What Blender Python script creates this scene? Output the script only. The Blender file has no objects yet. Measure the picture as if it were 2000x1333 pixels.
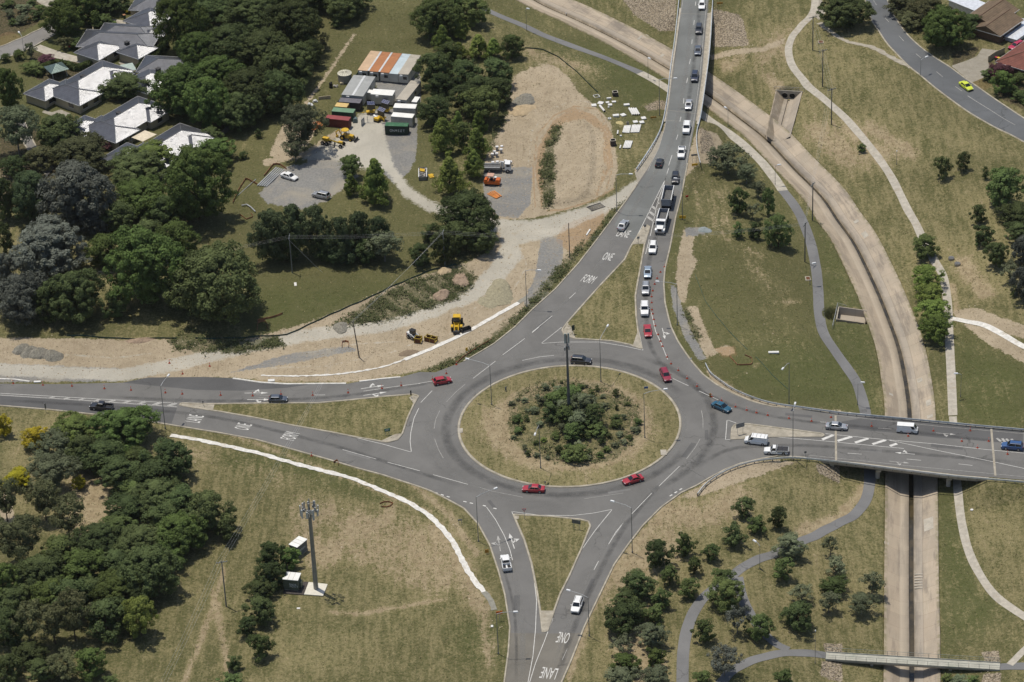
import bpy, bmesh, math, random
import numpy as np
from mathutils import Vector, Matrix
from mathutils.geometry import tessellate_polygon
rad = math.radians
scene = bpy.context.scene
COL = scene.collection

# ------------------------------------------------------------------ camera
F_PX, PITCH, ROLL = 6500.0, rad(31.6), 0.046
CAM = np.array([-11.7, -610.0, 400.0])
_d = np.array([0, math.cos(PITCH), -math.sin(PITCH)])
_u0 = np.array([0, math.sin(PITCH), math.cos(PITCH)])
_r0 = np.array([1.0, 0, 0])
_u = math.cos(ROLL) * _u0 + math.sin(ROLL) * _r0
_r = math.cos(ROLL) * _r0 - math.sin(ROLL) * _u0
cam = bpy.data.cameras.new('camera')
cam.lens = F_PX / 2000 * 36; cam.sensor_width = 36; cam.clip_start = 1; cam.clip_end = 8000
camo = bpy.data.objects.new('camera', cam); COL.objects.link(camo)
M = Matrix(((_r[0], _u[0], -_d[0], CAM[0]), (_r[1], _u[1], -_d[1], CAM[1]), (_r[2], _u[2], -_d[2], CAM[2]), (0, 0, 0, 1)))
camo.matrix_world = M
scene.camera = camo

# ------------------------------------------------------------------ light
SUN_EL, SUN_AZ = rad(74.0), rad(135.0)      # direction to the sun: azimuth ccw from +X
world = bpy.data.worlds.new('World'); scene.world = world; world.use_nodes = True
nt = world.node_tree
sky = nt.nodes.new('ShaderNodeTexSky'); sky.sky_type = 'NISHITA'; sky.sun_disc = False
sky.sun_elevation = SUN_EL; sky.sun_rotation = math.pi / 2 - SUN_AZ
sky.air_density = 1.0; sky.dust_density = 1.5; sky.ozone_density = 1.0
bg = nt.nodes['Background']; bg.inputs['Strength'].default_value = 0.10
nt.links.new(sky.outputs[0], bg.inputs['Color'])
sl = bpy.data.lights.new('sun', 'SUN'); sl.energy = 3.65; sl.angle = rad(0.53); sl.color = (1.0, 0.94, 0.835)
so = bpy.data.objects.new('sun', sl); COL.objects.link(so)
so.rotation_euler = (math.pi / 2 - SUN_EL, 0, SUN_AZ + math.pi / 2)
so.location = (0, 0, 300)
scene.view_settings.view_transform = 'Standard'; scene.view_settings.look = 'None'
scene.view_settings.exposure = 0.0; scene.view_settings.gamma = 1.0
scene.cycles.max_bounces = 5; scene.cycles.diffuse_bounces = 3; scene.cycles.transparent_max_bounces = 8

# ------------------------------------------------------------------ pixels <-> place
def rays(px):
    px = np.atleast_2d(np.asarray(px, float))
    return (px[:, :1] - 1000) * _r + (666.5 - px[:, 1:2]) * _u + F_PX * _d
def unproj(px, z=0.0):
    v = rays(px); t = (z - CAM[2]) / v[:, 2:3]
    return (CAM + v * t)[:, :2]
def proj(P):
    q = np.atleast_2d(P) - CAM; k = q @ _d
    return np.c_[1000 + F_PX * (q @ _r) / k, 666.5 - F_PX * (q @ _u) / k]
def px_scale(py):                     # pixels per metre across, at a row
    return 8.88 * (py + 3333) / 4166.0

def seg_dist(P, L, closed=False):
    """distance from points P (n,2) to polyline L"""
    L = np.asarray(L, float); out = np.full(len(P), 1e9)
    n = len(L)
    for i in range(n if closed else n - 1):
        a, b = L[i], L[(i + 1) % n]; ab = b - a
        t = np.clip(((P - a) @ ab) / max(ab @ ab, 1e-9), 0, 1)
        out = np.minimum(out, np.hypot(*(P - a - t[:, None] * ab).T))
    return out
def inside(P, L):
    L = np.asarray(L, float); c = np.zeros(len(P), bool); n = len(L)
    x, y = P[:, 0], P[:, 1]
    for i in range(n):
        (x0, y0), (x1, y1) = L[i], L[(i + 1) % n]
        if y0 == y1: continue
        c ^= ((y0 > y) != (y1 > y)) & (x < (x1 - x0) * (y - y0) / (y1 - y0) + x0)
    return c
def sdist(P, L, reach=1e9):
    """signed distance to polygon, positive inside; points farther than reach outside stay at -reach"""
    L = np.asarray(L, float); out = np.full(len(P), -reach)
    lo, hi = L.min(0) - reach, L.max(0) + reach
    m = ((P >= lo) & (P <= hi)).all(1)
    if m.any():
        Q = P[m]; d = seg_dist(Q, L, True); s = np.where(inside(Q, L), d, -d)
        out[m] = np.maximum(s, -reach)
    return out
def smooth(L, n=8, closed=False):
    """Catmull-Rom through the points"""
    L = [np.array(p, float) for p in L]; out = []
    m = len(L)
    for i in range(m if closed else m - 1):
        if closed: p0, p1, p2, p3 = L[(i - 1) % m], L[i], L[(i + 1) % m], L[(i + 2) % m]
        else: p0, p1, p2, p3 = L[max(i - 1, 0)], L[i], L[i + 1], L[min(i + 2, m - 1)]
        for k in range(n):
            t = k / n
            out.append(0.5 * ((2 * p1) + (p2 - p0) * t + (2 * p0 - 5 * p1 + 4 * p2 - p3) * t * t + (3 * p1 - p0 - 3 * p2 + p3) * t ** 3))
    if not closed: out.append(L[-1])
    return np.array(out)
def sstep(a, b, x):
    t = np.clip((x - a) / (b - a), 0, 1); return t * t * (3 - 2 * t)

# ------------------------------------------------------------------ roads: outlines read off the place
ROAD_PX = [(-150,745),(0,750),(110,751),(240,748),(290,738),(400,738),(455,740),(510,748),(560,751),(680,750),(700,746),(780,738),(820,727),
 (850,728),(905,707),(935,690),(965,672),(1005,640),(1040,605),(1085,565),(1130,515),(1165,470),(1195,430),(1225,390),(1245,360),(1265,330),(1285,295),
 (1297,255),(1304,215),(1311,170),(1319,110),(1325,60),(1331,0),(1342,-130),(1400,-130),(1384,0),(1378,60),(1371,148),(1361,223),(1343,320),(1331,382),
 (1320,424),(1309,483),(1299,525),(1296.5,555),(1299,592),(1306,622),(1311,640),(1324,667),(1339,690),(1353,709),(1373,732),(1398,751),(1435,771),(1472,786),
 (1509,795),(1546,798),(1620,806),(1679,811),(1753,822),(1827,829),(1926,838),(2000,844),(2160,858),(2160,957),(2000,938),(1877,928),(1778,916),(1679,903.6),
 (1580,895),(1522,891),(1485,897),(1447,906),(1418,917),(1388,933),(1361,949),(1331,963),(1292,991),(1256,1027),(1228,1063),(1200,1103),(1161,1184),
 (1141,1226),(1116,1290),(1097,1333),(1060,1430),(978,1430),(985,1333),(993,1273),(996,1226),(986,1161),(973,1114),(957,1066),(934,1024),(906,993.6),
 (875.6,977),(842,960),(820,952),(746.5,928),(697,915),(647.5,900),(573,879),(499,859),(425,845.5),(322,829),(223,814.5),(99,801),(0,793),(-150,782)]
ROAD = unproj(ROAD_PX)
ISL_PX = {
 'west': [(351,792),(354,788.5),(400,790),(420,790),(524,788.5),(623,788),(672,783.5),(746,776),(806,771),(818,774),(808,791),(796,818),(786,848),(776,860),(756,865),(697,855),(647.5,845),(573,832),(499,817),(437,806),(371,796)],
 'north': [(1257,444),(1264,441),(1269,444),(1259,478),(1251,523),(1244.5,558),(1241,580),(1242.5,617),(1247,655),(1254,683),(1230,674),(1196,667),(1122,662),(1102,655),(1098,645),(1109,630),(1129,607),(1171,560),(1220,508),(1232,483),(1246,461)],
 'south': [(1003,1006),(1080,1010),(1136,1016),(1150,1020),(1153,1028.6),(1136,1072),(1111,1128),(1094,1161.5),(1083,1192),(1069,1234),(1060,1236),(1055,1192),(1048,1150),(1038,1100),(1024,1055),(1010,1023)],
 'east': [(1430,838),(1435,830.5),(1460,829),(1522,837),(1606,848),(1611,851),(1606,853.6),(1509,854),(1447.5,858),(1428,859)],
}
ISL = {k: unproj(v) for k, v in ISL_PX.items()}
_E = unproj([(891.6,845.5),(909,801),(948.5,762.5),(1022.8,729),(1107,715.5),(1171,716.7),(1249.5,739),(1294,766),(1324,801),(1329,833),(1311,875),(1274,907),(1225,932),(1146.5,950.6),(1072,952),(998,937),(948.5,912),(916,887.5)])
_s = np.linalg.lstsq(np.c_[2 * _E, np.ones(len(_E))], (_E ** 2).sum(1), rcond=None)[0]
RC = _s[:2]; RR = math.sqrt(_s[2] + RC @ RC)
ISL['round'] = np.array([RC + RR * np.array([math.cos(a), math.sin(a)]) for a in np.linspace(0, 2 * math.pi, 96, endpoint=False)])
# storm drain centre line (its low-flow slot lies 5.7 m under the roads)
DRAIN = smooth(unproj([(930,-75),(1044,0),(1130,40),(1220,85),(1309,136),(1390,190),(1447.5,232.7),(1497,272),(1551,329),(1605,384),(1637,431),(1667,473),(1696,530),(1718.6,580),
  (1738,629),(1751,665),(1761,702),(1772,764),(1777,811),(1779,890),(1780,968),(1780,1072),(1780,1156),(1781,1240),(1781,1333),(1781,1480)], -5.7), 6)
# ground held at road level beside the carriageways; stops at the bridge abutments
EMB_N1 = unproj([(1180,500),(1225,390),(1285,295),(1300,240),(1366,240),(1331,382),(1300,500)])
EMB_N2 = unproj([(1322,22),(1342,-130),(1400,-130),(1382,22)])
EMB_E1 = unproj([(1300,690),(1353,709),(1398,751),(1472,786),(1546,798),(1600,804),(1590,897),(1522,891),(1447,906),(1388,933),(1250,950)])
EMB_E2 = unproj([(1950,838),(2200,860),(2200,960),(1940,938)])
SIDE1 = unproj([(1541,192),(1519,272)], -4.9)     # twin-pipe outlet
SIDE2 = unproj([(1637,622),(1690,625)], -4.9)     # fenced outlet by the bike path
OVAL = unproj([(1066,405),(1058,350),(1066,285),(1086,248),(1118,236),(1150,240),(1163,270),(1163,330),(1152,385),(1110,402)])
WORKS = unproj([(985,300),(990,190),(1010,150),(1075,128),(1110,152),(1190,236),(1204,300),(1200,370),(1060,418),(1040,400),(1040,330)])
MOUND_C = unproj([(1128,826)], 0.8)[0]

X0, X1, Y0, Y1, ST = -165.0, 165.0, -125.0, 262.0, 0.5
cx = np.arange(X0, X1 + .01, ST); cy = np.arange(Y0, Y1 + .01, ST)
gx = np.r_[-4000, -2000, -1000, -600, -400, -300, -240, -205, -185, -174, cx, 174, 185, 205, 240, 300, 400, 600, 1000, 2000, 4000]
gy = np.r_[-2500, -1500, -900, -600, -400, -280, -210, -170, -145, -133, cy, 270, 282, 305, 340, 400, 500, 700, 1100, 2000, 5000]
GX, GY = np.meshgrid(gx, gy)
GP = np.c_[GX.ravel(), GY.ravel()]

def height(P):
    D = np.full(len(P), 80.0)
    lo, hi = DRAIN.min(0) - 45, DRAIN.max(0) + 45
    m = ((P >= lo) & (P <= hi)).all(1)
    D[m] = seg_dist(P[m], DRAIN)
    base = np.interp(D, [0, 5.05, 5.5, 5.9, 10, 17, 24, 33, 42], [-7.2, -7.2, -4.3, -4.15, -3.95, -3.1, -1.7, -0.35, 0])
    for S in (SIDE1, SIDE2):
        e = seg_dist(P, S)
        prof = np.interp(e, [0, 2.6, 3.4, 30], [-6.6, -6.6, -3.2, 8])
        base = np.minimum(base, np.where(e < 5.5, prof, 99))
    for Q in (EMB_N1, EMB_N2, EMB_E1, EMB_E2):
        d = sdist(P, Q, 30.0)
        e = -np.maximum(0, -d - 1.2) * 0.62
        base = np.where(D < 5.6, base, np.maximum(base, e))
    r = np.hypot(*(P - MOUND_C).T)
    z = base + 1.3 * sstep(15, 3, r)
    ov = sdist(P, OVAL, 12.0); z = z + .95 * sstep(-.5, 3.2, ov) + .35 * np.exp(-((ov - 1.2) / .9) ** 2)
    q = sdist(P, WORKS, 10.0); z = z + sstep(0, 3, q) * (.07 * np.sin(P[:, 0] * 1.7 + 2 * np.sin(P[:, 1] * .6)) * np.sin(P[:, 1] * 1.3 + np.sin(P[:, 0] * .9)) + .05 * np.sin(P[:, 0] * 3.1 - P[:, 1] * 2.3))
    for q in ISL.values(): z = z + 0.17 * sstep(0.0, 0.35, sdist(P, q, 3.0))
    # soft unevenness away from the carriageways
    dr = -sdist(P, ROAD, 25.0)
    w = sstep(2, 14, dr)
    z = z + w * 0.16 * (np.sin(P[:, 0] * .31 + 1.3 * np.sin(P[:, 1] * .17)) * np.sin(P[:, 1] * .23 + np.sin(P[:, 0] * .13)) + .5 * np.sin(P[:, 0] * .83 + P[:, 1] * .61))
    return z
GZ = height(GP)
HC = GZ.reshape(GX.shape)[10:-10, 10:-10]
def ground_z(P):
    P = np.atleast_2d(np.asarray(P, float))
    u = np.clip((P[:, 0] - X0) / ST, 0, len(cx) - 1.001); v = np.clip((P[:, 1] - Y0) / ST, 0, len(cy) - 1.001)
    i = u.astype(int); j = v.astype(int); a = u - i; b = v - j
    return HC[j, i] * (1 - a) * (1 - b) + HC[j, i + 1] * a * (1 - b) + HC[j + 1, i] * (1 - a) * b + HC[j + 1, i + 1] * a * b
def G(px):
    """where the sight line through a picture point meets the terrain -> (n,3)"""
    v = rays(px); zs = np.linspace(2.0, -7.3, 94)
    out = np.zeros((len(v), 3))
    for n in range(len(v)):
        t = (zs - CAM[2]) / v[n, 2]; Q = CAM + v[n] * t[:, None]
        diff = Q[:, 2] - ground_z(Q[:, :2]); k = np.argmax(diff <= 0)
        if diff[k] > 0: out[n] = Q[-1]; continue
        if k == 0: out[n] = Q[0]; out[n, 2] = ground_z(Q[:1, :2])[0]; continue
        f = diff[k - 1] / max(diff[k - 1] - diff[k], 1e-9)
        out[n] = Q[k - 1] + f * (Q[k] - Q[k - 1])
    return out
def g1(x, y): return G([(x, y)])[0]

# ------------------------------------------------------------------ object helpers
def np_mesh(name, V, F, smooth_=False):
    me = bpy.data.meshes.new(name)
    V = np.asarray(V, np.float32); F = np.asarray(F, np.int32)
    me.vertices.add(len(V)); me.vertices.foreach_set('co', V.ravel())
    k = F.shape[1]
    me.loops.add(F.size); me.loops.foreach_set('vertex_index', F.ravel())
    me.polygons.add(len(F)); me.polygons.foreach_set('loop_start', np.arange(0, F.size, k, dtype=np.int32))
    if smooth_: me.polygons.foreach_set('use_smooth', np.ones(len(F), bool))
    me.update(calc_edges=True); me.validate()
    return me
def link(name, me, mat=None, parent=None, loc=None):
    o = bpy.data.objects.new(name, me); COL.objects.link(o)
    if mat is not None and me is not None and not me.materials: me.materials.append(mat)
    if parent is not None: o.parent = parent
    if loc is not None: o.location = loc
    return o
def tag(o, label=None, cat=None, group=None, kind=None):
    if label: o['label'] = label
    if cat: o['category'] = cat
    if group: o['group'] = group
    if kind: o['kind'] = kind
    return o
def empty(name, loc=(0, 0, 0), rz=0.0, label=None, cat=None, group=None):
    o = bpy.data.objects.new(name, None); COL.objects.link(o)
    o.location = loc; o.rotation_euler = (0, 0, rz); o.empty_display_size = .5
    return tag(o, label, cat, group)
def copy_tree(o, parent=None):
    c = o.copy(); COL.objects.link(c)
    if parent is not None: c.parent = parent
    for ch in KIDS.get(o.name, []) or o.children: copy_tree(ch, c)
    return c
KIDS = {}

class MB:
    """collects shapes into one mesh"""
    def __init__(s): s.v = []; s.f = []
    def add(s, V, F):
        n = len(s.v); s.v += [tuple(map(float, p)) for p in V]; s.f += [[i + n for i in f] for f in F]; return s
    def box(s, c, d, rz=0.0, taper=1.0, M=None):
        hx, hy, hz = d[0] / 2, d[1] / 2, d[2] / 2; V = []
        for z, k in ((-hz, 1), (hz, taper)):
            for x, y in ((-hx, -hy), (hx, -hy), (hx, hy), (-hx, hy)): V.append(Vector((x * k, y * k, z)))
        R = M if M is not None else Matrix.Rotation(rz, 3, 'Z')
        return s.add([R @ p + Vector(c) for p in V], [(3, 2, 1, 0), (4, 5, 6, 7), (0, 1, 5, 4), (1, 2, 6, 5), (2, 3, 7, 6), (3, 0, 4, 7)])
    def cyl(s, a, b, r0, r1=None, n=8, caps=True):
        r1 = r0 if r1 is None else r1; a = Vector(a); b = Vector(b); w = (b - a).normalized()
        u = w.orthogonal().normalized(); v = w.cross(u); V = []
        for p, r in ((a, r0), (b, r1)):
            for i in range(n):
                t = 2 * math.pi * i / n; V.append(p + (u * math.cos(t) + v * math.sin(t)) * r)
        Fs = [(i, (i + 1) % n, n + (i + 1) % n, n + i) for i in range(n)]
        if caps: Fs += [tuple(range(n - 1, -1, -1)), tuple(range(n, 2 * n))]
        return s.add(V, Fs)
    def tube(s, pts, r, n=6, r1=None):
        r1 = r if r1 is None else r1
        for i in range(len(pts) - 1):
            k0 = i / (len(pts) - 1); k1 = (i + 1) / (len(pts) - 1)
            s.cyl(pts[i], pts[i + 1], r + (r1 - r) * k0, r + (r1 - r) * k1, n)
        return s
    def prism(s, poly, y0, y1, M=None):
        """polygon in x,z extruded along y"""
        n = len(poly); V = [(x, y0, z) for x, z in poly] + [(x, y1, z) for x, z in poly]
        if M is not None: V = [M @ Vector(p) for p in V]
        return s.add(V, [tuple(range(n)), tuple(range(2 * n - 1, n - 1, -1))] + [(i, n + i, n + (i + 1) % n, (i + 1) % n) for i in range(n)])
    def slab(s, poly, z0, z1):
        """xy polygon extruded in z"""
        n = len(poly); V = [(x, y, z0) for x, y in poly] + [(x, y, z1) for x, y in poly]
        T = tessellate_polygon([[Vector((x, y, 0)) for x, y in poly]]); Fs = []
        for t in T:
            a, b, c = [Vector((*poly[i], 0)) for i in t]
            if (b - a).cross(c - a).z < 0: t = t[::-1]
            Fs += [tuple(n + i for i in t), tuple(t[::-1])]
        return s.add(V, Fs + [(i, (i + 1) % n, n + (i + 1) % n, n + i) for i in range(n)])
    def mesh(s, name, smooth_=False):
        me = bpy.data.meshes.new(name); me.from_pydata(s.v, [], s.f)
        if smooth_: me.polygons.foreach_set('use_smooth', np.ones(len(s.f), bool))
        bm = bmesh.new(); bm.from_mesh(me); bmesh.ops.recalc_face_normals(bm, faces=bm.faces); bm.to_mesh(me); bm.free()
        return me
    def build(s, name, mat, parent=None, loc=None, smooth_=False):
        return link(name, s.mesh(name, smooth_), mat, parent, loc)

def bevel_mesh(me, w=.05, seg=2):
    bm = bmesh.new(); bm.from_mesh(me)
    bmesh.ops.bevel(bm, geom=bm.edges[:], offset=w, segments=seg, affect='EDGES', profile=.6, clamp_overlap=True)
    bm.to_mesh(me); bm.free(); return me

# ------------------------------------------------------------------ materials
class NT:
    def __init__(s, name):
        s.m = bpy.data.materials.new(name); s.m.use_nodes = True; s.t = s.m.node_tree
        s.b = s.t.nodes['Principled BSDF']
    def n(s, typ, **kw):
        x = s.t.nodes.new('ShaderNode' + typ)
        for k, v in kw.items():
            if k in x.inputs.keys() if isinstance(k, str) else False: x.inputs[k].default_value = v
            else: setattr(x, k, v)
        return x
    def l(s, a, b): s.t.links.new(a, b)
    def pos(s, obj=False):
        if obj: return s.n('TexCoord').outputs['Object']
        return s.n('NewGeometry').outputs['Position']
    def noise(s, scale, detail=4, rough=.6, vec=None, stretch=None, dist=0):
        x = s.n('TexNoise'); x.inputs['Scale'].default_value = scale; x.inputs['Detail'].default_value = detail; x.inputs['Roughness'].default_value = rough
        x.inputs['Distortion'].default_value = dist
        v = vec if vec is not None else s.pos()
        if stretch:
            mp = s.n('Mapping'); mp.inputs['Scale'].default_value = stretch; s.l(v, mp.inputs[0]); v = mp.outputs[0]
        s.l(v, x.inputs['Vector']); return x.outputs[0]
    def ramp(s, f, a, b):
        x = s.n('MapRange'); x.interpolation_type = 'SMOOTHSTEP'; x.inputs[1].default_value = a; x.inputs[2].default_value = b; s.l(f, x.inputs[0]); return x.outputs[0]
    def math(s, op, a, b=None):
        x = s.n('Math'); x.operation = op
        for i, v in ((0, a), (1, b)):
            if v is None: continue
            if isinstance(v, (int, float)): x.inputs[i].default_value = v
            else: s.l(v, x.inputs[i])
        return x.outputs[0]
    def mix(s, f, a, b, mode='MIX'):
        x = s.n('Mix'); x.data_type = 'RGBA'; x.blend_type = mode
        if isinstance(f, (int, float)): x.inputs[0].default_value = f
        else: s.l(f, x.inputs[0])
        for i, v in ((6, a), (7, b)):
            if isinstance(v, tuple): x.inputs[i].default_value = (*v[:3], 1)
            else: s.l(v, x.inputs[i])
        return x.outputs[2]
    def bump(s, h, strength=.5, dist=.05):
        x = s.n('Bump'); x.inputs['Strength'].default_value = strength; x.inputs['Distance'].default_value = dist; s.l(h, x.inputs['Height']); s.l(x.outputs[0], s.b.inputs['Normal'])
    def col(s, c):
        if isinstance(c, tuple): s.b.inputs['Base Color'].default_value = (*c, 1)
        else: s.l(c, s.b.inputs['Base Color'])
    def set(s, rough=.7, metal=0, spec=.5):
        s.b.inputs['Roughness'].default_value = rough; s.b.inputs['Metallic'].default_value = metal; s.b.inputs['Specular IOR Level'].default_value = spec; return s
_mc = {}
def paint(name, c, rough=.6, metal=0.0, var=.18, scale=1.2, spec=.4, dirt=None):
    """plain coloured surface with mottling of its own"""
    if name in _mc: return _mc[name]
    t = NT(name); t.set(rough, metal, spec)
    v = t.ramp(t.noise(scale, 5, .65, t.pos(True)), .3, .75)
    lo = tuple(x * (1 - var) for x in c); hi = tuple(min(1, x * (1 + var * .6)) for x in c)
    k = t.mix(v, lo, hi)
    if dirt:
        k = t.mix(t.ramp(t.noise(scale * .4, 6, .7, t.pos(True)), .52, .72), k, dirt)
    t.col(k); _mc[name] = t.m; return t.m
def carpaint(name, c, metal=.0):
    if name in _mc: return _mc[name]
    t = NT(name); t.set(.35, metal, .5); t.b.inputs['Coat Weight'].default_value = .8; t.b.inputs['Coat Roughness'].default_value = .06
    t.col(t.mix(t.ramp(t.noise(.9, 4, .6, t.pos(True)), .4, .8), c, tuple(x * .86 + .01 for x in c))); _mc[name] = t.m; return t.m
# ------------------------------------------------------------------ what covers the ground, zone by zone (outlines in picture coordinates)
PXG = proj(np.c_[GP, GZ])
def zone(polys=(), lines=(), soft=7.0, strength=1.0):
    out = np.zeros(len(GP))
    for p in polys:
        d = sdist(PXG, p, 4 * soft); out = np.maximum(out, np.clip(.5 + d / (2 * soft), 0, 1))
    for L, w in lines:
        L = np.array(L, float); lo, hi = L.min(0) - w - 4 * soft, L.max(0) + w + 4 * soft
        m = ((PXG >= lo) & (PXG <= hi)).all(1)
        if m.any():
            k = np.zeros(len(GP)); k[m] = np.clip(.5 + (w / 2 - seg_dist(PXG[m], L)) / (2 * soft), 0, 1); out = np.maximum(out, k)
    return out * strength
dirt = zone([
 [(-300,655),(130,662),(350,664),(480,662),(600,632),(700,590),(800,545),(900,518),(960,490),(975,440),(1060,432),(1150,405),(1220,388),(1238,378),(1190,415),(1160,455),(1120,505),(1075,555),(1030,600),(990,640),(945,672),(895,697),(840,720),(700,745),(560,745),(450,738),(250,740),(-300,752)],
 [(995,190),(1003,150),(1040,130),(1075,124),(1110,150),(1130,180),(1160,205),(1192,238),(1202,290),(1207,330),(1197,372),(1130,405),(1050,425),(985,432),(955,420),(945,320),(958,285),(975,240)],
 [(1335,450),(1356,450),(1352,500),(1363,506),(1347,545),(1339,590),(1325,590),(1320,540),(1326,490)],
 [(1340,600),(1362,600),(1380,650),(1400,690),(1380,700),(1356,650)],
 [(1394,684),(1412,676),(1430,678),(1436,690),(1414,696)],
 [(1362,250),(1400,262),(1420,300),(1380,322),(1366,318)],
 [(555,240),(600,228),(625,240),(600,285),(560,315),(525,305),(540,270)],
 [(1420,905),(1500,900),(1560,902),(1360,972),(1330,972),(1380,940)], [(1378,720),(1400,737),(1470,779),(1560,797),(1660,805),(1660,813),(1540,803),(1470,790),(1395,752)],
 [(1240,330),(1285,275),(1300,240),(1302,290),(1280,330),(1245,365)], [(1345,300),(1362,255),(1366,320),(1340,345)],
 [(1860,610),(1900,600),(2010,640),(2010,665),(1930,640),(1870,622)], [(1880,632),(1930,640),(2010,690),(2010,715),(1930,672)],
 [(0,965),(20,960),(30,1030),(0,1035)], [(0,330),(60,325),(100,345),(40,380),(0,400)],
], [([(1393,112),(1440,101),(1490,97),(1530,80)], 10), ([(520,318),(600,300),(690,240)], 12), ([(690,70),(650,130),(600,200),(560,250)], 5), ([(830,650),(600,690)], 6)])
gravel = zone([[(600,300),(640,275),(700,262),(735,262),(740,300),(700,320),(640,325),(600,322)],
 [(505,378),(560,325),(620,318),(680,325),(702,345),(640,392),(592,410),(522,398)],
 [(735,215),(812,212),(816,245),(812,310),(800,335),(770,360),(740,330),(735,270)],
 [(735,155),(800,158),(820,130),(822,200),(735,205)],
 [(945,382),(945,330),(1040,326),(1036,400),(1010,427),(970,422)],
 [(1058,455),(1100,470),(1098,520),(1065,585),(1030,606),(1022,590),(1045,540)],
 [(985,735-395),(1000,340),(1000,345)], [(1310,557),(1320,560),(1336,610),(1352,650),(1379,700),(1364,704),(1337,660),(1314,600)],
 [(1338,446),(1372,444),(1378,458),(1340,462)], [(450,728),(560,692),(680,676),(700,684),(560,712)], [(-300,700),(100,714),(240,720),(240,745),(-300,750)],
], soft=5)
haul = zone([[(590,312),(640,288),(700,225),(745,215),(752,270),(770,325),(800,365),(840,392),(882,408),(882,424),(835,412),(790,385),(755,335),(700,330),(650,310)]],
 [([(-300,722),(0,722),(120,728),(240,733),(345,712),(450,685),(600,655),(750,637),(850,608),(925,570),(970,525),(993,480),(985,445),(1060,440),(1130,420),(1200,395),(1250,360)], 24),
  ([(880,415),(960,440),(1040,445)], 26), ([(1000,470),(1080,450),(1190,400)], 22), ([(985,445),(1010,500),(960,560),(900,590)], 20)], soft=7)
orange = zone([[(1060,400),(1045,340),(1050,290),(1080,235),(1120,210),(1160,225),(1195,260),(1192,330),(1160,385),(1185,330),(1180,260),(1140,232),(1100,240),(1065,290),(1062,340)],
 [(1395,680),(1436,676),(1440,694),(1412,700)], [(1100,440),(1180,410),(1180,440),(1120,500),(1085,470)],
 [(1876,147),(1892,135),(1904,145)], [(1900,132),(1930,121),(1937,130),(1911,142)], [(1897,162),(1915,152),(1938,167),(1922,177)], [(10,64),(25,62),(42,72),(5,90),(-40,85)],
 [(30,330),(70,330),(60,350),(25,360)]], soft=5)
orange = np.maximum(orange, zone((), [([(1058,408),(1050,340),(1060,275),(1085,240),(1120,222),(1155,228),(1178,262),(1180,330),(1165,388)], 3), ([(1046,405),(1040,330),(1050,262),(1082,226),(1122,208),(1168,214),(1194,262),(1196,330),(1180,385)], 3), ([(1068,412),(1100,410),(1160,392),(1200,368)], 4)], 3, .9))
haul = np.maximum(haul, zone((), [([(1036,408),(1030,330),(1040,255),(1078,212),(1124,196),(1176,204)], 3), ([(1052,410),(1045,335),(1055,268),(1084,233),(1121,215),(1162,221),(1186,262),(1188,330),(1172,388)], 3), ([(820,700),(870,660),(900,630),(930,600)], 3), ([(600,690),(700,672),(780,668)], 3), ([(880,640),(940,650),(985,620)], 3), ([(520,720),(640,715),(760,690),(850,655)], 3), ([(1010,470),(1030,520),(1000,570)], 4), ([(100,690),(220,700),(300,690)], 4)], 3, .62))
rock = zone([[(1200,-20),(1322,-20),(1318,60),(1290,62),(1240,30)], [(1392,18),(1440,28),(1452,40),(1463,90),(1393,92)], [(1258,208),(1285,196),(1312,200),(1300,214),(1265,216)],
 [(1606,1290),(1645,1295),(1645,1335),(1602,1320)], [(1916,1275),(1950,1270),(1955,1295),(1925,1293)], [(1920,1315),(1955,1315),(1955,1345),(1915,1345)], [(1608,1258),(1645,1258),(1645,1276),(1612,1276)],
 [(1590,905),(1640,910),(1640,945),(1600,925)], [(1365,245),(1390,265),(1400,300),(1370,300)], [(0,335),(50,330),(60,350),(0,380)]], soft=4)
weed = zone([[(370,640),(480,664),(540,655),(560,676),(480,690),(400,690),(340,684),(330,668)], [(640,642),(720,590),(800,548),(905,520),(935,545),(905,580),(850,600),(760,628),(690,636)],
 [(835,722),(905,690),(960,655),(1010,615),(1055,565),(1085,525),(1120,490),(1145,465),(1120,520),(1085,562),(1040,604),(1003,640),(960,674),(905,706),(860,724)],
 [(1150,470),(1190,420),(1225,388),(1195,430),(1168,467),(1140,505)],
 [(1062,408),(1054,340),(1064,275),(1085,243),(1100,246),(1082,290),(1084,350),(1082,405)], 
 [(1330,600),(1345,600),(1372,660),(1362,668)], [(960,290),(985,240),(1000,195),(985,200),(960,260)], [(1015,760),(1080,740),(1180,745),(1250,790),(1255,850),(1200,905),(1100,912),(1020,890),(990,840),(990,790)]], soft=6)
rr_ = np.hypot(*(GP - RC).T); weed = np.where(rr_ < RR, weed * .62, weed)
lush = zone([[(1440,700),(1700,640),(1720,810),(1560,795),(1460,770),(1420,740)], [(1600,420),(1680,560),(1715,800),(1690,800),(1640,690),(1606,640),(1606,520)], [(1870,660),(2010,720),(2010,842),(1870,828)],
 [(1200,90),(1300,150),(1300,195),(1240,240),(1200,180),(1120,130),(1060,90)], [(1300,420),(1320,430),(1300,560),(1310,640),(1340,690),(1300,640),(1292,560)], [(640,560),(520,560),(480,600),(500,655),(640,620),(760,555)],
 [(1920,-20),(2020,-20),(2020,20),(1950,25)], [(40,180),(110,210),(100,250),(50,235)], [(880,1230),(990,1200),(985,1290),(930,1300)], [(860,1000),(600,880),(430,890),(440,920),(560,930)],
 [(1830,970),(1862,970),(1880,1060),(1930,1160),(1960,1200),(1845,1270)], [(100,30),(300,90),(290,160),(130,180),(40,150)], [(1400,770),(1430,800),(1440,820),(1400,800)], [(240,150),(310,90),(330,100),(250,190)]], soft=26)
dry = np.full(len(GP), .42)
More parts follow.
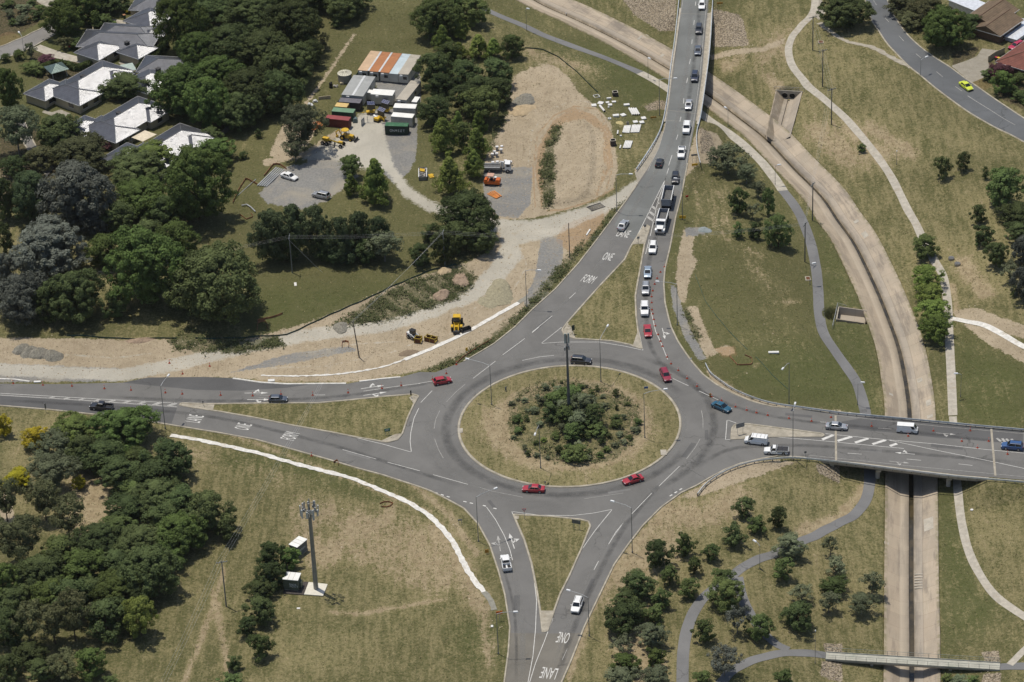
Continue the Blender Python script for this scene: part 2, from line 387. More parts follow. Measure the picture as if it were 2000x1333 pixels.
for poly, v, s in (([(1480,60),(2100,60),(2100,640),(1860,620),(1760,480),(1600,300),(1400,150)], .53, 50), ([(1880,960),(2100,960),(2100,1240),(1960,1200),(1890,1080)], .56, 30),
  ([(1180,960),(1600,910),(1720,970),(1720,1400),(1040,1400),(1100,1340)], .53, 40), ([(330,860),(820,960),(960,1080),(990,1400),(200,1400),(440,1100)], .5, 50),
  ([(380,-60),(830,-60),(900,200),(820,500),(760,560),(500,640),(380,600)], .22, 50), ([(1330,320),(1480,300),(1590,440),(1610,640),(1690,800),(1450,790),(1330,680)], .25, 30),
  ([(950,-40),(1310,60),(1300,250),(1040,120)], .36, 30), ([(0,790),(330,830),(330,960),(150,1060),(0,1000)], .6, 30), ([(-60,-60),(330,-60),(380,330),(-60,330)], .15, 40)):
    k = np.clip(.5 + sdist(PXG, poly, 2 * s) / (2 * s), 0, 1); dry = dry * (1 - k) + v * k
for k, v in (('round', .60), ('west', .46), ('north', .52), ('south', .5), ('east', .62)):
    dry = np.where(inside(GP, ISL[k]), v, dry)
rr = np.hypot(*(GP - RC).T)
bare = np.exp(-((rr - 15.8) / 2.8) ** 2) * .62
for L, w in (([(850,1040),(900,1110),(945,1190),(955,1290)], 34), ([(870,1060),(905,1120),(938,1185)], 22), ([(165,960),(210,985),(205,1030)], 60), ([(660,870),(800,940),(880,1010),(930,1080)], 12), ([(1190,1140),(1150,1200),(1110,1333)], 14), ([(1290,1010),(1240,1070),(1190,1150)], 20), ([(1300,1000),(1380,1010),(1440,970)], 40),
  ([(640,1000),(590,1040),(620,1090),(720,1040),(760,1010)], 40), ([(1560,1040),(1640,1010),(1700,940)], 16), ([(1040,105),(1100,120),(1170,140)], 30), ([(870,1170),(700,1200),(640,1195)], 6),
  ([(1405,455),(1440,480),(1500,505)], 16), ([(1358,375),(1361,398)], 12), ([(1404,378),(1418,400),(1420,428)], 20), ([(1365,430),(1350,470)], 8), ([(1398,440),(1420,470)], 12), ([(1470,520),(1500,560)], 30), ([(1510,590),(1560,590)], 12), ([(1500,700),(1400,760)], 10), ([(1100,760),(1010,770)], 8), ([(1450,110),(1420,130)], 20), ([(1500,150),(1520,170)], 20), ([(1600,260),(1660,310)], 40),
  ([(1700,250),(1780,300)], 20), ([(360,1333),(410,1200),(440,1110)], 10), ([(820,740),(500,745)], 8), ([(420,1160),(450,1333)], 12), ([(380,820),(640,920),(840,1000)], 8), ([(1250,1330),(1210,1120),(1300,1060)], 60),
  ([(1880,520),(1920,570)], 26), ([(1860,560),(1870,620)], 10), ([(650,640),(700,610),(760,590)], 14), ([(850,600),(900,560)], 16)):
    bare = np.maximum(bare, zone((), [(L, w)], soft=max(5, w * .7), strength=.62))
bare = np.maximum(bare, zone([[(640,1010),(700,985),(800,1000),(870,1060),(910,1130),(900,1165),(800,1150),(720,1120),(640,1080)], [(560,985),(620,960),(640,1000),(590,1060),(560,1040)], [(330,862),(420,880),(520,900),(600,940),(540,950),(420,910),(340,890)], [(1480,75),(1560,40),(1530,120),(1470,150)], [(1600,230),(1680,240),(1760,300),(1700,330)], [(1480,500),(1520,520),(1540,580),(1500,600),(1470,560)], [(1340,330),(1440,370),(1450,450),(1380,470)], [(1500,640),(1600,700),(1560,720)], [(1290,960),(1400,990),(1380,1030),(1270,1050)]], soft=22, strength=.40))
concrete = zone([[(1858,129),(1890,118),(1908,110),(1918,95),(1957,100),(1932,113),(1930,122),(1938,138),(1921,152),(1898,162),(1880,147)], [(1985,90),(2010,70),(2020,95),(1995,100)], [(230,122),(250,118),(272,136),(255,142)], [(95,222),(118,214),(138,222),(112,236)], [(85,215),(110,222),(106,228),(82,220)], [(1582,-20),(1600,-20),(1612,25),(1600,40),(1588,30)],
  [(1240,338),(1262,300),(1290,255),(1298,262),(1285,298),(1265,335),(1247,362)]], soft=2.5)
garden = zone([[(-40,-30),(75,-30),(75,45),(40,65),(-40,80)], [(60,100),(180,120),(170,150),(100,165),(60,150)], [(1860,105),(1915,90),(1905,112),(1862,128)], [(1940,140),(2010,120),(2010,220),(1950,190)],
  [(60,-30),(110,-30),(110,20),(80,15)], [(0,270),(70,250),(90,300),(110,340),(0,420)]] , soft=6)
# cut channels out of the zones
Z = {'zone_a': (dirt, gravel, dry, lush), 'zone_b': (haul, orange, rock, weed), 'zone_c': (bare, concrete, garden, np.zeros(len(GP)))}
nx, ny = len(gx), len(gy)
I = np.arange(nx * ny).reshape(ny, nx)
gme = np_mesh('ground', np.c_[GP, GZ], np.c_[I[:-1, :-1].ravel(), I[:-1, 1:].ravel(), I[1:, 1:].ravel(), I[1:, :-1].ravel()], True)
for nm, ch in Z.items():
    a = gme.attributes.new(nm, 'FLOAT_COLOR', 'POINT')
    a.data.foreach_set('color', np.stack(ch, 1).astype(np.float32).ravel())

def ground_material():
    t = NT('ground'); t.set(.95, 0, .15)
    def att(n):
        x = t.n('Attribute'); x.attribute_name = n; s = t.n('SeparateColor'); t.l(x.outputs['Color'], s.inputs[0]); return s.outputs[0], s.outputs[1], s.outputs[2], x.outputs['Alpha']
    dirt, grav, dry, lush = att('zone_a'); haul, orng, rock, weed = att('zone_b'); bare, conc, gard, _ = att('zone_c')
    big, mid, sm, fine, vf = t.noise(.022, 4, .6), t.noise(.11, 5, .65, dist=.6), t.noise(.55, 5, .7, dist=.4), t.noise(1.9, 4, .7), t.noise(5.5, 3, .7)
    edge = t.math('ADD', t.math('MULTIPLY', t.math('SUBTRACT', sm, .5), 1.1), t.math('MULTIPLY', t.math('SUBTRACT', fine, .5), .7))
    def msk(m, k=1.0, a=.42, b=.58): return t.ramp(t.math('ADD', m, t.math('MULTIPLY', edge, k)), a, b)
    # grass
    mow = t.noise(1, 3, .65, None, None); mp_ = t.n('Mapping'); mp_.inputs['Rotation'].default_value = (0, 0, rad(-22)); mp_.inputs['Scale'].default_value = (.8, .10, 1); t.l(t.pos(), mp_.inputs[0]); mow = t.noise(1, 4, .65, mp_.outputs[0], None, .5)
    clump = t.noise(1.05, 3, .75, dist=.7)
    g = t.mix(t.ramp(mid, .35, .65), (.098, .10, .037), (.126, .122, .05))
    g = t.mix(t.ramp(fine, .38, .66), g, (.15, .138, .062))
    g = t.mix(t.math('MULTIPLY', lush, .65), g, t.mix(t.ramp(clump, .35, .68), (.074, .09, .027), (.115, .124, .046)))
    g = t.mix(t.math('MULTIPLY', t.math('MULTIPLY', t.ramp(t.noise(.19, 5, .7, dist=.8), .48, .66), lush), .5), g, (.14, .135, .06))
    g = t.mix(t.math('MULTIPLY', t.ramp(vf, .5, .75), .4), g, (.055, .06, .022))
    g = t.mix(t.math('MULTIPLY', t.ramp(t.noise(.30, 4, .7, dist=1.0), .55, .72), .35), g, (.064, .074, .026))
    straw = t.mix(t.ramp(vf, .3, .7), (.205, .175, .082), (.335, .285, .15))
    f = t.math('ADD', t.math('ADD', t.math('MULTIPLY', clump, .75), t.math('MULTIPLY', fine, .55)), t.math('ADD', t.math('MULTIPLY', mid, .45), t.math('MULTIPLY', big, .4)))
    f = t.math('ADD', f, t.math('MULTIPLY', t.math('SUBTRACT', mow, .5), .75))
    f = t.math('ADD', f, t.math('SUBTRACT', t.math('MULTIPLY', dry, .8), t.math('MULTIPLY', lush, .12)))
    f = t.math('ADD', f, t.math('MULTIPLY', bare, .5))
    g = t.mix(t.math('MULTIPLY', t.ramp(f, 1.32, 1.64), .82), g, straw)
    earth = t.mix(t.ramp(sm, .3, .7), (.28, .215, .13), (.42, .34, .215))
    e = t.math('ADD', f, t.math('MULTIPLY', bare, .4))
    g = t.mix(t.math('MULTIPLY', t.ramp(t.math('ADD', e, t.math('MULTIPLY', t.math('SUBTRACT', vf, .5), .5)), 1.66, 1.86), .9), g, earth)
    # dirt works
    def streak(ang, k, fx=1.3, fy=.09):
        q = t.n('Mapping'); q.inputs['Rotation'].default_value = (0, 0, rad(ang)); q.inputs['Scale'].default_value = (fx, fy, 1); t.l(t.pos(), q.inputs[0]); return t.noise(1, 5, .65, q.outputs[0], None, k)
    rut = t.math('MAXIMUM', t.math('MULTIPLY', streak(-62, 1.2), t.ramp(t.noise(.05, 3), .42, .58)), t.math('MULTIPLY', streak(-8, 1.2), t.ramp(t.noise(.05, 3), .58, .42)))
    d = t.mix(t.ramp(mid, .3, .7), (.43, .355, .25), (.345, .28, .19))
    d = t.mix(t.ramp(sm, .4, .75), d, (.46, .38, .265)); d = t.mix(t.math('MULTIPLY', t.ramp(vf, .5, .8), .5), d, (.21, .165, .105))
    d = t.mix(t.math('MULTIPLY', t.ramp(rut, .52, .68), .42), d, (.22, .17, .11)); d = t.mix(t.math('MULTIPLY', t.ramp(rut, .36, .2), .25), d, (.50, .42, .30))
    d = t.mix(t.math('MULTIPLY', msk(orng, .9), .55), d, t.mix(t.ramp(sm, .3, .7), (.38, .27, .15), (.31, .21, .115)))
    w = t.mix(t.ramp(fine, .4, .65), (.05, .064, .022), (.15, .138, .07)); w = t.mix(t.ramp(clump, .52, .7), w, (.26, .215, .125))
    g = t.mix(msk(dirt, 1.0), g, d)
    gr = t.mix(t.ramp(fine, .3, .7), (.20, .197, .188), (.28, .272, .25)); gr = t.mix(t.ramp(mid, .45, .7), gr, (.33, .30, .245)); gr = t.mix(t.math('MULTIPLY', t.ramp(rut, .55, .7), .25), gr, (.15, .145, .135))
    g = t.mix(msk(grav, .7), g, gr)
    h = t.mix(t.ramp(mid, .3, .7), (.52, .485, .405), (.45, .42, .35)); h = t.mix(t.math('MULTIPLY', t.ramp(fine, .5, .8), .5), h, (.30, .27, .215))
    g = t.mix(t.math('MULTIPLY', msk(haul, 1.0, .3, .7), .95), g, h)
    g = t.mix(t.math('MULTIPLY', msk(weed, 2.1, .48, .68), .8), g, w)
    rk = t.mix(t.ramp(t.noise(2.4, 3, .8), .42, .58), (.12, .10, .075), (.42, .35, .255))
    g = t.mix(msk(rock, .6), g, rk)
    g = t.mix(msk(gard, .9), g, t.mix(t.ramp(fine, .35, .65), (.05, .05, .022), (.14, .11, .065)))
    g = t.mix(msk(orng, .3), g, t.mix(.2, g, (.36, .2, .1)))
    g = t.mix(msk(conc, .1), g, t.mix(t.ramp(sm, .3, .7), (.33, .30, .24), (.40, .365, .30)))
    # everything a little uneven in tone
    g = t.mix(.35, g, t.mix(t.ramp(big, .3, .7), (.36, .36, .36), (.62, .62, .62)), 'OVERLAY')
    t.col(g)
    hgt = t.math('ADD', t.math('MULTIPLY', fine, 1.0), t.math('MULTIPLY', vf, .5)); hgt = t.math('ADD', hgt, t.math('MULTIPLY', rut, .6)); t.bump(hgt, .9, .42)
    return t.m
GROUND = ground_material()
tag(link('ground', gme, GROUND), kind='structure')

# ------------------------------------------------------------------ asphalt, kerbs, paths
def asphalt(name, c, warm=0.0):
    t = NT(name); t.set(.85, 0, .25)
    a = t.ramp(t.noise(.07, 5, .65, dist=.8), .3, .7); b = t.noise(7, 2, .6); s = t.noise(.5, 5, .7)
    k = t.mix(a, tuple(x * .84 for x in c), tuple(x * 1.14 for x in c))
    k = t.mix(t.math('MULTIPLY', t.ramp(b, .35, .75), .35), k, tuple(x * 1.35 for x in c))
    k = t.mix(t.math('MULTIPLY', t.ramp(s, .55, .8), .35), k, tuple(x * .72 for x in c))
    cr = t.n('TexVoronoi'); cr.feature = 'DISTANCE_TO_EDGE'; cr.inputs['Scale'].default_value = .09
    mp = t.n('Mapping'); ns = t.n('TexNoise'); ns.inputs['Scale'].default_value = .25; ns.inputs['Detail'].default_value = 4
    t.l(t.pos(), ns.inputs['Vector']); va = t.n('VectorMath'); va.operation = 'MULTIPLY_ADD'; va.inputs[1].default_value = (9, 9, 0); t.l(ns.outputs['Color'], va.inputs[0]); t.l(t.pos(), va.inputs[2]); t.l(va.outputs[0], cr.inputs['Vector'])
    k = t.mix(t.math('MULTIPLY', t.math('SUBTRACT', 1.0, t.ramp(cr.outputs['Distance'], .004, .016)), t.ramp(t.noise(.05, 2), .5, .6)), k, tuple(x * .7 for x in c))
    t.col(k); t.bump(b, .15, .02); return t.m
ASPH = asphalt('asphalt', (.140, .136, .128)); ASPH_NEW = asphalt('new_asphalt', (.090, .089, .088)); ASPH_PATH = asphalt('path_asphalt', (.158, .157, .155)); ASPH_BR = asphalt('brown_asphalt', (.148, .137, .116))
ASPH_N = asphalt('grey_asphalt', (.15, .155, .148)); ASPH_ST = asphalt('street_asphalt', (.108, .113, .117))
CONC = paint('concrete', (.36, .325, .26), .9, 0, .25, .7, .2, (.27, .23, .17))
CONC_P = paint('pale_concrete', (.42, .385, .32), .9, 0, .2, .9, .2, (.33, .28, .21))
CONC_W = paint('fresh_white_concrete', (.66, .64, .59), .9, 0, .22, 1.1, .2, (.42, .36, .27))
KERB = paint('kerb_concrete', (.40, .36, .285), .9, 0, .3, .6, .2, (.26, .225, .165))
LINE = paint('road_paint', (.60, .59, .555), .8, 0, .2, 1.6, .2, (.42, .41, .385))
LINE_OLD = paint('worn_road_paint', (.40, .39, .365), .85, 0, .3, 1.6, .2, (.2, .195, .185))

def poly_mesh(polys, z):
    V, Fs = [], []
    for p in polys:
        n = len(V); V += [(x, y, z) for x, y in p]
        for tr in tessellate_polygon([[Vector((x, y, 0)) for x, y in p]]):
            a, b, c = [Vector((*p[i], 0)) for i in tr]
            if (b - a).cross(c - a).z < 0: tr = tr[::-1]
            Fs.append([i + n for i in tr])
    me = bpy.data.meshes.new('sheet'); me.from_pydata(V, [], Fs); return me
ZR = 0.04
tag(link('road', poly_mesh([ROAD], ZR), ASPH), kind='structure')

def resample(P, step):
    P = np.asarray(P, float); s = np.r_[0, np.cumsum(np.hypot(*(P[1:, :2] - P[:-1, :2]).T))]
    n = max(2, int(s[-1] / step) + 1); q = np.linspace(0, s[-1], n)
    return np.stack([np.interp(q, s, P[:, i]) for i in range(P.shape[1])], 1)
def normals2(P, closed=False):
    if closed: t = np.roll(P, -1, 0) - np.roll(P, 1, 0)
    else: t = np.gradient(P, axis=0)
    t = t[:, :2] / np.maximum(np.hypot(t[:, 0], t[:, 1]), 1e-9)[:, None]
    return np.c_[-t[:, 1], t[:, 0]]
def sweep(P, prof, closed=False, z=None, skirts=False):
    """profile [(offset to the left, height)] carried along P"""
    P = np.asarray(P, float); N = normals2(P, closed); m = len(prof); n = len(P)
    zz = P[:, 2] if P.shape[1] > 2 else np.zeros(n)
    V = np.concatenate([np.c_[P[i, :2] + N[i] * np.array([[o] for o, _ in prof]), zz[i] + np.array([h for _, h in prof])] for i in range(n)])
    Fs = []
    for i in range(n if closed else n - 1):
        j = (i + 1) % n
        for k in range(m - 1): Fs.append((i * m + k, i * m + k + 1, j * m + k + 1, j * m + k))
    return V, np.array(Fs)
def drape(center, width, off=.06, step=1.0, nx_=5, ragged=0.0, seed=1):
    """strip of the given width laid on the terrain"""
    C = resample(smooth(center, 6) if len(center) > 2 else np.asarray(center, float), step); N = normals2(C); n = len(C)
    rng = np.random.RandomState(seed); W = np.full(n, width / 2.0)
    L = W + (rng.rand(n) - .5) * ragged; R_ = W + (rng.rand(n) - .5) * ragged
    o = np.linspace(0, 1, nx_)
    Q = (C[:, None, :2] + N[:, None, :] * (L[:, None, None] * (1 - o)[None, :, None] - R_[:, None, None] * o[None, :, None])).reshape(-1, 2)
    z = ground_z(Q) + off
    I = np.arange(n * nx_).reshape(n, nx_)
    # thin border so that the strip has a real edge
    return np.c_[Q, z], np.c_[I[:-1, :-1].ravel(), I[1:, :-1].ravel(), I[1:, 1:].ravel(), I[:-1, 1:].ravel()]
def path(name, px, width, mat, off=.06, ragged=0.0, step=1.0):
    C = G(px)[:, :2]
    V, Fs = drape(C, width, off, step, ragged=ragged)
    return tag(link(name, np_mesh(name, V, Fs), mat), kind='structure')
path('footpath', [(940,15),(1015,48),(1075,75),(1150,102),(1220,130),(1250,143)], 2.5, ASPH_PATH)
path('footpath', [(1250,143),(1275,156),(1304,174),(1340,200),(1385,235),(1425,262),(1470,300),(1510,345),(1529,373)], 2.6, CONC_P)
path('footpath', [(1529,373),(1550,400),(1567,430),(1582,470),(1593,520),(1598,570),(1600,610),(1608,650),(1630,685),(1655,720),(1676,755),(1690,805)], 2.5, ASPH_PATH)
_u1 = unproj([(1690,805),(1698,870),(1699,940)], -4.0)
V, Fs = drape(_u1, 2.5); tag(link('footpath', np_mesh('footpath', V, Fs), ASPH_PATH), kind='structure')
path('footpath', [(1699,940),(1692,975),(1670,1005),(1630,1027),(1580,1052),(1530,1075),(1470,1098),(1430,1125),(1395,1150),(1365,1180),(1345,1220),(1335,1270),(1333,1333),(1333,1390)], 2.4, ASPH_PATH)
path('footpath', [(1441,1128),(1449,1165),(1465,1200),(1490,1235),(1515,1258),(1540,1270)], 2.2, ASPH_PATH, .068)
path('footpath', [(1614,1281),(1560,1276),(1500,1282),(1455,1297),(1425,1315),(1400,1345)], 2.2, ASPH_PATH, .064)
path('footpath', [(1592,-40),(1590,20),(1567,48),(1546,75),(1540,100),(1548,130),(1575,165),(1610,195),(1650,230),(1685,270),(1720,315),(1748,360),(1770,405),(1790,440),(1806,475),(1822,505),(1840,535),(1848,570),(1852,610),(1853,640),(1855,680),(1858,740),(1861,812)], 2.0, CONC_P)
V, Fs = drape(unproj([(1861,812),(1866,880),(1870,955)], -3.7), 1.7); tag(link('footpath', np_mesh('footpath', V, Fs), CONC_P), kind='structure')
path('footpath', [(1870,955),(1875,1000),(1882,1040),(1895,1085),(1915,1125),(1945,1165),(1985,1195),(2040,1230)], 1.8, CONC_P)
path('footpath', [(1600,45),(1620,60),(1650,80),(1700,92),(1740,112),(1780,132)], 1.5, CONC, .05, .5)
path('footpath', [(1857,622),(1885,628),(1920,635),(1955,652),(2000,678),(2060,705)], 1.5, CONC_W)
path('footpath', [(1952,1303),(1990,1302),(2060,1303)], 2.2, ASPH_PATH)
path('footpath', [(1972,1299),(1988,1283),(2015,1255)], 1.6, CONC_P, .07)
path('footpath', [(333,851),(380,858),(425,868),(480,880),(530,893),(590,910),(650,925),(700,940),(760,965),(800,983),(840,1010),(870,1040),(890,1070),(905,1100),(922,1128),(945,1157)], 1.2, CONC_W, .09, .35)
path('footpath', [(945,1157),(958,1172),(966,1192)], 1.3, paint('path_base', (.24,.23,.19), .9), .06, .3)
path('gutter', [(510,734),(560,735),(620,734),(680,729),(740,719),(790,703)], .55, CONC_W, .08, .35, .6)
path('gutter', [(790,703),(840,683),(880,665),(920,645),(960,622),(1013,592)], 1.15, CONC_W, .08, .12)
path('gutter', [(1013,592),(1030,580)], 1.3, paint('path_base', (.24,.23,.19), .9), .06, .2)
def path2(name, left, right, mat, off=.07, nx_=9):
    A = resample(smooth(G(left)[:, :2], 6), .25); B = resample(smooth(G(right)[:, :2], 6), .25); n = 90
    A = A[np.linspace(0, len(A) - 1, n).astype(int)]; B = B[np.linspace(0, len(B) - 1, n).astype(int)]; o = np.linspace(0, 1, nx_)
    Q = (A[:, None] * (1 - o)[None, :, None] + B[:, None] * o[None, :, None]).reshape(-1, 2); I = np.arange(n * nx_).reshape(n, nx_)
    V = np.c_[Q, ground_z(Q) + off]
    tag(link(name, np_mesh(name, V, np.c_[I[:-1, :-1].ravel(), I[1:, :-1].ravel(), I[1:, 1:].ravel(), I[:-1, 1:].ravel()]), mat), kind='structure')
    for P in (A, B):
        C = np.c_[resample(P, 1.0), ]; C = np.c_[C, ground_z(C) + .04]
        v, f = sweep(C, [(-.18, -.1), (-.18, .13), (.18, .13), (.18, -.1)]); tag(link('kerb', np_mesh('kerb', v, f), KERB), kind='structure')
path2('road', [(1688,-40),(1690,0),(1700,35),(1725,75),(1760,115),(1800,150),(1850,190),(1900,225),(1950,253),(2010,283),(2070,312)], [(1722,-40),(1735,5),(1762,55),(1795,90),(1840,122),(1880,150),(1930,185),(1970,212),(2010,238),(2080,285)], ASPH_ST)
path2('road', [(-60,112),(0,92),(40,76),(78,58),(110,40)], [(-60,140),(0,119),(40,104),(76,86),(110,66)], asphalt('faded_asphalt', (.2, .19, .175)))
path2('road', [(18,245),(36,265),(60,300),(92,345)], [(50,240),(62,270),(80,300),(105,330)], asphalt('faded_asphalt2', (.17, .16, .15)))
path('driveway', [(70,92),(100,104),(130,112),(165,120)], 3.2, CONC_P)
path('driveway', [(192,38),(225,43),(270,48)], 2.6, CONC)
path('driveway', [(70,-12),(88,2),(104,12)], 4.0, CONC)

# new and patched asphalt on the carriageway
for nm, mt, px, z in (('new_asphalt', ASPH_NEW, [(240,748),(290,738),(400,737),(455,739),(510,747),(560,750.5),(620,750),(560,758),(470,764),(380,762),(330,757)], ZR + .004),
   ('old_asphalt', ASPH_N, [(1305,215),(1312,170),(1320,110),(1326,60),(1332,0),(1340,-100),(1396,-100),(1384,0),(1377,60),(1370,148),(1360,223),(1342,320),(1331,378),(1299,352),(1240,470),(1200,440),(1228,390),(1266,335),(1288,290),(1298,255)], ZR + .004),
   ('old_asphalt', ASPH_BR, [(994,1237),(1069,1238),(1136,1237),(1117,1287),(1098,1331),(1062,1420),(980,1420),(986,1333)], ZR + .004),
   ('new_asphalt', ASPH_NEW, [(1700,814),(1926,837),(1998,843),(1998,868),(1926,862),(1827,855),(1745,846),(1660,838),(1640,825)], ZR + .004),
   ('new_asphalt', ASPH_NEW, [(0,774),(173,785),(346,797),(335,828),(222,812),(98,799),(0,791)], ZR + .004)):
    tag(link(nm, poly_mesh([unproj(px)], z), mt), kind='structure')

PATCH = asphalt('patched_asphalt', (.100, .098, .095)); PATCH_L = asphalt('pale_patch_asphalt', (.17, .166, .158))
rp = random.Random(12)
for i, (px, L_, w, to) in enumerate((((905,800), 5, 1.1, (895,830)), ((1345,880), 6, 1.2, (1330,900)), ((1060,632), 7, 1.0, (1080,615)), ((1180,505), 5, .8, (1195,485)), ((1010,1180), 6, 1.2, (1010,1150)), ((1150,1150), 7, .9, (1160,1130)), ((700,890), 6, 1.0, (730,898)), ((250,806), 7, 1.3, (280,808)), ((1560,812), 6, 1.0, (1590,815)), ((1700,880), 5, 1.6, (1730,882)), ((1850,873), 7, 1.4, (1880,876)), ((1380,850), 4, .8, (1380,835)), ((1210,960), 5, .7, (1240,955)), ((960,985), 3, .8, (975,1005)), ((1345,230), 5, 1.0, (1348,210)), ((1365,80), 6, 1.0, (1366,60)), ((1278,400), 5, .9, (1285,380)))):
    o = unproj([px])[0]; d = unproj([to])[0] - o; d /= np.hypot(*d); n_ = np.array([-d[1], d[0]]); q = [o + d * a * L_ / 2 + n_ * b * w / 2 for a, b in ((-1, -1), (1, -.9), (.96, 1), (-1, .94))]
    tag(link('asphalt_patch', poly_mesh([q], ZR + .006 + .0004 * i), PATCH if i % 3 else PATCH_L), kind='structure')
# tyre wear and oil along the lanes
def wear_mat(name, c, amt):
    t = NT(name); t.set(.8, 0, .3); x = t.n('Attribute'); x.attribute_name = 'wear'
    tr = t.n('BsdfTransparent'); mx = t.n('MixShader'); t.col(c)
    t.l(t.math('MULTIPLY', t.math('MULTIPLY', x.outputs['Fac'], amt), t.ramp(t.noise(.35, 5, .7), .2, .75)), mx.inputs[0]); t.l(tr.outputs[0], mx.inputs[1]); t.l(t.b.outputs[0], mx.inputs[2])
    t.l(mx.outputs[0], t.t.nodes['Material Output'].inputs[0]); return t.m
WEAR_D, WEAR_L = wear_mat('tyre_wear', (.065, .065, .065), .45), wear_mat('polished_wear', (.25, .245, .23), .45)
def wear(px, width, mat, z):
    C = resample(smooth(unproj(px), 6), 1.5); N = normals2(C); o = np.linspace(-1, 1, 7); n = len(C)
    Q = (C[:, None] + N[:, None] * (o * width / 2)[None, :, None]).reshape(-1, 2); I = np.arange(n * 7).reshape(n, 7)
    me = np_mesh('tyre_wear', np.c_[Q, np.full(len(Q), z)], np.c_[I[:-1, :-1].ravel(), I[1:, :-1].ravel(), I[1:, 1:].ravel(), I[:-1, 1:].ravel()])
    e = np.tile(1 - o ** 2, n); k = np.minimum(1, np.minimum(np.arange(n), np.arange(n)[::-1]) / 5.0); e = e * np.repeat(k, 7)
    a = me.attributes.new('wear', 'FLOAT', 'POINT'); a.data.foreach_set('value', e.astype(np.float32)); tag(link('tyre_wear', me, mat), kind='structure')
def circ(r, a0, a1, n=24): return [tuple(proj(np.array([[RC[0] + r * math.cos(rad(a)), RC[1] + r * math.sin(rad(a)), 0]]))[0]) for a in np.linspace(a0, a1, n)]
zw = ZR + .010
for px, w, m in ((circ(RR + 2.9, 20, 340), 2.6, WEAR_D), (circ(RR + 6.7, 60, 250), 2.4, WEAR_L), (circ(RR + 1.0, -170, 170), 1.0, WEAR_L), (circ(RR + 7.4, -60, 60), 2.2, WEAR_D),
  ([(0,782),(200,794),(420,816),(640,868),(760,905),(900,950)], 1.5, WEAR_D), ([(200,775),(430,784),(640,777),(790,757),(880,740)], 1.6, WEAR_D), ([(900,745),(980,695),(1060,630),(1140,552),(1200,472),(1260,370),(1310,280),(1340,140),(1350,0)], 1.5, WEAR_L),
  ([(1368,0),(1358,100),(1345,200),(1330,300),(1305,390),(1285,450),(1270,500),(1262,560),(1262,620),(1272,680),(1300,720)], 1.4, WEAR_D), ([(1385,0),(1372,100),(1357,220),(1336,330),(1312,420)], 1.0, WEAR_L),
  ([(1315,735),(1380,770),(1450,800),(1560,822),(1700,836),(2000,868)], 1.4, WEAR_D), ([(2000,905),(1800,888),(1600,872),(1500,872),(1420,880),(1350,920)], 1.6, WEAR_D), ([(1290,945),(1220,1030),(1170,1120),(1120,1230),(1085,1333)], 1.5, WEAR_D),
  ([(1020,1333),(1020,1240),(1012,1160),(995,1090),(970,1030),(935,990)], 1.5, WEAR_L), ([(1008,1333),(1008,1240),(1000,1170),(980,1100)], .8, WEAR_D), ([(1240,980),(1180,1070),(1130,1170),(1080,1300)], 1.0, WEAR_L)):
    wear(px, w, m, zw); zw += .0012

def kerb(P, closed=False, w=.34, h=.12, mat=KERB):
    v, f = sweep(P, [(-w / 2, -.05), (-w / 2, ZR + h), (w / 2, ZR + h), (w / 2, -.05)], closed); tag(link('kerb', np_mesh('kerb', v, f), mat), kind='structure')
for k, q in ISL.items(): kerb(resample(np.r_[q, q[:1]], .6)[:-1], True, .55 if k == 'round' else .4, .15)
def sub(a, b): i, j = ROAD_PX.index(a), ROAD_PX.index(b); return resample(ROAD[i:j + 1], .8)
kerb(sub((905,707), (1245,360))); kerb(sub((1343,320), (1620,806))); kerb(sub((1580,895), (1060,1430))); kerb(sub((978,1430), (-150,782)))
kerb(resample(unproj([(455,740),(510,748),(560,751),(676,750)]), .8), False, .45, .15, CONC_W); kerb(resample(unproj([(702,746),(745,741),(782,737.5)]), .8), False, .45, .15, CONC_W)
kerb(resample(unproj([(-20,740),(30,742),(58,746)]), .8), False, .4, .12, CONC_W)
# concrete noses and aprons of the splitter islands
for px in ([(352,792),(356,788.8),(400,790.3),(419,790.3),(416,801),(398,798),(371,795.4)], [(1100,645),(1109,631),(1116,640),(1124,660.5),(1103,655)], [(1256,445),(1264,441.6),(1268,445),(1259.5,476),(1236,478)],
   [(1056,1193),(1083,1193),(1069,1232),(1060,1234)], [(1245,648),(1253,682),(1236,675)], [(776,859),(757,863.5),(744,861.5),(772,848),(786,847)], [(806,772),(817,775),(808,789),(799,777)], [(1004,1007),(1014,1008),(1013,1014),(1007,1015)],
   [(1431,838),(1436,831),(1460,829.6),(1522,837.6),(1606,848.4),(1610,851),(1606,853),(1509,853.4),(1447,857.4),(1429,858.4)]):
    tag(link('paving', poly_mesh([unproj(px, .19)], .196), CONC), kind='structure')
for c, r in (((899,841.5), 1.1), ((1296,884), 1.3)):                     # drain lids in the round island
    w = unproj([c], .19)[0]; tag(link('paving', poly_mesh([[w + np.array(q) * r for q in ((-.5, -.8), (.5, -.8), (.5, .8), (-.5, .8))]], .235), CONC_P), kind='structure')
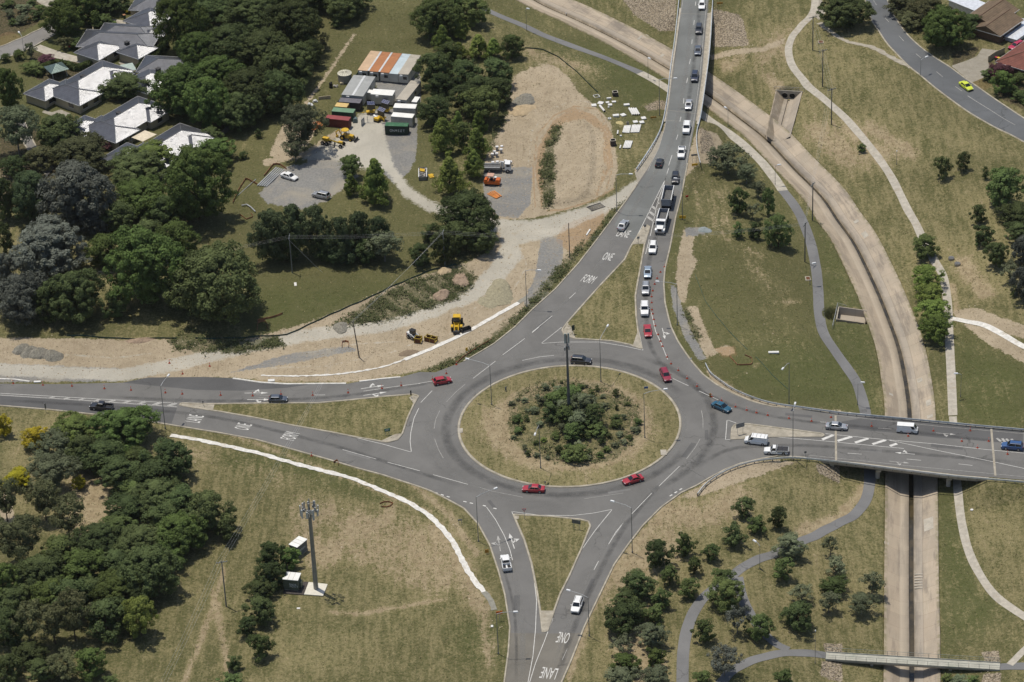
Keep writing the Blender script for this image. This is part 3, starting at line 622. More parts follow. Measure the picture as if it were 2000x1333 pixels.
# ------------------------------------------------------------------ road paint
ZM = ZR + .032
mk, mko = MB(), MB()
def line(px, w=.13, old=False, pat=None):
    P = resample(unproj(px), .5) if pat is None else resample(unproj(px), .25)
    if pat:                                   # (dash, gap)
        on, gap = pat; k = int((on + gap) / .25); o = int(on / .25); ch = [P[i:i + o + 1] for i in range(0, len(P) - o, k)]
    else: ch = [P]
    for C in ch:
        if len(C) < 2: continue
        v, f = sweep(C, [(w / 2, ZM), (-w / 2, ZM)]); (mko if old else mk).add(v, f)
for a in ([(1020,705),(1053,698),(1082,695)], [(982,694),(1025,662)], [(1039,651),(1052.5,640)], [(924,740),(968,706)], [(1040,649),(1078.5,618)], [(1112,584),(1124,572.5)],
   [(817,750),(846,745)], [(710,765),(771,756),(820,750)], [(609,772.5),(635,772.3)], [(669,879),(734.6,897.5)], [(757,903.6),(820,920.5)], [(846,928),(914,947)],
   [(818,798),(808.5,818),(802.5,845),(801,863),(803.5,884),(750,869),(697,856)], [(844,764),(822,787)],
   [(1097,640),(1057,671.7),(1097,669),(1171,669),(1220,677),(1256,685)], [(1255.7,684.6),(1246,640)],
   [(1007,1018),(999.6,1000),(1052,1007),(1116.6,1008),(1160,1003),(1196,995.6),(1161.6,1038),(1135,1076)],
   [(950,991),(968,1016),(985,1047),(996,1075),(1001,1095)], [(1044,1139),(1048,1173),(1046,1229),(1041,1282),(1031,1335),(1018,1400)], [(1080,1208),(1063,1254),(1046,1296),(1034,1335),(1010,1410)],
   [(1188.6,1064),(1203,1040),(1220,1019)], [(1160,1114),(1169,1097)], [(1233.6,1005),(1273,964)], [(1287,950.6),(1327,911.6)],
   [(1437.6,827),(1420,821),(1417,860),(1447,857)], [(1497,853),(1546.5,857),(1620,863),(1654,866.5),(1766,877)],
   [(1612,848),(1733.5,860),(1827.5,868),(1926.5,879),(2010,887)], [(1733.5,860),(1827.5,880),(1926.5,900),(2010,918)],
   [(1655.5,886),(1683,888)], [(1770.6,897.5),(1799,900)], [(1872,907),(1899,910)], [(1602,825),(1616,826)], [(1314,740),(1345,754.6)], [(1365,764.5),(1403,782)],
   [(1272,611),(1280.5,648),(1291.6,672),(1304,703)], [(1268,468.5),(1261,497)], [(1299,352),(1237,476)], [(1303,340),(1285,394),(1270,462)],
   [(1359,4),(1358,12)], [(1356,40),(1355,49.5)], [(1352,78),(1351,87)], [(1348.5,116),(1346.5,126)], [(1343,153),(1341,163)], [(1335.6,193),(1335,203)], [(1330,229),(1328,238)], [(1324,264),(1321,273.5)], [(1312.6,304),(1306,324)], [(1306,329),(1299,352)],
   [(0,769),(173,779),(346.5,788.5)], [(0,772.5),(173,783.5),(346.5,795.8)]):
    line(a)
for a in ([(909,751),(890,767),(872,786)], [(859,803),(851,820),(848,838)], [(849,858),(856,878),(866,896)], [(1370,802),(1373,820),(1373,838)], [(1367.5,858),(1358,875),(1341,897)], [(937,953),(959.5,960),(1021,972)], [(1141,975),(1217,964)],
   [(1715,837),(1741,839)], [(1200,1047),(1220,1019)], [(1334,0),(1322,80),(1314,140),(1307,200),(1300,245),(1287,290),(1265,335)], [(1381,0),(1374,70),(1367,150),(1357,225),(1340,322)], [(1620,811),(1827,833),(2000,848)], [(1580,890),(1778,911),(2000,932)],
   [(500,772),(530,774)], [(502,778),(520,778)], [(1098,1290),(1108,1268)]):
    line(a, .1, True)
for a in ([(1606,859.5),(1628,850.5)], [(1636,862),(1664,853.7)], [(1670,865.5),(1696,857)], [(1704,868.5),(1730,860.3)], [(1738,872),(1752,867.5)]): line(a, .75)
for a in ([(1264,424),(1277,433)], [(1268.6,414.5),(1280,423)], [(1273.5,404),(1283,411)], [(1284,397),(1287,399)], [(1285,386),(1288,388)]): line(a, .75, True)
for i in range(9):
    t = i / 8; x = 100 + 235 * t; yt = 775.6 + (x - 100) * .0535; yb = 779 + (x - 100) * .066; line([(x - 5 - 2 * t, yb), (x + 7 + 2 * t, yt)], .6 + .3 * t, True)
line([(838,959),(884,974)], .3, False, (.9, .6)); line([(905,980),(930,986)], .3, False, (.9, .6)); line([(943,988),(982,998)], .3, False, (.9, 1.8)); line([(1308,970),(1332,955)], .3, False, (.9, .6))
for a in ([(1735,0),(1742,10)], [(1756,71),(1765,81)], [(1789,106),(1799,115)], [(1829,141),(1841,151)], [(1866,170),(1879,179)]): line([tuple(proj(np.array([[*g1(*q)[:2], 0]]))[0]) for q in a], .14, True)
tag(link('lane_marking', mk.mesh('lane_marking'), LINE), kind='structure'); tag(link('worn_lane_marking', mko.mesh('worn_lane_marking'), LINE_OLD), kind='structure')
# the solid line on the street at top right, laid on its surface
def surf_line(px, w, z=.085):
    V, Fs = drape(G(px)[:, :2], w, z, 1.0, 2); tag(link('lane_marking', np_mesh('lane_marking', V, Fs), LINE_OLD), kind='structure')
surf_line([(1890,188),(1920,207),(1950,226),(1983,245)], .16)
for a in ([(1706,2),(1712,11)], [(1728,35),(1736,44)], [(1756,71),(1765,81)], [(1789,106),(1799,115)], [(1829,141),(1841,151)], [(1866,170),(1879,179)]): surf_line(a, .14)

def frame_at(px, toward):
    """ground frame at a picture point: origin, along-direction, right-hand direction"""
    o = unproj([px])[0]; d = unproj([toward])[0] - o; d /= np.hypot(*d); return o, d, np.array([d[1], -d[0]])
def word(txt, px, toward, length=3.4, width=3.0, old=False):
    cu = bpy.data.curves.new('word', 'FONT'); cu.body = txt; cu.align_x = 'CENTER'; cu.align_y = 'CENTER'; cu.offset = .0; cu.resolution_u = 3
    tmp = bpy.data.objects.new('word', cu); COL.objects.link(tmp); bpy.context.view_layer.update()
    me = bpy.data.meshes.new_from_object(tmp); bpy.data.objects.remove(tmp)
    V = np.array([v.co[:] for v in me.vertices]); lo, hi = V.min(0), V.max(0); c = (lo + hi) / 2
    o, d, r = frame_at(px, toward)
    for v in me.vertices:
        a = (v.co.x - c[0]) / (hi[0] - lo[0]) * width; b = (v.co.y - c[1]) / (hi[1] - lo[1]) * length
        q = o + r * a + d * b; v.co = (q[0], q[1], ZM)
    tag(link('painted_word', me, LINE_OLD if old else LINE), kind='structure')
word('FORM', (1150,546), (1188,502), 3.6, 3.0); word('ONE', (1188,502), (1218,457), 3.6, 2.3); word('LANE', (1218,457), (1240,420), 3.4, 3.0)
word('FORM', (566.5,852.5), (475,834), 3.5, 3.0); word('ONE', (475,834), (380,818.5), 3.5, 2.4); word('LANE', (380,818.5), (290,806), 3.5, 2.9)
word('ONE', (1100,1246.5), (1073,1315), 3.6, 2.4); word('LANE', (1072,1316), (1045,1390), 3.6, 3.2)
def arrow(px, toward, kind='straight', size=1.0, old=False):
    o, d, r = frame_at(px, toward); m = MB()
    def S(pl): m.add([(*(o + r * a * size + d * b * size), ZM + .001) for a, b in pl], [list(range(len(pl)))])
    S([(-.09, -2.6), (.09, -2.6), (.09, 1.2), (-.09, 1.2)])
    if 's' in kind: S([(-.42, 1.2), (.42, 1.2), (0, 2.8)])
    for k, sg in (('l', -1), ('r', 1)):
        if k in kind:
            S([(.0, -.9), (.0, -.45), (sg * .8, .45), (sg * .8, .0)][::-sg]); S([(sg * .55, .75), (sg * .75, -.45), (sg * 1.6, .45)])
    tag(link('painted_arrow', m.mesh('painted_arrow'), LINE_OLD if old else LINE), kind='structure')
arrow((1000,1058), (994,1040), 'sr', 1.05); arrow((975,1063), (972,1045), 'sl', 1.05, True)
arrow((500,768.5), (530,768.2), 'sl'); arrow((505,781.5), (535,781.4), 'sr'); arrow((727,757), (760,752), 'sl'); arrow((732,770), (765,765), 'sr')
arrow((1296,652), (1301,672), 'sl', .9); arrow((1272,655), (1274,672), 's', .8, True); arrow((1768,886.5), (1740,884), 'sr', .8); arrow((1756,903.5), (1790,907), 'sr', .8, True); arrow((1847,848), (1870,850), 'sr', .8, True)
bm_ = MB()
for i in range(4):
    o = unproj([(1951 + i * 9, 860 + i * .6)])[0]; bm_.box((o[0], o[1], ZM), (.55, 1.5, .004), rz=.5 - .25 * (i % 2))
tag(bm_.build('painted_word', LINE_OLD), kind='structure')

# ------------------------------------------------------------------ storm drain
def drain_material():
    t = NT('drain_concrete'); t.set(.85, 0, .25)
    v = t.n('Attribute'); v.attribute_name = 'run'; sp = t.n('SeparateXYZ'); t.l(v.outputs['Vector'], sp.inputs[0])
    st = t.noise(1, 5, .7, v.outputs['Vector'], (.35, .05, 1)); st2 = t.noise(1, 4, .7, v.outputs['Vector'], (1.6, .12, 1))
    k = t.mix(t.ramp(t.noise(.16, 5, .65), .35, .7), (.43, .355, .265), (.365, .31, .235)); k = t.mix(t.math('MULTIPLY', t.ramp(st, .47, .62), .75), k, (.21, .18, .145)); k = t.mix(t.math('MULTIPLY', t.ramp(st2, .5, .75), .5), k, (.52, .45, .345))
    br = t.n('TexBrick'); br.inputs['Scale'].default_value = 1; br.inputs['Mortar Size'].default_value = .035; br.inputs['Brick Width'].default_value = 60; br.inputs['Row Height'].default_value = 4.5; br.inputs['Color1'].default_value = (1, 1, 1, 1); br.inputs['Color2'].default_value = (.8, .8, .82, 1); br.inputs['Mortar'].default_value = (.45, .42, .38, 1); br.offset = 0
    t.l(v.outputs['Vector'], br.inputs['Vector']); k = t.mix(.75, k, br.outputs[0], 'MULTIPLY')
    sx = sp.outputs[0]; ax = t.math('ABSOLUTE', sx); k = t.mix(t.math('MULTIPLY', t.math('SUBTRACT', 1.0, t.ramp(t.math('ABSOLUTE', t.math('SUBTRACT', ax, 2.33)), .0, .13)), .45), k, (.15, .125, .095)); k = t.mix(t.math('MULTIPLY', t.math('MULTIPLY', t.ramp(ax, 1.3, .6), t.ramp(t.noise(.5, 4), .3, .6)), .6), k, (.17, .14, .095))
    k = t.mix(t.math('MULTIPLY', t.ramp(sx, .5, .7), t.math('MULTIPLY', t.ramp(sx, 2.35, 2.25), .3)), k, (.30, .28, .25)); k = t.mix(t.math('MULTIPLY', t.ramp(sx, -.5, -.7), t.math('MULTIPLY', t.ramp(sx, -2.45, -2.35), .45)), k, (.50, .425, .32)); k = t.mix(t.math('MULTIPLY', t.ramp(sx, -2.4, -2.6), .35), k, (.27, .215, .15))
    k = t.mix(t.math('MULTIPLY', t.ramp(ax, 4.7, 5.4), t.math('MULTIPLY', t.ramp(t.noise(.8, 4), .4, .6), .6)), k, (.16, .15, .07)); t.col(k); return t.m
DRC = drain_material()
def ribbon3(name, P, prof, mat):
    v, f = sweep(P, prof); me = np_mesh(name, v, f); m = len(prof); s = np.r_[0, np.cumsum(np.hypot(*(P[1:] - P[:-1]).T))]
    run = np.zeros((len(v), 3)); run[:, 0] = np.tile([a for a, _ in prof], len(P)); run[:, 1] = np.repeat(s, m)
    a = me.attributes.new('run', 'FLOAT_VECTOR', 'POINT'); a.data.foreach_set('vector', run.astype(np.float32).ravel())
    return tag(link(name, me, mat), kind='structure')
DP = resample(DRAIN, 1.0)
prof = [(5.6, -4.9), (5.6, -4.08), (5.35, -4.08), (2.25, -5.52), (.50, -5.66), (.48, -6.5), (-.48, -6.5), (-.50, -5.66), (-2.4, -5.52), (-5.35, -4.08), (-5.6, -4.08), (-5.6, -4.9)]
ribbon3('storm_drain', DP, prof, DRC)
wt = NT('drain_water'); wt.set(.12, 0, .5); wt.col(wt.mix(wt.ramp(wt.noise(.3, 4), .4, .6), (.035, .03, .018), (.07, .055, .03)))
v, f = sweep(DP, [(.48, -6.2), (-.48, -6.2)]); tag(link('drain_water', np_mesh('drain_water', v, f), wt.m), kind='structure')
# pale patches and slab repairs on the drain lining
pm = MB()
for px, w, h, zz in (((1796,742), 1.1, 1.5, -4.95), ((1813,788), 1.1, 2.4, -4.75), ((1816,815), 1.3, 1.4, -4.7), ((1813,1025), 2.0, 4.6, -5.0), ((1672,433), 1.1, 1.2, -4.9), ((1689,458), 1.2, 2.6, -4.9), ((1740,773), .9, .9, -5.1), ((1250,76), 1.6, .8, -5.0), ((1261,76), 1.2, 1.2, -5.0), ((1293,107), 1.0, 1.0, -5.0), ((1731,1065), .9, .8, -4.7)):
    o = unproj([px], zz)[0]; i = np.argmin(np.hypot(*(DP - o).T)); tn = DP[min(i + 1, len(DP) - 1)] - DP[i - 1]; tn /= np.hypot(*tn); nn = np.array([-tn[1], tn[0]]); V = []
    for a, b in ((-.5, -.5), (.5, -.5), (.55, .48), (-.42, .5)):
        q = o + nn * a * w + tn * b * h; dd = (q - DP[i]) @ nn; V.append((*q, np.interp(dd, [-5.35, -2.4, 2.25, 5.35], [-4.08, -5.52, -5.52, -4.08]) + .035))
    pm.add(V, [(0, 1, 2, 3)])
tag(pm.build('drain_patch', CONC_P), kind='structure')
st = MB()
for k in range(6):
    o = unproj([(1794, 1122 + k * 5.4)], -5.5)[0]; st.box((o[0], o[1], -5.5), (1.7, .32, .1))
tag(st.build('drain_step', CONC_P), kind='structure')
# twin-pipe outlet with its headwall
def outlet(name, axis, w0, w1, ztop, bed0=-5.0, slot=.3, bw=1.25):
    a, b = axis; d = (b - a) / np.hypot(*(b - a)); n = np.array([-d[1], d[0]]); L = np.hypot(*(b - a)); V, Fs, RUN = [], [], []
    for i in range(9):
        t = i / 8; k = w0 + (w1 - w0) * t; bed = bed0 - .45 * t; top = ztop + (-4.1 - ztop) * t
        for o, z in ((k, top - .8), (k, top + .05), (k - .25, top + .05), (bw, bed), (slot, bed - .1), (slot - .02, bed - .5), (-slot + .02, bed - .5), (-slot, bed - .1), (-bw, bed), (-k + .25, top + .05), (-k, top + .05), (-k, top - .8)):
            q = a + d * L * t + n * o; V.append((*q, z)); RUN.append((o * .25 + .9, L * t * 1.2, 0))
    for i in range(8):
        for k in range(11): Fs.append((i * 12 + k, i * 12 + k + 1, i * 12 + 13 + k, i * 12 + 12 + k))
    me = bpy.data.meshes.new(name); me.from_pydata(V, [], Fs)
    at = me.attributes.new('run', 'FLOAT_VECTOR', 'POINT'); at.data.foreach_set('vector', np.array(RUN, np.float32).ravel()); tag(link(name, me, DRC), kind='structure'); return a, d, n
a, d, n = outlet('storm_drain', SIDE1, 3.5, 3.2, -2.9)
hw = empty('headwall', (*a, -5.0), math.atan2(d[1], d[0]) - math.pi / 2, 'concrete headwall with two round pipe mouths and a rail along its top', 'headwall')
MB().box((0, -.2, 1.0), (7.2, .4, 2.4)).build('wall', CONC, hw)
DARK = paint('pipe_dark', (.006, .006, .006), .9, 0, .1)  # near-black faces stand in for the shade inside pipe openings
for x in (-.85, 1.1):
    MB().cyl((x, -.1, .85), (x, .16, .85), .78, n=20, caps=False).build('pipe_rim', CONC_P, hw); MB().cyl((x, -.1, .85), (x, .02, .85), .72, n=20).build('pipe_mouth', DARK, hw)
STEEL = paint('galvanised_steel', (.42, .43, .43), .5, .3, .2, .8, .5); STEEL_D = paint('weathered_steel', (.16, .16, .16), .6, .2, .25)
rl = MB().tube([(-4, -.4, 3.1), (4, -.4, 3.1)], .05).tube([(-4, -.4, 2.65), (4, -.4, 2.65)], .04)
for x in np.linspace(-4, 4, 6): rl.cyl((x, -.4, 2.0), (x, -.4, 3.1), .04)
rl.build('railing', paint('grey_rail', (.3, .29, .25), .7), hw)
a2, d2, n2 = outlet('storm_drain', SIDE2, 2.9, 2.9, -3.45, -5.25, .12, 2.3)
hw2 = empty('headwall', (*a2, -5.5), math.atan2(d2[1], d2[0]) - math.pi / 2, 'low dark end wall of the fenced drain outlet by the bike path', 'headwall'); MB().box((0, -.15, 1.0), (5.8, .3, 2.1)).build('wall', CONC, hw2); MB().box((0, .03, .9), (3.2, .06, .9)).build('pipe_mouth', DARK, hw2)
fp = G([(1626,643),(1636,600),(1690,617)])                                  # mesh fence round the second outlet
fe = empty('outlet_fence', tuple(fp[1]), 0, 'grey pipe rail fence on two sides of the drain outlet by the bike path', 'fence')
q = [Vector(p) - Vector(fp[1]) for p in fp]; fr = MB(); ms = MB()
for i in range(2):
    A, B = q[i], q[i + 1]; fr.tube([A + Vector((0, 0, 1.15)), B + Vector((0, 0, 1.15))], .045).tube([A + Vector((0, 0, .6)), B + Vector((0, 0, .6))], .03)
    for k in range(int((B - A).length / 1.6) + 1):
        p = A.lerp(B, k / max(1, int((B - A).length / 1.6))); MB().cyl(p - Vector((0, 0, .3)), p + Vector((0, 0, 1.18)), .045).build('post', STEEL, fe)
fr.build('rail', STEEL, fe)

# ------------------------------------------------------------------ bridges
def hex2(px, z): return [tuple(p) for p in unproj(px, z)]
def loc2(P, o): return [(p[0] - o[0], p[1] - o[1]) for p in P]
o = unproj([(1778, 872)])[0]
br = empty('road_bridge', (*o, 0), 0, 'wide concrete road bridge over the storm drain east of the roundabout', 'bridge')
near = unproj([(1572,897),(1679,908.6),(1778,921),(1877,933),(2000,943),(2180,962)]); far = unproj([(2180,857),(2000,841),(1827,826.5),(1679,809),(1590,801)])
NE, FA = loc2(near, o), loc2(far, o)
MB().slab(NE + FA, -.55, -.015).build('deck', CONC, br)
def offs(P, dist): P = np.array(P); return [tuple(p) for p in P + normals2(P) * dist]
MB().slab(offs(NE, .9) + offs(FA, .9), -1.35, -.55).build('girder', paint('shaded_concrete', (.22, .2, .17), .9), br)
for P in (NE, FA):
    v, f = sweep(resample(np.array(P), 1.5), [(.02, -.5), (.02, .2), (.38, .2), (.38, -.1)]); MB().add(v, f).build('edge_kerb', CONC_P, br)
base = unproj([(1715,936), (1853,952)], -3.9)
for i, p in enumerate(base):
    for k in range(3):
        q = p - o + np.array([(.8 + .0) * k * 0, 5.4 * k + .8]); z0 = -4.4
        MB().cyl((q[0], q[1], z0), (q[0], q[1], -1.5), .5, n=14).build('pier', CONC_P, br)
    MB().box((p[0] - o[0], p[1] - o[1] + 6.2, -1.55), (1.1, 13.5, .5)).build('crosshead', CONC, br)
for px, w in (((1618,862), 1.0), ((1937,890), 1.0)):
    p = unproj([px])[0] - o; MB().box((p[0], p[1] - .6, -2.2), (w, 13.6, 3.0)).build('abutment', CONC, br)

on = unproj([(1348,125)])[0]
bn = empty('road_bridge', (*on, 0), 0, 'narrow concrete road bridge carrying the queue of cars over the drain', 'bridge')
lf = unproj([(1296,240),(1302,205),(1310,140),(1319,80),(1327,18)]); rt = unproj([(1393,18),(1388,80),(1380,150),(1370,215),(1364,245)])
LF, RT = loc2(lf, on), loc2(rt, on)
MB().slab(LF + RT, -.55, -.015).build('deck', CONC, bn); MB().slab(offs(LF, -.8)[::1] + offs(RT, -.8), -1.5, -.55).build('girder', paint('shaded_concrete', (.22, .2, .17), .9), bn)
for P in (LF, RT):
    v, f = sweep(resample(np.array(P), 1.5), [(-.03, -.5), (-.03, .3), (-.5, .3), (-.5, -.1)]); MB().add(v, f).build('edge_kerb', CONC_P, bn)
for t in (.3, .62):
    A = np.array(LF[0]) * (1 - t) + np.array(LF[-1]) * t; B = np.array(RT[-1]) * (1 - t) + np.array(RT[0]) * t; c = (A + B) / 2; ang = math.atan2(*(B - A)[::-1])
    MB().box((*c, -1.75), (np.hypot(*(B - A)) * .8, 1.0, .5), ang).build('crosshead', CONC, bn)
    for s in (.25, .5, .75): q = A * (1 - s) + B * s; MB().cyl((*q, -6), (*q, -1.5), .45, n=12).build('pier', CONC_P, bn)
for A, B in ((LF[0], RT[-1]), (LF[-1], RT[0])):
    A, B = np.array(A), np.array(B); c = (A + B) / 2; MB().box((*c, -2.0), (np.hypot(*(B - A)), .8, 2.9), math.atan2(*(B - A)[::-1])).build('abutment', CONC, bn)
jn = MB()
for px in ([(1306,216),(1368,224)], [(1328,27),(1384,29)], [(1299,236),(1362,239)]):
    A, B = unproj(px); c = (A + B) / 2; jn.box((*c, ZR + .012), (np.hypot(*(B - A)), .1, .006), math.atan2(*(B - A)[::-1]))
for px in ([(1632,812),(1633,900)], [(1936,838),(1944,930)]):
    A, B = unproj(px); c = (A + B) / 2; jn.box((*c, ZR + .03), (np.hypot(*(B - A)), .45, .006), math.atan2(*(B - A)[::-1]))
tag(jn.build('expansion_joint', CONC), kind='structure')

# footbridge
A, B = unproj([(1613, 1281), (1953, 1302)], -2.75); L = np.hypot(*(B - A)); an = math.atan2(*(B - A)[::-1]); c = (A + B) / 2
fb = empty('footbridge', (*c, -2.75), an, 'long narrow pale concrete footbridge with thin rails over the storm drain', 'bridge')
FBC = paint('footbridge_concrete', (.40, .39, .33), .85, 0, .2, .5, .2, (.3, .31, .25))
MB().box((0, 0, -.09), (L, 2.3, .18)).build('deck', FBC, fb); MB().box((0, 0, -.5), (L - .6, 1.7, .64)).build('girder', CONC, fb)
for s in (-1, 1):
    MB().box((0, s * 1.2, -.05), (L, .1, .4)).build('edge_beam', FBC, fb)
    r = MB().tube([(-L / 2, s * 1.22, 1.1), (L / 2, s * 1.22, 1.1)], .035); r.tube([(-L / 2, s * 1.22, .6), (L / 2, s * 1.22, .6)], .018); r.build('handrail', paint('green_grey_rail', (.22, .25, .22), .5), fb)
    for x in np.linspace(-L / 2, L / 2, 18): MB().cyl((x, s * 1.22, -.1), (x, s * 1.22, 1.1), .03).build('post', STEEL_D, fb)
for x in (-8.0, 7.5): MB().box((x, 0, -1.7), (.6, 1.5, 2.2)).build('pier', CONC, fb)
for x in (-5.2, 11, -16.5): MB().box((x, 0, .003), (.12, 2.2, .006)).build('joint', CONC_P, fb)

# ------------------------------------------------------------------ guard rails
GALV = paint('guardrail_zinc', (.60, .63, .64), .45, .25, .2, .9, .5)
def guardrail(px, label, z=.72, base=0.0, double=False, step=2.0):
    P = resample(smooth(unproj(px, z), 4), .5); o = P[0]; P = P - o
    g = empty('guardrail', (*o, base), 0, label, 'guardrail', 'guardrails along the roads')
    v, f = sweep(P, [(-.03, .38), (.09, .47), (.0, .58), (.09, .69), (-.03, .79), (-.11, .79), (-.11, .38), (-.03, .38)]); MB().add(v, f).build('beam', GALV, g)
    if double: MB().tube([(*p, 1.05) for p in P[::4]], .05).build('top_rail', GALV, g)
    k = int(step / .5); pm = MB().box((0, 0, .35), (.13, .16, .8)).mesh('post'); N = normals2(P)
    for i in range(0, len(P), k):
        p = link('post', pm, STEEL_D if not double else GALV, g, (*(P[i] - N[i] * .0), 0)); p.rotation_euler = (0, 0, math.atan2(N[i][1], N[i][0]))
guardrail([(1378,709),(1388,727),(1410,744),(1430,757.5),(1460,771),(1492,782),(1522,788.5),(1559,793.5),(1620,802),(1654,806),(1728,813),(1827,822),(1926,831.5),(2000,838),(2150,852)], 'bright steel guardrail along the far kerb of the eastern bridge')
guardrail([(1362,964),(1378,944.5),(1405,925),(1437.6,910),(1472,900),(1509,895),(1551,893),(1620,899),(1679,906),(1778,918.5),(1877,930),(2000,940.5),(2150,957)], 'steel guardrail curving along the near edge of the eastern bridge')
guardrail([(1328,-30),(1326,0),(1318,74),(1309,138),(1303,192),(1294,240),(1281.7,270),(1262,302),(1243,330)], 'steel guardrail on the left side of the northern bridge', step=1.6)
guardrail([(1393,-30),(1392,0),(1387,87),(1379,155),(1369,223),(1361,258),(1362,290),(1368,318)], 'steel guardrail on the right side of the northern bridge', step=1.6)
# ------------------------------------------------------------------ trees
def leaf_material(name, c1, c2, tr=.22):
    t = NT(name); t.set(.7, 0, .08)
    isl = t.n('NewGeometry').outputs['Random Per Island']; oi = t.n('ObjectInfo').outputs['Random']
    k = t.mix(t.ramp(isl, .1, .9), c1, c2)
    k = t.mix(t.ramp(t.noise(.42, 3, .6), .35, .68), k, t.mix(.5, k, tuple(min(1, x * 1.9) for x in c2)))
    h = t.n('HueSaturation'); h.inputs['Hue'].default_value = .5
    v = t.n('MapRange'); v.inputs[3].default_value = .70; v.inputs[4].default_value = 1.35; t.l(oi, v.inputs[0]); t.l(v.outputs[0], h.inputs['Value'])
    v2 = t.n('MapRange'); v2.inputs[3].default_value = .485; v2.inputs[4].default_value = .515; t.l(t.math('FRACT', t.math('MULTIPLY', oi, 7.3)), v2.inputs[0]); t.l(v2.outputs[0], h.inputs['Hue'])
    t.l(k, h.inputs['Color']); t.l(h.outputs[0], t.b.inputs['Base Color'])
    tl = t.n('BsdfTranslucent'); t.l(h.outputs[0], tl.inputs[0]); mx = t.n('MixShader'); mx.inputs[0].default_value = tr
    t.l(t.b.outputs[0], mx.inputs[1]); t.l(tl.outputs[0], mx.inputs[2]); t.l(mx.outputs[0], t.t.nodes['Material Output'].inputs[0]); return t.m
LEAF = {'dark': leaf_material('dark_leaves', (0.0488, 0.0681, 0.0276), (0.0881, 0.1124, 0.0431), .28), 'pine': leaf_material('pine_needles', (0.0519, 0.0740, 0.0370), (0.0881, 0.1139, 0.0523), .25),
 'elm': leaf_material('broad_leaves', (0.0661, 0.0932, 0.0293), (0.1164, 0.1605, 0.0469), .3), 'lime': leaf_material('bright_leaves', (.115, .150, .038), (.19, .235, .062), .34),
 'grey': leaf_material('grey_leaves', (.085, .092, .076), (.125, .134, .108), .25), 'olive': leaf_material('olive_needles', (0.0787, 0.0865, 0.0408), (0.1159, 0.1187, 0.0570), .28),
 'yellow': leaf_material('golden_leaves', (0.2100, 0.1850, 0.0144), (0.3400, 0.3000, 0.0288), .3), 'green': leaf_material('green_leaves', (0.0740, 0.0977, 0.0370), (0.1104, 0.1449, 0.0490), .3),
 'euc': leaf_material('gum_leaves', (0.0819, 0.0932, 0.0540), (0.1242, 0.1408, 0.0795), .28), 'sage': leaf_material('sage_leaves', (0.1101, 0.1321, 0.0755), (0.1587, 0.1794, 0.1033), .28), 'plum': leaf_material('plum_leaves', (0.0708, 0.0315, 0.0408), (0.1227, 0.0551, 0.0650))}
BARK = paint('bark', (.11, .085, .06), .95, 0, .4, 2.0, .1); BARK_G = paint('grey_bark', (.22, .2, .17), .95, 0, .4, 2.0, .1)
PROFILE = {'round': lambda z: math.sqrt(max(0, 1 - abs(2 * z - .92) ** 2.3 * .98)) if z < .96 else .25, 'cone': lambda z: max(.06, (1 - z) ** .75) * (min(1, z * 5 + .55)),
 'spread': lambda z: (.55 + .6 * z if z < .55 else math.sqrt(max(0, 1 - ((z - .55) / .5) ** 2))) , 'loose': lambda z: math.sqrt(max(.02, 1 - abs(2 * z - 1.1) ** 2)) * .95}
CLS = {'S': (4.0, 4.0, .23, 52, 78), 'M': (8.5, 8.0, .30, 165, 92), 'L': (15.0, 13.0, .38, 380, 100)}
def crown_mesh(name, shape, cls, seed):
    D, H, ls, nc, per = CLS[cls]; R = D / 2; rng = np.random.RandomState(seed); zb = .10 if shape != 'loose' else .28
    if shape == 'loose': nc = int(nc * .62); per = int(per * .75)
    pos, nrm, sz = [], [], []
    lob = rng.rand(6) * 6.28
    for i in range(nc):
        z = zb + (1 - zb) * (rng.rand() ** .8); u = (z - zb) / (1 - zb); a = rng.rand() * 6.283
        pr = PROFILE[shape](u) * (1 + .16 * math.sin(3 * a + lob[0]) + .12 * math.sin(2 * a + lob[1] + 4 * u) + .10 * math.sin(5 * a + lob[2] - 6 * u))
        f = 1 - .7 * rng.rand() ** 1.8; rc = R * (.20 + .13 * rng.rand()) * (.75 + .25 * pr) * (.82 if cls == 'S' else .46 if cls == 'L' else .60) * (.7 + .7 * rng.rand())
        rad_ = max(0, R * pr * f - rc * .55)
        c = np.array([rad_ * math.cos(a), rad_ * math.sin(a), min(H * z, H - rc * .75)])
        d = rng.normal(size=(per, 3)); d[:, 2] += .25; d /= np.linalg.norm(d, axis=1)[:, None]
        p = c + d * (rc * (.55 + .5 * rng.rand(per) ** .7))[:, None] * np.array([1, 1, .78])
        out = p - np.array([0, 0, H * .42]); out /= np.linalg.norm(out, axis=1)[:, None] + 1e-6
        n = d * .75 + out * .4 + rng.normal(size=(per, 3)) * .42 + np.array([0, 0, .25])
        pos.append(p); nrm.append(n); sz.append(ls * (.65 + .7 * rng.rand(per)))
    p = np.concatenate(pos); n = np.concatenate(nrm); s = np.concatenate(sz)[:, None]; n /= np.linalg.norm(n, axis=1)[:, None]
    p[:, 2] = np.maximum(p[:, 2], H * .03)
    t = np.cross(n, rng.normal(size=n.shape)); t /= np.linalg.norm(t, axis=1)[:, None]; b = np.cross(n, t)
    k = .62 + .3 * rng.rand(len(p), 1)
    V = np.stack([p - t * s * .5, p - b * s * .5 * k + n * s * .08, p + t * s * .55, p + b * s * .5 * k + n * s * .08], 1).reshape(-1, 3)
    return np_mesh(name, V, np.arange(len(V)).reshape(-1, 4))
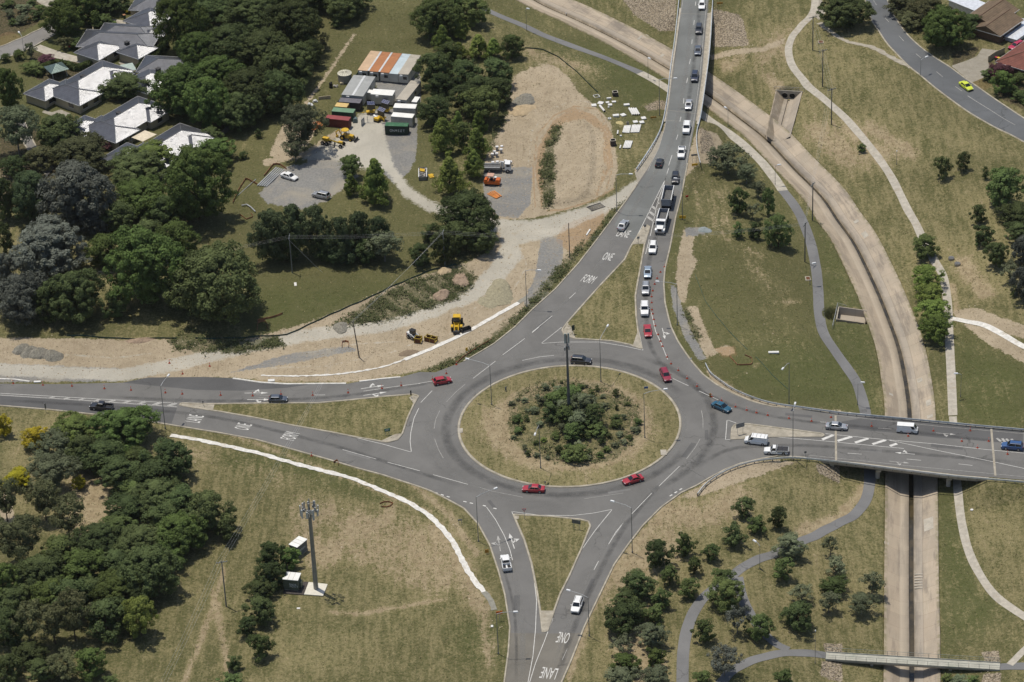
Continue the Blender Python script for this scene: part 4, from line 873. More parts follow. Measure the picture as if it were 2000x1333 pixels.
def trunk_mesh(shape, cls, seed):
    D, H, *_ = CLS[cls]; rng = random.Random(seed); m = MB(); r = .035 * H * .55 + .04; top = H * (.5 if shape != 'cone' else .8)
    pts = [Vector((0, 0, -.3)), Vector((rng.uniform(-.1, .1), rng.uniform(-.1, .1), H * .2)), Vector((rng.uniform(-.25, .25), rng.uniform(-.25, .25), top))]
    m.tube(pts, r, 7, r * .45)
    for i in range(6):
        a = i * 1.047 + rng.uniform(-.4, .4); z = H * rng.uniform(.18, .42); e = D * rng.uniform(.22, .36)
        m.tube([Vector((0, 0, z)), Vector((math.cos(a) * e * .55, math.sin(a) * e * .55, z + H * .14)), Vector((math.cos(a) * e, math.sin(a) * e, z + H * rng.uniform(.22, .34)))], r * .5, 5, r * .15)
    return m.mesh('trunk')
_proto = {}
def proto(shape, cls, v):
    k = (shape, cls, v)
    if k not in _proto:
        sd = hash((len(_proto), 17)) % 9973 + 31 * v
        me = crown_mesh('crown_%s' % shape, shape, cls, 100 + len(_proto) * 7); me.materials.append(LEAF['dark']); tm = trunk_mesh(shape, cls, 50 + len(_proto)); tm.materials.append(BARK); _proto[k] = (me, tm)
    return _proto[k]
SHAPE = {'dark': 'round', 'pine': 'round', 'elm': 'round', 'lime': 'cone', 'grey': 'round', 'olive': 'loose', 'yellow': 'round', 'green': 'round', 'euc': 'loose', 'sage': 'round', 'plum': 'round'}
ADJ = {'dark': 'dark green', 'pine': 'dark pine like', 'elm': 'broad mid green', 'lime': 'bright green tapering', 'grey': 'silvery grey', 'olive': 'thin olive', 'yellow': 'golden yellow', 'green': 'rounded green', 'euc': 'loose gum', 'sage': 'pale sage green', 'plum': 'dark plum red'}
ORD = ['leftmost', 'second', 'third', 'fourth', 'fifth', 'sixth', 'seventh', 'eighth', 'ninth', 'tenth', 'eleventh', 'twelfth', 'thirteenth', 'fourteenth', 'fifteenth', 'sixteenth', 'seventeenth', 'eighteenth', 'nineteenth', 'twentieth']
def ordinal(i):
    if i < 20: return ORD[i]
    t = {2: 'twenty', 3: 'thirty', 4: 'forty', 5: 'fifty', 6: 'sixty', 7: 'seventy', 8: 'eighty'}; n = i + 1
    if n % 10 == 0: return t[n // 10][:-1] + 'ieth'
    return t[n // 10] + '-' + ('first' if n % 10 == 1 else ORD[n % 10 - 1])
rt_ = random.Random(5)
def plant(cx_, cy_, w, h, sp, name, label, cat, group, shape=None, low=0.0):
    s = px_scale(cy_ + h / 2); D = w / s * 1.06; by = cy_ + h / 2 - .22 * w; b = g1(cx_, by)
    H = max(.5 * D, (by - (cy_ - h / 2) - .05 * w) / (s * .86)) * 1.03; H = min(H, 1.75 * D)
    cls = 'S' if D < 5.6 else 'M' if D < 11 else 'L'
    shape = shape or SHAPE[sp]; cm, tm = proto(shape, cls, rt_.randrange(3 if cls == 'M' else 2))
    e = empty(name, (b[0], b[1], b[2] - .05), rt_.uniform(0, 6.28), label, cat, group)
    Dn, Hn = CLS[cls][:2]; e.scale = (D / Dn, D / Dn * rt_.uniform(.93, 1.07), H / Hn)
    c = link('crown', cm, None, e); c.material_slots[0].link = 'OBJECT'; c.material_slots[0].material = LEAF[sp]
    tr = link('trunk', tm, None, e)
    if sp in ('grey', 'euc'): tr.material_slots[0].link = 'OBJECT'; tr.material_slots[0].material = BARK_G
    return e
def stand(where, group, L, name='tree', cat='tree', noun='tree'):
    """a stand of plants: crown boxes (centre x, centre y, width, height, kind)"""
    if 'bushland below' in where: L = [(q[0], q[1], q[2] * 1.12, q[3] * 1.06, *q[4:]) for q in L]
    L = sorted(L, key=lambda q: q[0])
    for i, q in enumerate(L):
        sz = '' if name != 'tree' else ('tall ' if q[2] > 85 else 'small ' if q[2] < 36 else '')
        lab = '%s%s %s %s, %s from the left' % (sz, ADJ[q[4]], noun, where, ordinal(i)) if len(L) > 1 else '%s%s %s %s' % (sz, ADJ[q[4]], noun, where)
        if i == 0: lab = lab.replace('leftmost from the left', 'leftmost')
        if i == len(L) - 1 and i > 0: lab = lab.rsplit(',', 1)[0] + ', rightmost'
        plant(*q[:5], name, lab, cat, group, q[5] if len(q) > 5 else None)

stand('in the wood above the haul road', 'trees of the wood left of the haul road', [
 (157,395,140,150,'grey'),(12,390,50,100,'dark'),(67,392,84,110,'pine'),(278,398,112,90,'elm'),(268,345,110,70,'dark'),(390,375,130,165,'elm'),(98,500,145,125,'grey'),(45,592,105,110,'grey'),(8,535,50,80,'grey'),
 (150,590,115,118,'dark'),(208,500,84,80,'elm'),(290,465,72,66,'dark'),(290,535,150,172,'elm'),(430,570,165,172,'dark'),(350,475,80,84,'elm'),(235,430,70,70,'dark'),(10,470,40,70,'dark'),(190,440,60,60,'grey'),(328,420,70,70,'dark'),(95,600,60,80,'dark'),(225,600,50,60,'dark'),(360,575,70,90,'dark')])
stand('in the wood beside the houses', 'trees of the wood by the houses', [
 (365,60,100,130,'elm'),(430,20,110,80,'dark'),(505,40,110,90,'dark'),(580,60,100,110,'dark'),(450,100,110,95,'dark'),(520,110,110,95,'dark'),(570,140,100,95,'dark'),(360,190,118,118,'elm'),(430,160,95,95,'elm'),(490,190,110,105,'dark'),(548,190,84,95,'dark'),
 (412,210,84,112,'elm'),(470,225,84,84,'dark'),(595,10,95,60,'dark'),(640,5,64,60,'dark'),(672,18,75,72,'dark'),(700,4,50,50,'dark'),(390,110,80,90,'elm'),(350,10,70,60,'dark'),(480,-10,90,60,'dark'),(540,-5,90,60,'dark'),(610,110,50,60,'dark')])
stand('on the grass edge below the wood', 'shrubs below the wood', [(658,47,22,24,'dark'),(436,240,34,32,'green'),(415,268,42,38,'dark'),(425,302,74,58,'elm'),(505,263,18,20,'dark'),(636,82,20,40,'olive'),(476,305,20,18,'dark')])
stand('beside the machinery at the site yard', 'trees at the site yard', [(595,262,90,104,'euc'),(578,300,50,55,'euc')])
stand('in the row under the power lines', 'trees of the row under the power lines', [(535,470,75,115,'pine'),(578,458,62,112,'pine'),(620,455,62,122,'pine'),(668,470,54,108,'pine'),(705,460,52,98,'pine'),(742,468,52,86,'pine'),(752,490,76,76,'euc'),(672,495,58,62,'pine'),(560,485,55,75,'dark'),(640,490,45,60,'dark'),(715,495,50,55,'dark')])
stand('between the gravel parking and the haul road', 'young trees by the gravel parking', [(688,330,42,52,'green'),(687,365,40,50,'lime'),(735,362,78,104,'lime')])
stand('in the grove right of the site sheds', 'trees of the grove by the sheds', [
 (855,45,84,88,'green'),(925,30,64,68,'green'),(865,78,42,56,'lime'),(900,60,44,48,'lime'),(897,105,44,44,'lime'),(935,97,52,58,'lime'),(965,99,46,48,'lime'),(1000,97,46,54,'green'),(850,145,62,78,'dark'),(908,152,66,64,'dark'),(968,150,70,66,'dark'),
 (975,187,58,64,'dark'),(912,200,66,66,'dark'),(852,225,66,70,'dark'),(945,212,78,80,'green'),(862,172,50,54,'dark'),(868,272,68,84,'lime'),(896,245,36,54,'lime'),(936,242,42,50,'lime'),(932,285,58,70,'lime'),(880,350,76,88,'lime'),(928,325,50,64,'lime'),(880,110,50,50,'green'),(935,180,60,60,'dark'),(890,20,50,60,'green'),(905,270,40,60,'green')])
stand('beside the bend of the haul road', 'dark trees by the haul road bend', [(915,432,112,108,'dark'),(868,490,50,68,'dark'),(822,502,44,50,'dark'),(842,460,42,42,'dark'),(890,470,60,70,'dark'),(940,470,60,70,'dark')])
stand('in bushland below the western road', 'trees of the bushland below the western road', [
 (245,845,104,84,'elm'),(150,850,84,70,'elm'),(105,885,74,74,'euc'),(165,890,66,74,'dark'),(270,905,58,54,'green'),(333,905,84,84,'dark'),(235,935,84,74,'dark'),(307,940,84,78,'dark'),(105,935,88,84,'euc'),(205,900,84,74,'dark'),
 (310,978,92,74,'dark'),(412,1008,78,92,'dark'),(445,1036,42,52,'dark'),(15,985,58,92,'olive'),(90,985,62,88,'olive'),(137,1020,74,98,'olive'),(40,1070,92,112,'olive'),(195,1065,88,78,'dark'),(280,1070,88,78,'dark'),(352,1050,88,84,'elm'),(295,1125,104,108,'dark'),
 (160,1115,84,74,'elm'),(80,1130,94,84,'dark'),(240,1155,94,78,'elm'),(277,1210,62,88,'lime','round'),(140,1175,78,84,'dark'),(210,1215,88,84,'dark'),(60,1225,68,98,'olive'),(108,1225,68,94,'olive'),(148,1210,64,108,'olive'),(20,1230,64,88,'dark'),(178,1300,58,68,'elm'),(125,1310,68,64,'olive'),(82,1315,54,50,'dark'),(18,1310,54,64,'dark'),(218,1335,34,28,'green'),(360,990,70,70,'dark'),(380,1030,60,60,'dark'),(250,1000,80,60,'dark'),(230,1040,70,60,'green'),(330,1010,70,60,'dark'),(320,1090,70,60,'elm'),(230,1105,70,60,'dark'),(120,1085,70,70,'green'),(100,1170,70,70,'elm'),(180,1160,60,60,'dark'),(10,1140,60,80,'elm'),(25,1180,60,60,'dark'),(265,960,60,50,'green'),(270,1170,60,60,'dark'),(60,1280,60,50,'dark')])
stand('among the bushland by the western road', 'golden bushes', [(72,860,52,50,'yellow'),(12,835,38,50,'yellow'),(38,940,56,44,'yellow'),(157,945,30,30,'yellow')], 'bush', 'bush', 'bush')
stand('left of the tall phone mast', 'trees by the phone mast', [(530,1090,54,64,'dark'),(565,1095,48,52,'elm'),(530,1130,58,62,'dark'),(507,1160,54,48,'dark'),(510,1197,60,62,'dark'),(485,1226,38,46,'dark'),(507,1267,50,60,'green'),(458,1297,34,34,'dark'),(455,1338,50,30,'green')])
stand('on the slope below the northern bridge', 'trees on the slope below the bridge', [(1422,322,76,68,'euc'),(1458,345,46,48,'euc'),(1480,375,36,38,'euc'),(1444,398,42,58,'green'),(1470,417,30,34,'euc'),(1500,395,32,64,'green'),(1441,452,26,34,'green'),(1474,453,32,38,'dark'),(1520,457,50,72,'green'),(1400,312,36,40,'euc')])
stand('on the dry slope at the right edge', 'trees on the dry eastern slope', [(1839,332,34,50,'dark'),(1881,318,28,40,'dark'),(1924,340,16,27,'dark'),(1962,375,76,88,'green'),(1913,422,34,42,'dark'),(1919,466,42,48,'dark'),(1985,425,62,54,'dark'),(1988,462,54,48,'dark'),(1945,503,45,56,'dark'),(1997,495,44,62,'grey'),(1972,537,40,46,'euc'),(1980,571,18,24,'dark'),(1998,562,48,78,'grey')])
stand('along the concrete path beside the drain', 'trees along the concrete path', [(1806,487,50,54,'green'),(1810,547,58,56,'lime','round'),(1816,582,56,54,'lime','round'),(1822,614,58,54,'lime','round'),(1828,647,62,64,'lime','round'),(1684,291,20,20,'green')])
stand('beside the top right street', 'trees beside the top right street', [(1648,32,94,76,'dark'),(1758,15,64,44,'olive','round'),(1815,30,74,68,'olive','round'),(1845,65,92,90,'elm'),(1893,52,44,44,'dark'),(1780,45,50,40,'olive','round')])
stand('in the front gardens of the brick houses', 'garden bushes of the brick houses', [(1950,145,50,38,'plum'),(1958,166,44,50,'elm'),(1990,190,30,24,'green'),(1930,150,30,28,'green'),(1992,158,30,28,'green')], 'bush', 'bush', 'bush')
stand('between the southern road and bike path', 'trees between road and bike path', [
 (1457,995,42,50,'dark'),(1477,1028,40,38,'green'),(1521,1013,34,50,'dark'),(1432,1049,48,52,'dark'),(1392,1082,34,40,'green'),(1336,1068,44,52,'green'),(1287,1086,52,64,'dark'),(1357,1108,30,42,'green'),(1308,1128,38,48,'green'),(1347,1151,42,45,'green'),(1246,1148,60,64,'dark'),(1293,1173,40,46,'green'),(1222,1178,54,48,'dark'),(1215,1213,72,72,'dark'),
 (1275,1206,44,44,'green'),(1272,1248,58,58,'sage'),(1215,1266,48,46,'euc'),(1280,1288,44,44,'elm'),(1222,1302,58,50,'elm'),(1283,1325,54,48,'sage'),(1213,1328,60,50,'sage'),(1240,1200,50,50,'dark')])
stand('near the junction of the bike paths', 'trees round the bike path junction', [(1410,1130,44,36,'green'),(1418,1166,68,70,'green'),(1440,1216,48,64,'grey','loose'),(1378,1236,46,54,'green'),(1484,1229,52,58,'green'),(1542,1071,58,54,'sage'),(1530,1114,44,50,'green'),(1566,1163,44,40,'euc'),(1558,1208,64,64,'dark'),(1622,1070,32,44,'euc'),(1633,1108,40,44,'sage'),(1630,1148,54,40,'green'),(1618,1183,48,48,'euc'),(1702,1146,50,56,'euc'),(1683,1186,58,52,'euc'),(1415,1300,68,70,'grey','loose'),(1370,1328,36,34,'green'),(1530,1328,40,40,'green')])
stand('below the eastern end of the footbridge', 'bushes below the footbridge', [(1850,1328,26,22,'green'),(1875,1331,34,24,'sage'),(1900,1330,26,22,'green')], 'bush', 'bush', 'bush')
stand('round the grey roofed houses', 'garden trees of the grey roofed houses', [(125,45,76,88,'elm'),(165,25,74,76,'elm'),(212,8,84,56,'dark'),(20,185,54,100,'elm'),(38,268,92,108,'euc'),(115,265,86,76,'dark'),(62,105,30,38,'euc'),(245,176,78,54,'dark'),(160,322,112,56,'olive','round'),(300,334,92,34,'elm'),(400,318,56,48,'elm'),(425,318,50,40,'elm'),(126,88,30,30,'olive'),(30,330,54,50,'dark'),(80,315,60,54,'olive','round'),(215,265,30,24,'green')])
gar = [(20,12,26,16,'green'),(45,22,30,18,'sage'),(62,8,22,14,'dark'),(18,30,30,20,'euc'),(44,42,30,20,'sage'),(70,32,28,22,'dark'),(25,45,22,16,'green'),(78,18,20,16,'green'),(58,38,9,9,'yellow'),(41,43,9,9,'yellow'),(10,14,20,14,'dark'),(210,288,30,18,'plum'),(150,90,36,22,'green'),(170,80,34,26,'euc'),(92,122,36,22,'plum'),(66,138,40,24,'green'),(110,142,30,14,'green'),(196,70,26,20,'elm'),(186,90,22,18,'green'),(240,285,24,14,'green'),(270,18,26,20,'dark'),(252,22,20,14,'yellow'),(38,110,26,24,'elm'),(12,115,22,20,'green'),(250,20,24,18,'green'),(200,55,44,14,'green'),(308,95,16,12,'yellow'),(330,270,26,18,'green')]
stand('in the gardens round the grey roofed houses', 'garden shrubs of the grey roofed houses', gar, 'shrub', 'shrub', 'shrub')
# planting on the round island
isl = [(1065,757,22,20,'sage'),(1090,762,26,22,'sage'),(1133,757,20,16,'green'),(1166,760,14,18,'dark'),(1156,768,18,20,'green'),(1203,768,18,22,'dark'),(1205,797,11,16,'dark'),(1227,790,16,12,'green'),(1245,825,22,20,'green'),(1240,842,26,18,'green'),(1204,832,32,18,'green'),(1203,820,26,14,'dark'),(1218,815,14,16,'sage'),
 (1085,790,44,42,'green'),(1115,780,48,44,'green'),(1075,810,38,36,'dark'),(1105,815,42,38,'green'),(1140,795,44,44,'sage'),(1160,812,40,40,'dark'),(1130,825,40,36,'sage'),(1155,828,36,28,'dark'),(1096,800,36,34,'sage'),(1060,785,26,26,'sage'),(1045,803,26,22,'sage'),(1120,845,40,34,'green'),(1100,840,30,30,'dark'),(1165,842,34,24,'green'),
 (1000,790,18,10,'green'),(1012,782,12,9,'dark'),(1025,783,20,14,'sage'),(1030,803,16,12,'green'),(1044,800,12,10,'green'),(1010,820,30,22,'green'),(1028,818,18,18,'dark'),(1013,843,26,20,'green'),(1022,836,14,14,'dark'),(1003,855,16,12,'green'),(1025,877,20,24,'dark'),(1032,887,16,18,'dark'),(1048,890,18,14,'sage'),(1062,860,18,14,'lime','round'),(1048,866,18,12,'green'),
 (1092,880,24,26,'dark'),(1085,852,26,22,'green'),(1110,875,24,20,'green'),(1130,870,26,22,'sage'),(1145,850,28,24,'green'),(1175,860,22,28,'dark'),(1150,886,20,24,'dark'),(1125,897,44,17,'green'),(1107,898,32,15,'green'),(1148,895,24,16,'green'),(1173,890,24,16,'green'),(1186,880,24,16,'green'),(1200,872,20,12,'green'),(1218,865,22,14,'sage'),(1230,855,18,14,'green'),(1070,895,14,12,'sage'),(1180,845,22,18,'green'),(1190,852,16,16,'dark'),(1097,747,10,10,'dark'),(1080,752,10,10,'green'),(1120,750,8,8,'dark'),(1145,755,10,10,'green'),(1180,795,26,18,'sage'),(1178,775,16,14,'sage'),(1050,775,14,12,'sage'),(1055,830,20,18,'sage'),(1210,850,20,12,'sage')]
isl = [(q + (None,))[:6] for q in isl]; isl = [(x, y, w * (1.1 if w > 33 else .8), h * (1.15 if w > 33 else .78), 'sage' if (k == 'green' and i % 3 == 0 and w < 30) else 'euc' if (k == 'dark' and i % 3 == 1) else k, sh) for i, (x, y, w, h, k, sh) in enumerate(isl)]
stand('on the planted round island', 'shrubs of the round island', isl, 'shrub', 'shrub', 'shrub')
# ------------------------------------------------------------------ vehicles
GLASS = NT('tinted_glass'); GLASS.set(.06, 0, .6); GLASS.col((.012, .016, .02)); GLASS = GLASS.m
TYRE = paint('tyre_rubber', (.014, .014, .014), .9, 0, .2, 3, .2); RIM = paint('wheel_alloy', (.38, .38, .39), .35, .6, .1, 3, .5); TRIM = paint('black_trim', (.02, .02, .021), .6, 0, .2, 2, .3)
LAMP = paint('lamp_glass', (.75, .75, .74), .12, 0, .05, 3, .7); REDL = paint('tail_lamp_red', (.32, .012, .012), .2, 0, .1, 3, .6); PLATE = paint('number_plate', (.6, .6, .55), .5)
def pane(m, q, ml, mr, mb, mt, off=.012):
    """inset quad on face q (bl, br, tr, tl)"""
    bl, br_, tr, tl = [Vector(p) for p in q]
    def at(u, v): return (bl.lerp(br_, u)).lerp(tl.lerp(tr, u), v)
    n = (br_ - bl).cross(tl - bl).normalized() * off
    P = [at(ml, mb), at(1 - mr, mb), at(1 - mr, 1 - mt), at(ml, 1 - mt)]
    m.add([p + n for p in P] + [p - n * .5 for p in P], [(0, 1, 2, 3), (4, 7, 6, 5), (0, 4, 5, 1), (1, 5, 6, 2), (2, 6, 7, 3), (3, 7, 4, 0)])
SPEC = {  # L, W, H, belt, xb0, xr0, xr1, xb1, hood, nose, tail, wheel r, wheelbase
 'sedan': (4.85, 1.84, 1.46, .93, -1.72, -1.0, .32, 1.18, .90, .70, .95, .33, 2.75), 'coupe': (4.6, 1.82, 1.38, .90, -1.75, -.85, .1, 1.0, .86, .66, .92, .33, 2.6), 'hatch': (4.25, 1.78, 1.48, .94, -2.0, -1.5, .3, 1.12, .93, .70, .95, .32, 2.6),
 'suv': (4.7, 1.88, 1.72, 1.08, -2.25, -1.9, .42, 1.12, 1.06, .82, 1.08, .36, 2.7), 'wagon': (4.95, 1.86, 1.52, .97, -2.38, -2.0, .32, 1.15, .94, .72, .97, .33, 2.85), 'fourwd': (4.9, 1.92, 1.88, 1.15, -2.38, -2.25, .35, .85, 1.13, .98, 1.15, .40, 2.85),
 'van': (5.1, 1.94, 1.98, 1.12, -2.5, -2.44, 1.0, 1.75, 1.06, .84, 1.1, .34, 3.05), 'oldvan': (4.6, 1.72, 1.95, 1.05, -2.26, -2.2, 1.45, 2.1, 1.02, .86, 1.05, .31, 2.35), 'ute': (5.25, 1.9, 1.78, 1.08, -.75, -.62, .52, 1.2, 1.06, .88, .66, .38, 3.1), 'tray': (5.3, 1.82, 1.74, 1.05, -.02, .06, .72, 1.3, 1.03, .84, .6, .37, 3.1)}
_car = {}
def car_parts(k):
    if k in _car: return _car[k]
    L, W, H, belt, xb0, xr0, xr1, xb1, hood, nose, tail, wr, wb = SPEC[k]; w = W / 2; zl = wr * .62
    bm = MB(); xs = [(-L / 2, .86, tail - .14, zl + .12), (-L / 2 + .12, .95, tail - .02, zl + .04), (-L / 2 + .5, 1, tail, zl), (xb0, 1, min(belt, max(tail, belt - .01) if k not in ('ute', 'tray') else tail), zl), (xb0 + .02, 1, belt, zl), (0.0 if xb0 < -.1 else xb0 + .3, 1, belt, zl), (xb1, 1, max(hood, belt - .04), zl), (xb1 + .25 if k not in ('oldvan',) else xb1 + .05, .99, hood, zl), (L / 2 - .35 if k != 'oldvan' else L / 2 - .12, .95, nose + (hood - nose) * .55, zl), (L / 2 - .1, .88, nose, zl + .05), (L / 2, .76, nose - .14, zl + .14)]
    xs = sorted(xs, key=lambda q: q[0]); V = []
    for x, f, zt, z0 in xs:
        y = w * f; V += [(x, 0, z0), (x, -y * .9, z0), (x, -y, z0 + .14), (x, -y * .99, zt - .12), (x, -y * .93, zt - .03), (x, -y * .8, zt), (x, 0, zt + .025), (x, y * .8, zt), (x, y * .93, zt - .03), (x, y * .99, zt - .12), (x, y, z0 + .14), (x, y * .9, z0)]
    n = 12; Fs = [tuple(range(n))[::-1], tuple(range(len(V) - n, len(V)))]
    for i in range(len(xs) - 1):
        for j in range(n): Fs.append((i * n + j, i * n + (j + 1) % n, (i + 1) * n + (j + 1) % n, (i + 1) * n + j))
    bm.add(V, Fs)
    yb, yr = w * .93, w * .74 if k not in ('van', 'oldvan', 'fourwd') else w * .86
    B = [(xb0, -yb, belt - .04), (xb1, -yb * .94, belt - .04), (xb1, yb * .94, belt - .04), (xb0, yb, belt - .04)]; T = [(xr0, -yr, H - .04), (xr1, -yr, H - .04), (xr1, yr, H - .04), (xr0, yr, H - .04)]
    T2 = [(xr0 + .12, -yr * .88, H), (xr1 - .12, -yr * .88, H), (xr1 - .12, yr * .88, H), (xr0 + .12, yr * .88, H)]
    V = B + T + T2; bm.add(V, [(0, 1, 5, 4), (1, 2, 6, 5), (2, 3, 7, 6), (3, 0, 4, 7), (4, 5, 9, 8), (5, 6, 10, 9), (6, 7, 11, 10), (7, 4, 8, 11), (8, 9, 10, 11)])
    if k == 'ute':
        for c, d in (((-1.7, w * .93, .86), (1.85, .12, .5)), ((-1.7, -w * .93, .86), (1.85, .12, .5)), ((-2.58, 0, .86), (.1, W * .95, .5)), ((-.8, 0, .86), (.1, W * .95, .5))): bm.box(c, d)
    parts = [('body', bm.mesh('body', True), None)]
    me = parts[0][1]; me.polygons.foreach_set('use_smooth', [False] * len(me.polygons))
    g = MB(); pane(g, (B[1], B[2], T[2], T[1]), .06, .06, .06, .05); parts.append(('windscreen', g.mesh('windscreen'), GLASS))
    g = MB(); pane(g, (B[3], B[0], T[0], T[3]), .1, .1, .12, .08)
    if k not in ('van',): parts.append(('rear_window', g.mesh('rear_window'), GLASS))
    for q in ((B[0], B[1], T[1], T[0]), (B[2], B[3], T[3], T[2])):
        g = MB(); fr = q[0][1] < 0
        if k in ('van', 'oldvan'): pane(g, q, .78 if fr else .05, .05 if fr else .78, .1, .1)
        elif k == 'tray': pane(g, q, .1, .08, .1, .1)
        else:
            a, b = (.08, .52) if fr else (.06, .5); pane(g, q, a, b, .1, .1); a, b = (.54, .07) if fr else (.55, .08); pane(g, q, a, b, .1, .1)
        parts.append(('side_window', g.mesh('side_window'), GLASS))
    for s in (-1, 1):
        parts.append(('headlight', MB().box((L / 2 - .16, s * w * .66, nose - .06), (.26, .36, .13), s * -.25).mesh('headlight'), LAMP))
        parts.append(('tail_light', MB().box((-L / 2 + .07, s * w * .74, (tail if k not in ('ute', 'tray') else .8) - .14), (.14, .3, .16)).mesh('tail_light'), REDL))
        parts.append(('mirror', MB().box((xb1 - .35, s * (w + .1), belt + .05), (.14, .22, .15)).mesh('mirror'), None if k not in ('van', 'tray') else TRIM))
    parts.append(('grille', MB().box((L / 2 - .03, 0, nose - .2), (.1, W * .5, .14)).mesh('grille'), TRIM)); parts.append(('bumper', MB().box((L / 2 - .04, 0, zl + .13), (.16, W * .72, .16)).mesh('bumper'), TRIM))
    parts.append(('number_plate', MB().box((-L / 2 - .005, 0, zl + .35), (.03, .37, .11)).mesh('number_plate'), PLATE))
    if k in ('suv', 'fourwd', 'wagon'):
        parts.append(('roof_rail', MB().box((xr0 * .5 + xr1 * .5, yr * .8, H + .03), (xr1 - xr0 - .5, .05, .05)).mesh('roof_rail'), TRIM)); parts.append(('roof_rail', MB().box((xr0 * .5 + xr1 * .5, -yr * .8, H + .03), (xr1 - xr0 - .5, .05, .05)).mesh('roof_rail'), TRIM))
    if k == 'van':
        parts.append(('roof_rack', MB().box((-1.9, 0, H + .05), (.06, W * .8, .06)).box((-1.0, 0, H + .05), (.06, W * .8, .06)).box((-.1, 0, H + .05), (.06, W * .8, .06)).box((.7, 0, H + .05), (.06, W * .8, .06)).mesh('roof_rack'), paint('grey_bar', (.4, .4, .4), .5)))
    if k == 'ute': parts.append(('tub_liner', MB().box((-1.7, 0, .665), (1.66, W * .8, .03)).mesh('tub_liner'), TRIM))
    if k == 'tray':
        parts.append(('tray', MB().box((-1.42, 0, .93), (2.5, 1.95, .1)).box((-1.42, .96, 1.08), (2.5, .05, .24)).box((-1.42, -.96, 1.08), (2.5, .05, .24)).box((-2.66, 0, 1.08), (.05, 1.95, .24)).box((-.2, 0, 1.3), (.06, 1.7, .75)).mesh('tray'), paint('tray_alloy', (.55, .56, .56), .45, .3)))
        parts.append(('tray_cover', MB().box((-1.98, 0, 1.17), (1.1, 1.86, .04)).box((-.82, 0, 1.17), (1.1, 1.86, .04)).mesh('tray_cover'), paint('black_vinyl', (.03, .03, .034), .8)))
    tw = MB().cyl((0, -.115, 0), (0, .115, 0), wr, n=18).mesh('tyre'); rw = MB().cyl((0, .1, 0), (0, .13, 0), wr * .64, wr * .6, n=14).mesh('rim')
    _car[k] = (parts, tw, rw, wr, wb, w); return _car[k]
def car(kind, px, to, colour, label, cat='car', name='parked_car', lift=.75, z=None, scale=1.0):
    parts, tw, rw, wr, wb, w = car_parts(kind); o = unproj([px], (z if z is not None else 0) + lift)[0]; h = unproj([to], (z if z is not None else 0) + lift)[0] - o
    z0 = max(ground_z(o)[0], ZR) if z is None else ground_z(o)[0]
    r = empty(name, (o[0], o[1], z0 + .012), math.atan2(h[1], h[0]), label, cat); r.scale = (scale,) * 3
    for nm, me, mt in parts:
        c = link(nm, me, None, r)
        if not me.materials: me.materials.append(mt or TRIM)
        if mt is None: c.material_slots[0].link = 'OBJECT'; c.material_slots[0].material = colour
    for x in (-wb / 2 - .06, wb / 2 - .06):
        for s in (-1, 1):
            t = link('wheel', tw, TYRE, r, (x, s * (w - .1), wr)); t.rotation_euler = (0, 0, 0 if s > 0 else math.pi); link('rim', rw, RIM, t)
    return r
WHITE = carpaint('white_paint', (.78, .78, .76)); SILV = carpaint('silver_paint', (.42, .43, .44), .5); BLACK = carpaint('black_paint', (.012, .012, .014)); DGREY = carpaint('dark_grey_paint', (.035, .037, .045)); NAVY = carpaint('navy_paint', (.018, .024, .05)); RED = carpaint('red_paint', (.36, .012, .022)); MAROON = carpaint('maroon_paint', (.25, .008, .028)); TEAL = carpaint('teal_paint', (.010, .085, .145)); BLUE = carpaint('blue_paint', (.03, .085, .22)); PALEB = carpaint('pale_blue_paint', (.30, .37, .44), .4); GREYB = carpaint('slate_paint', (.09, .105, .13), .3); LIMEY = carpaint('lime_yellow_paint', (.62, .70, .03))
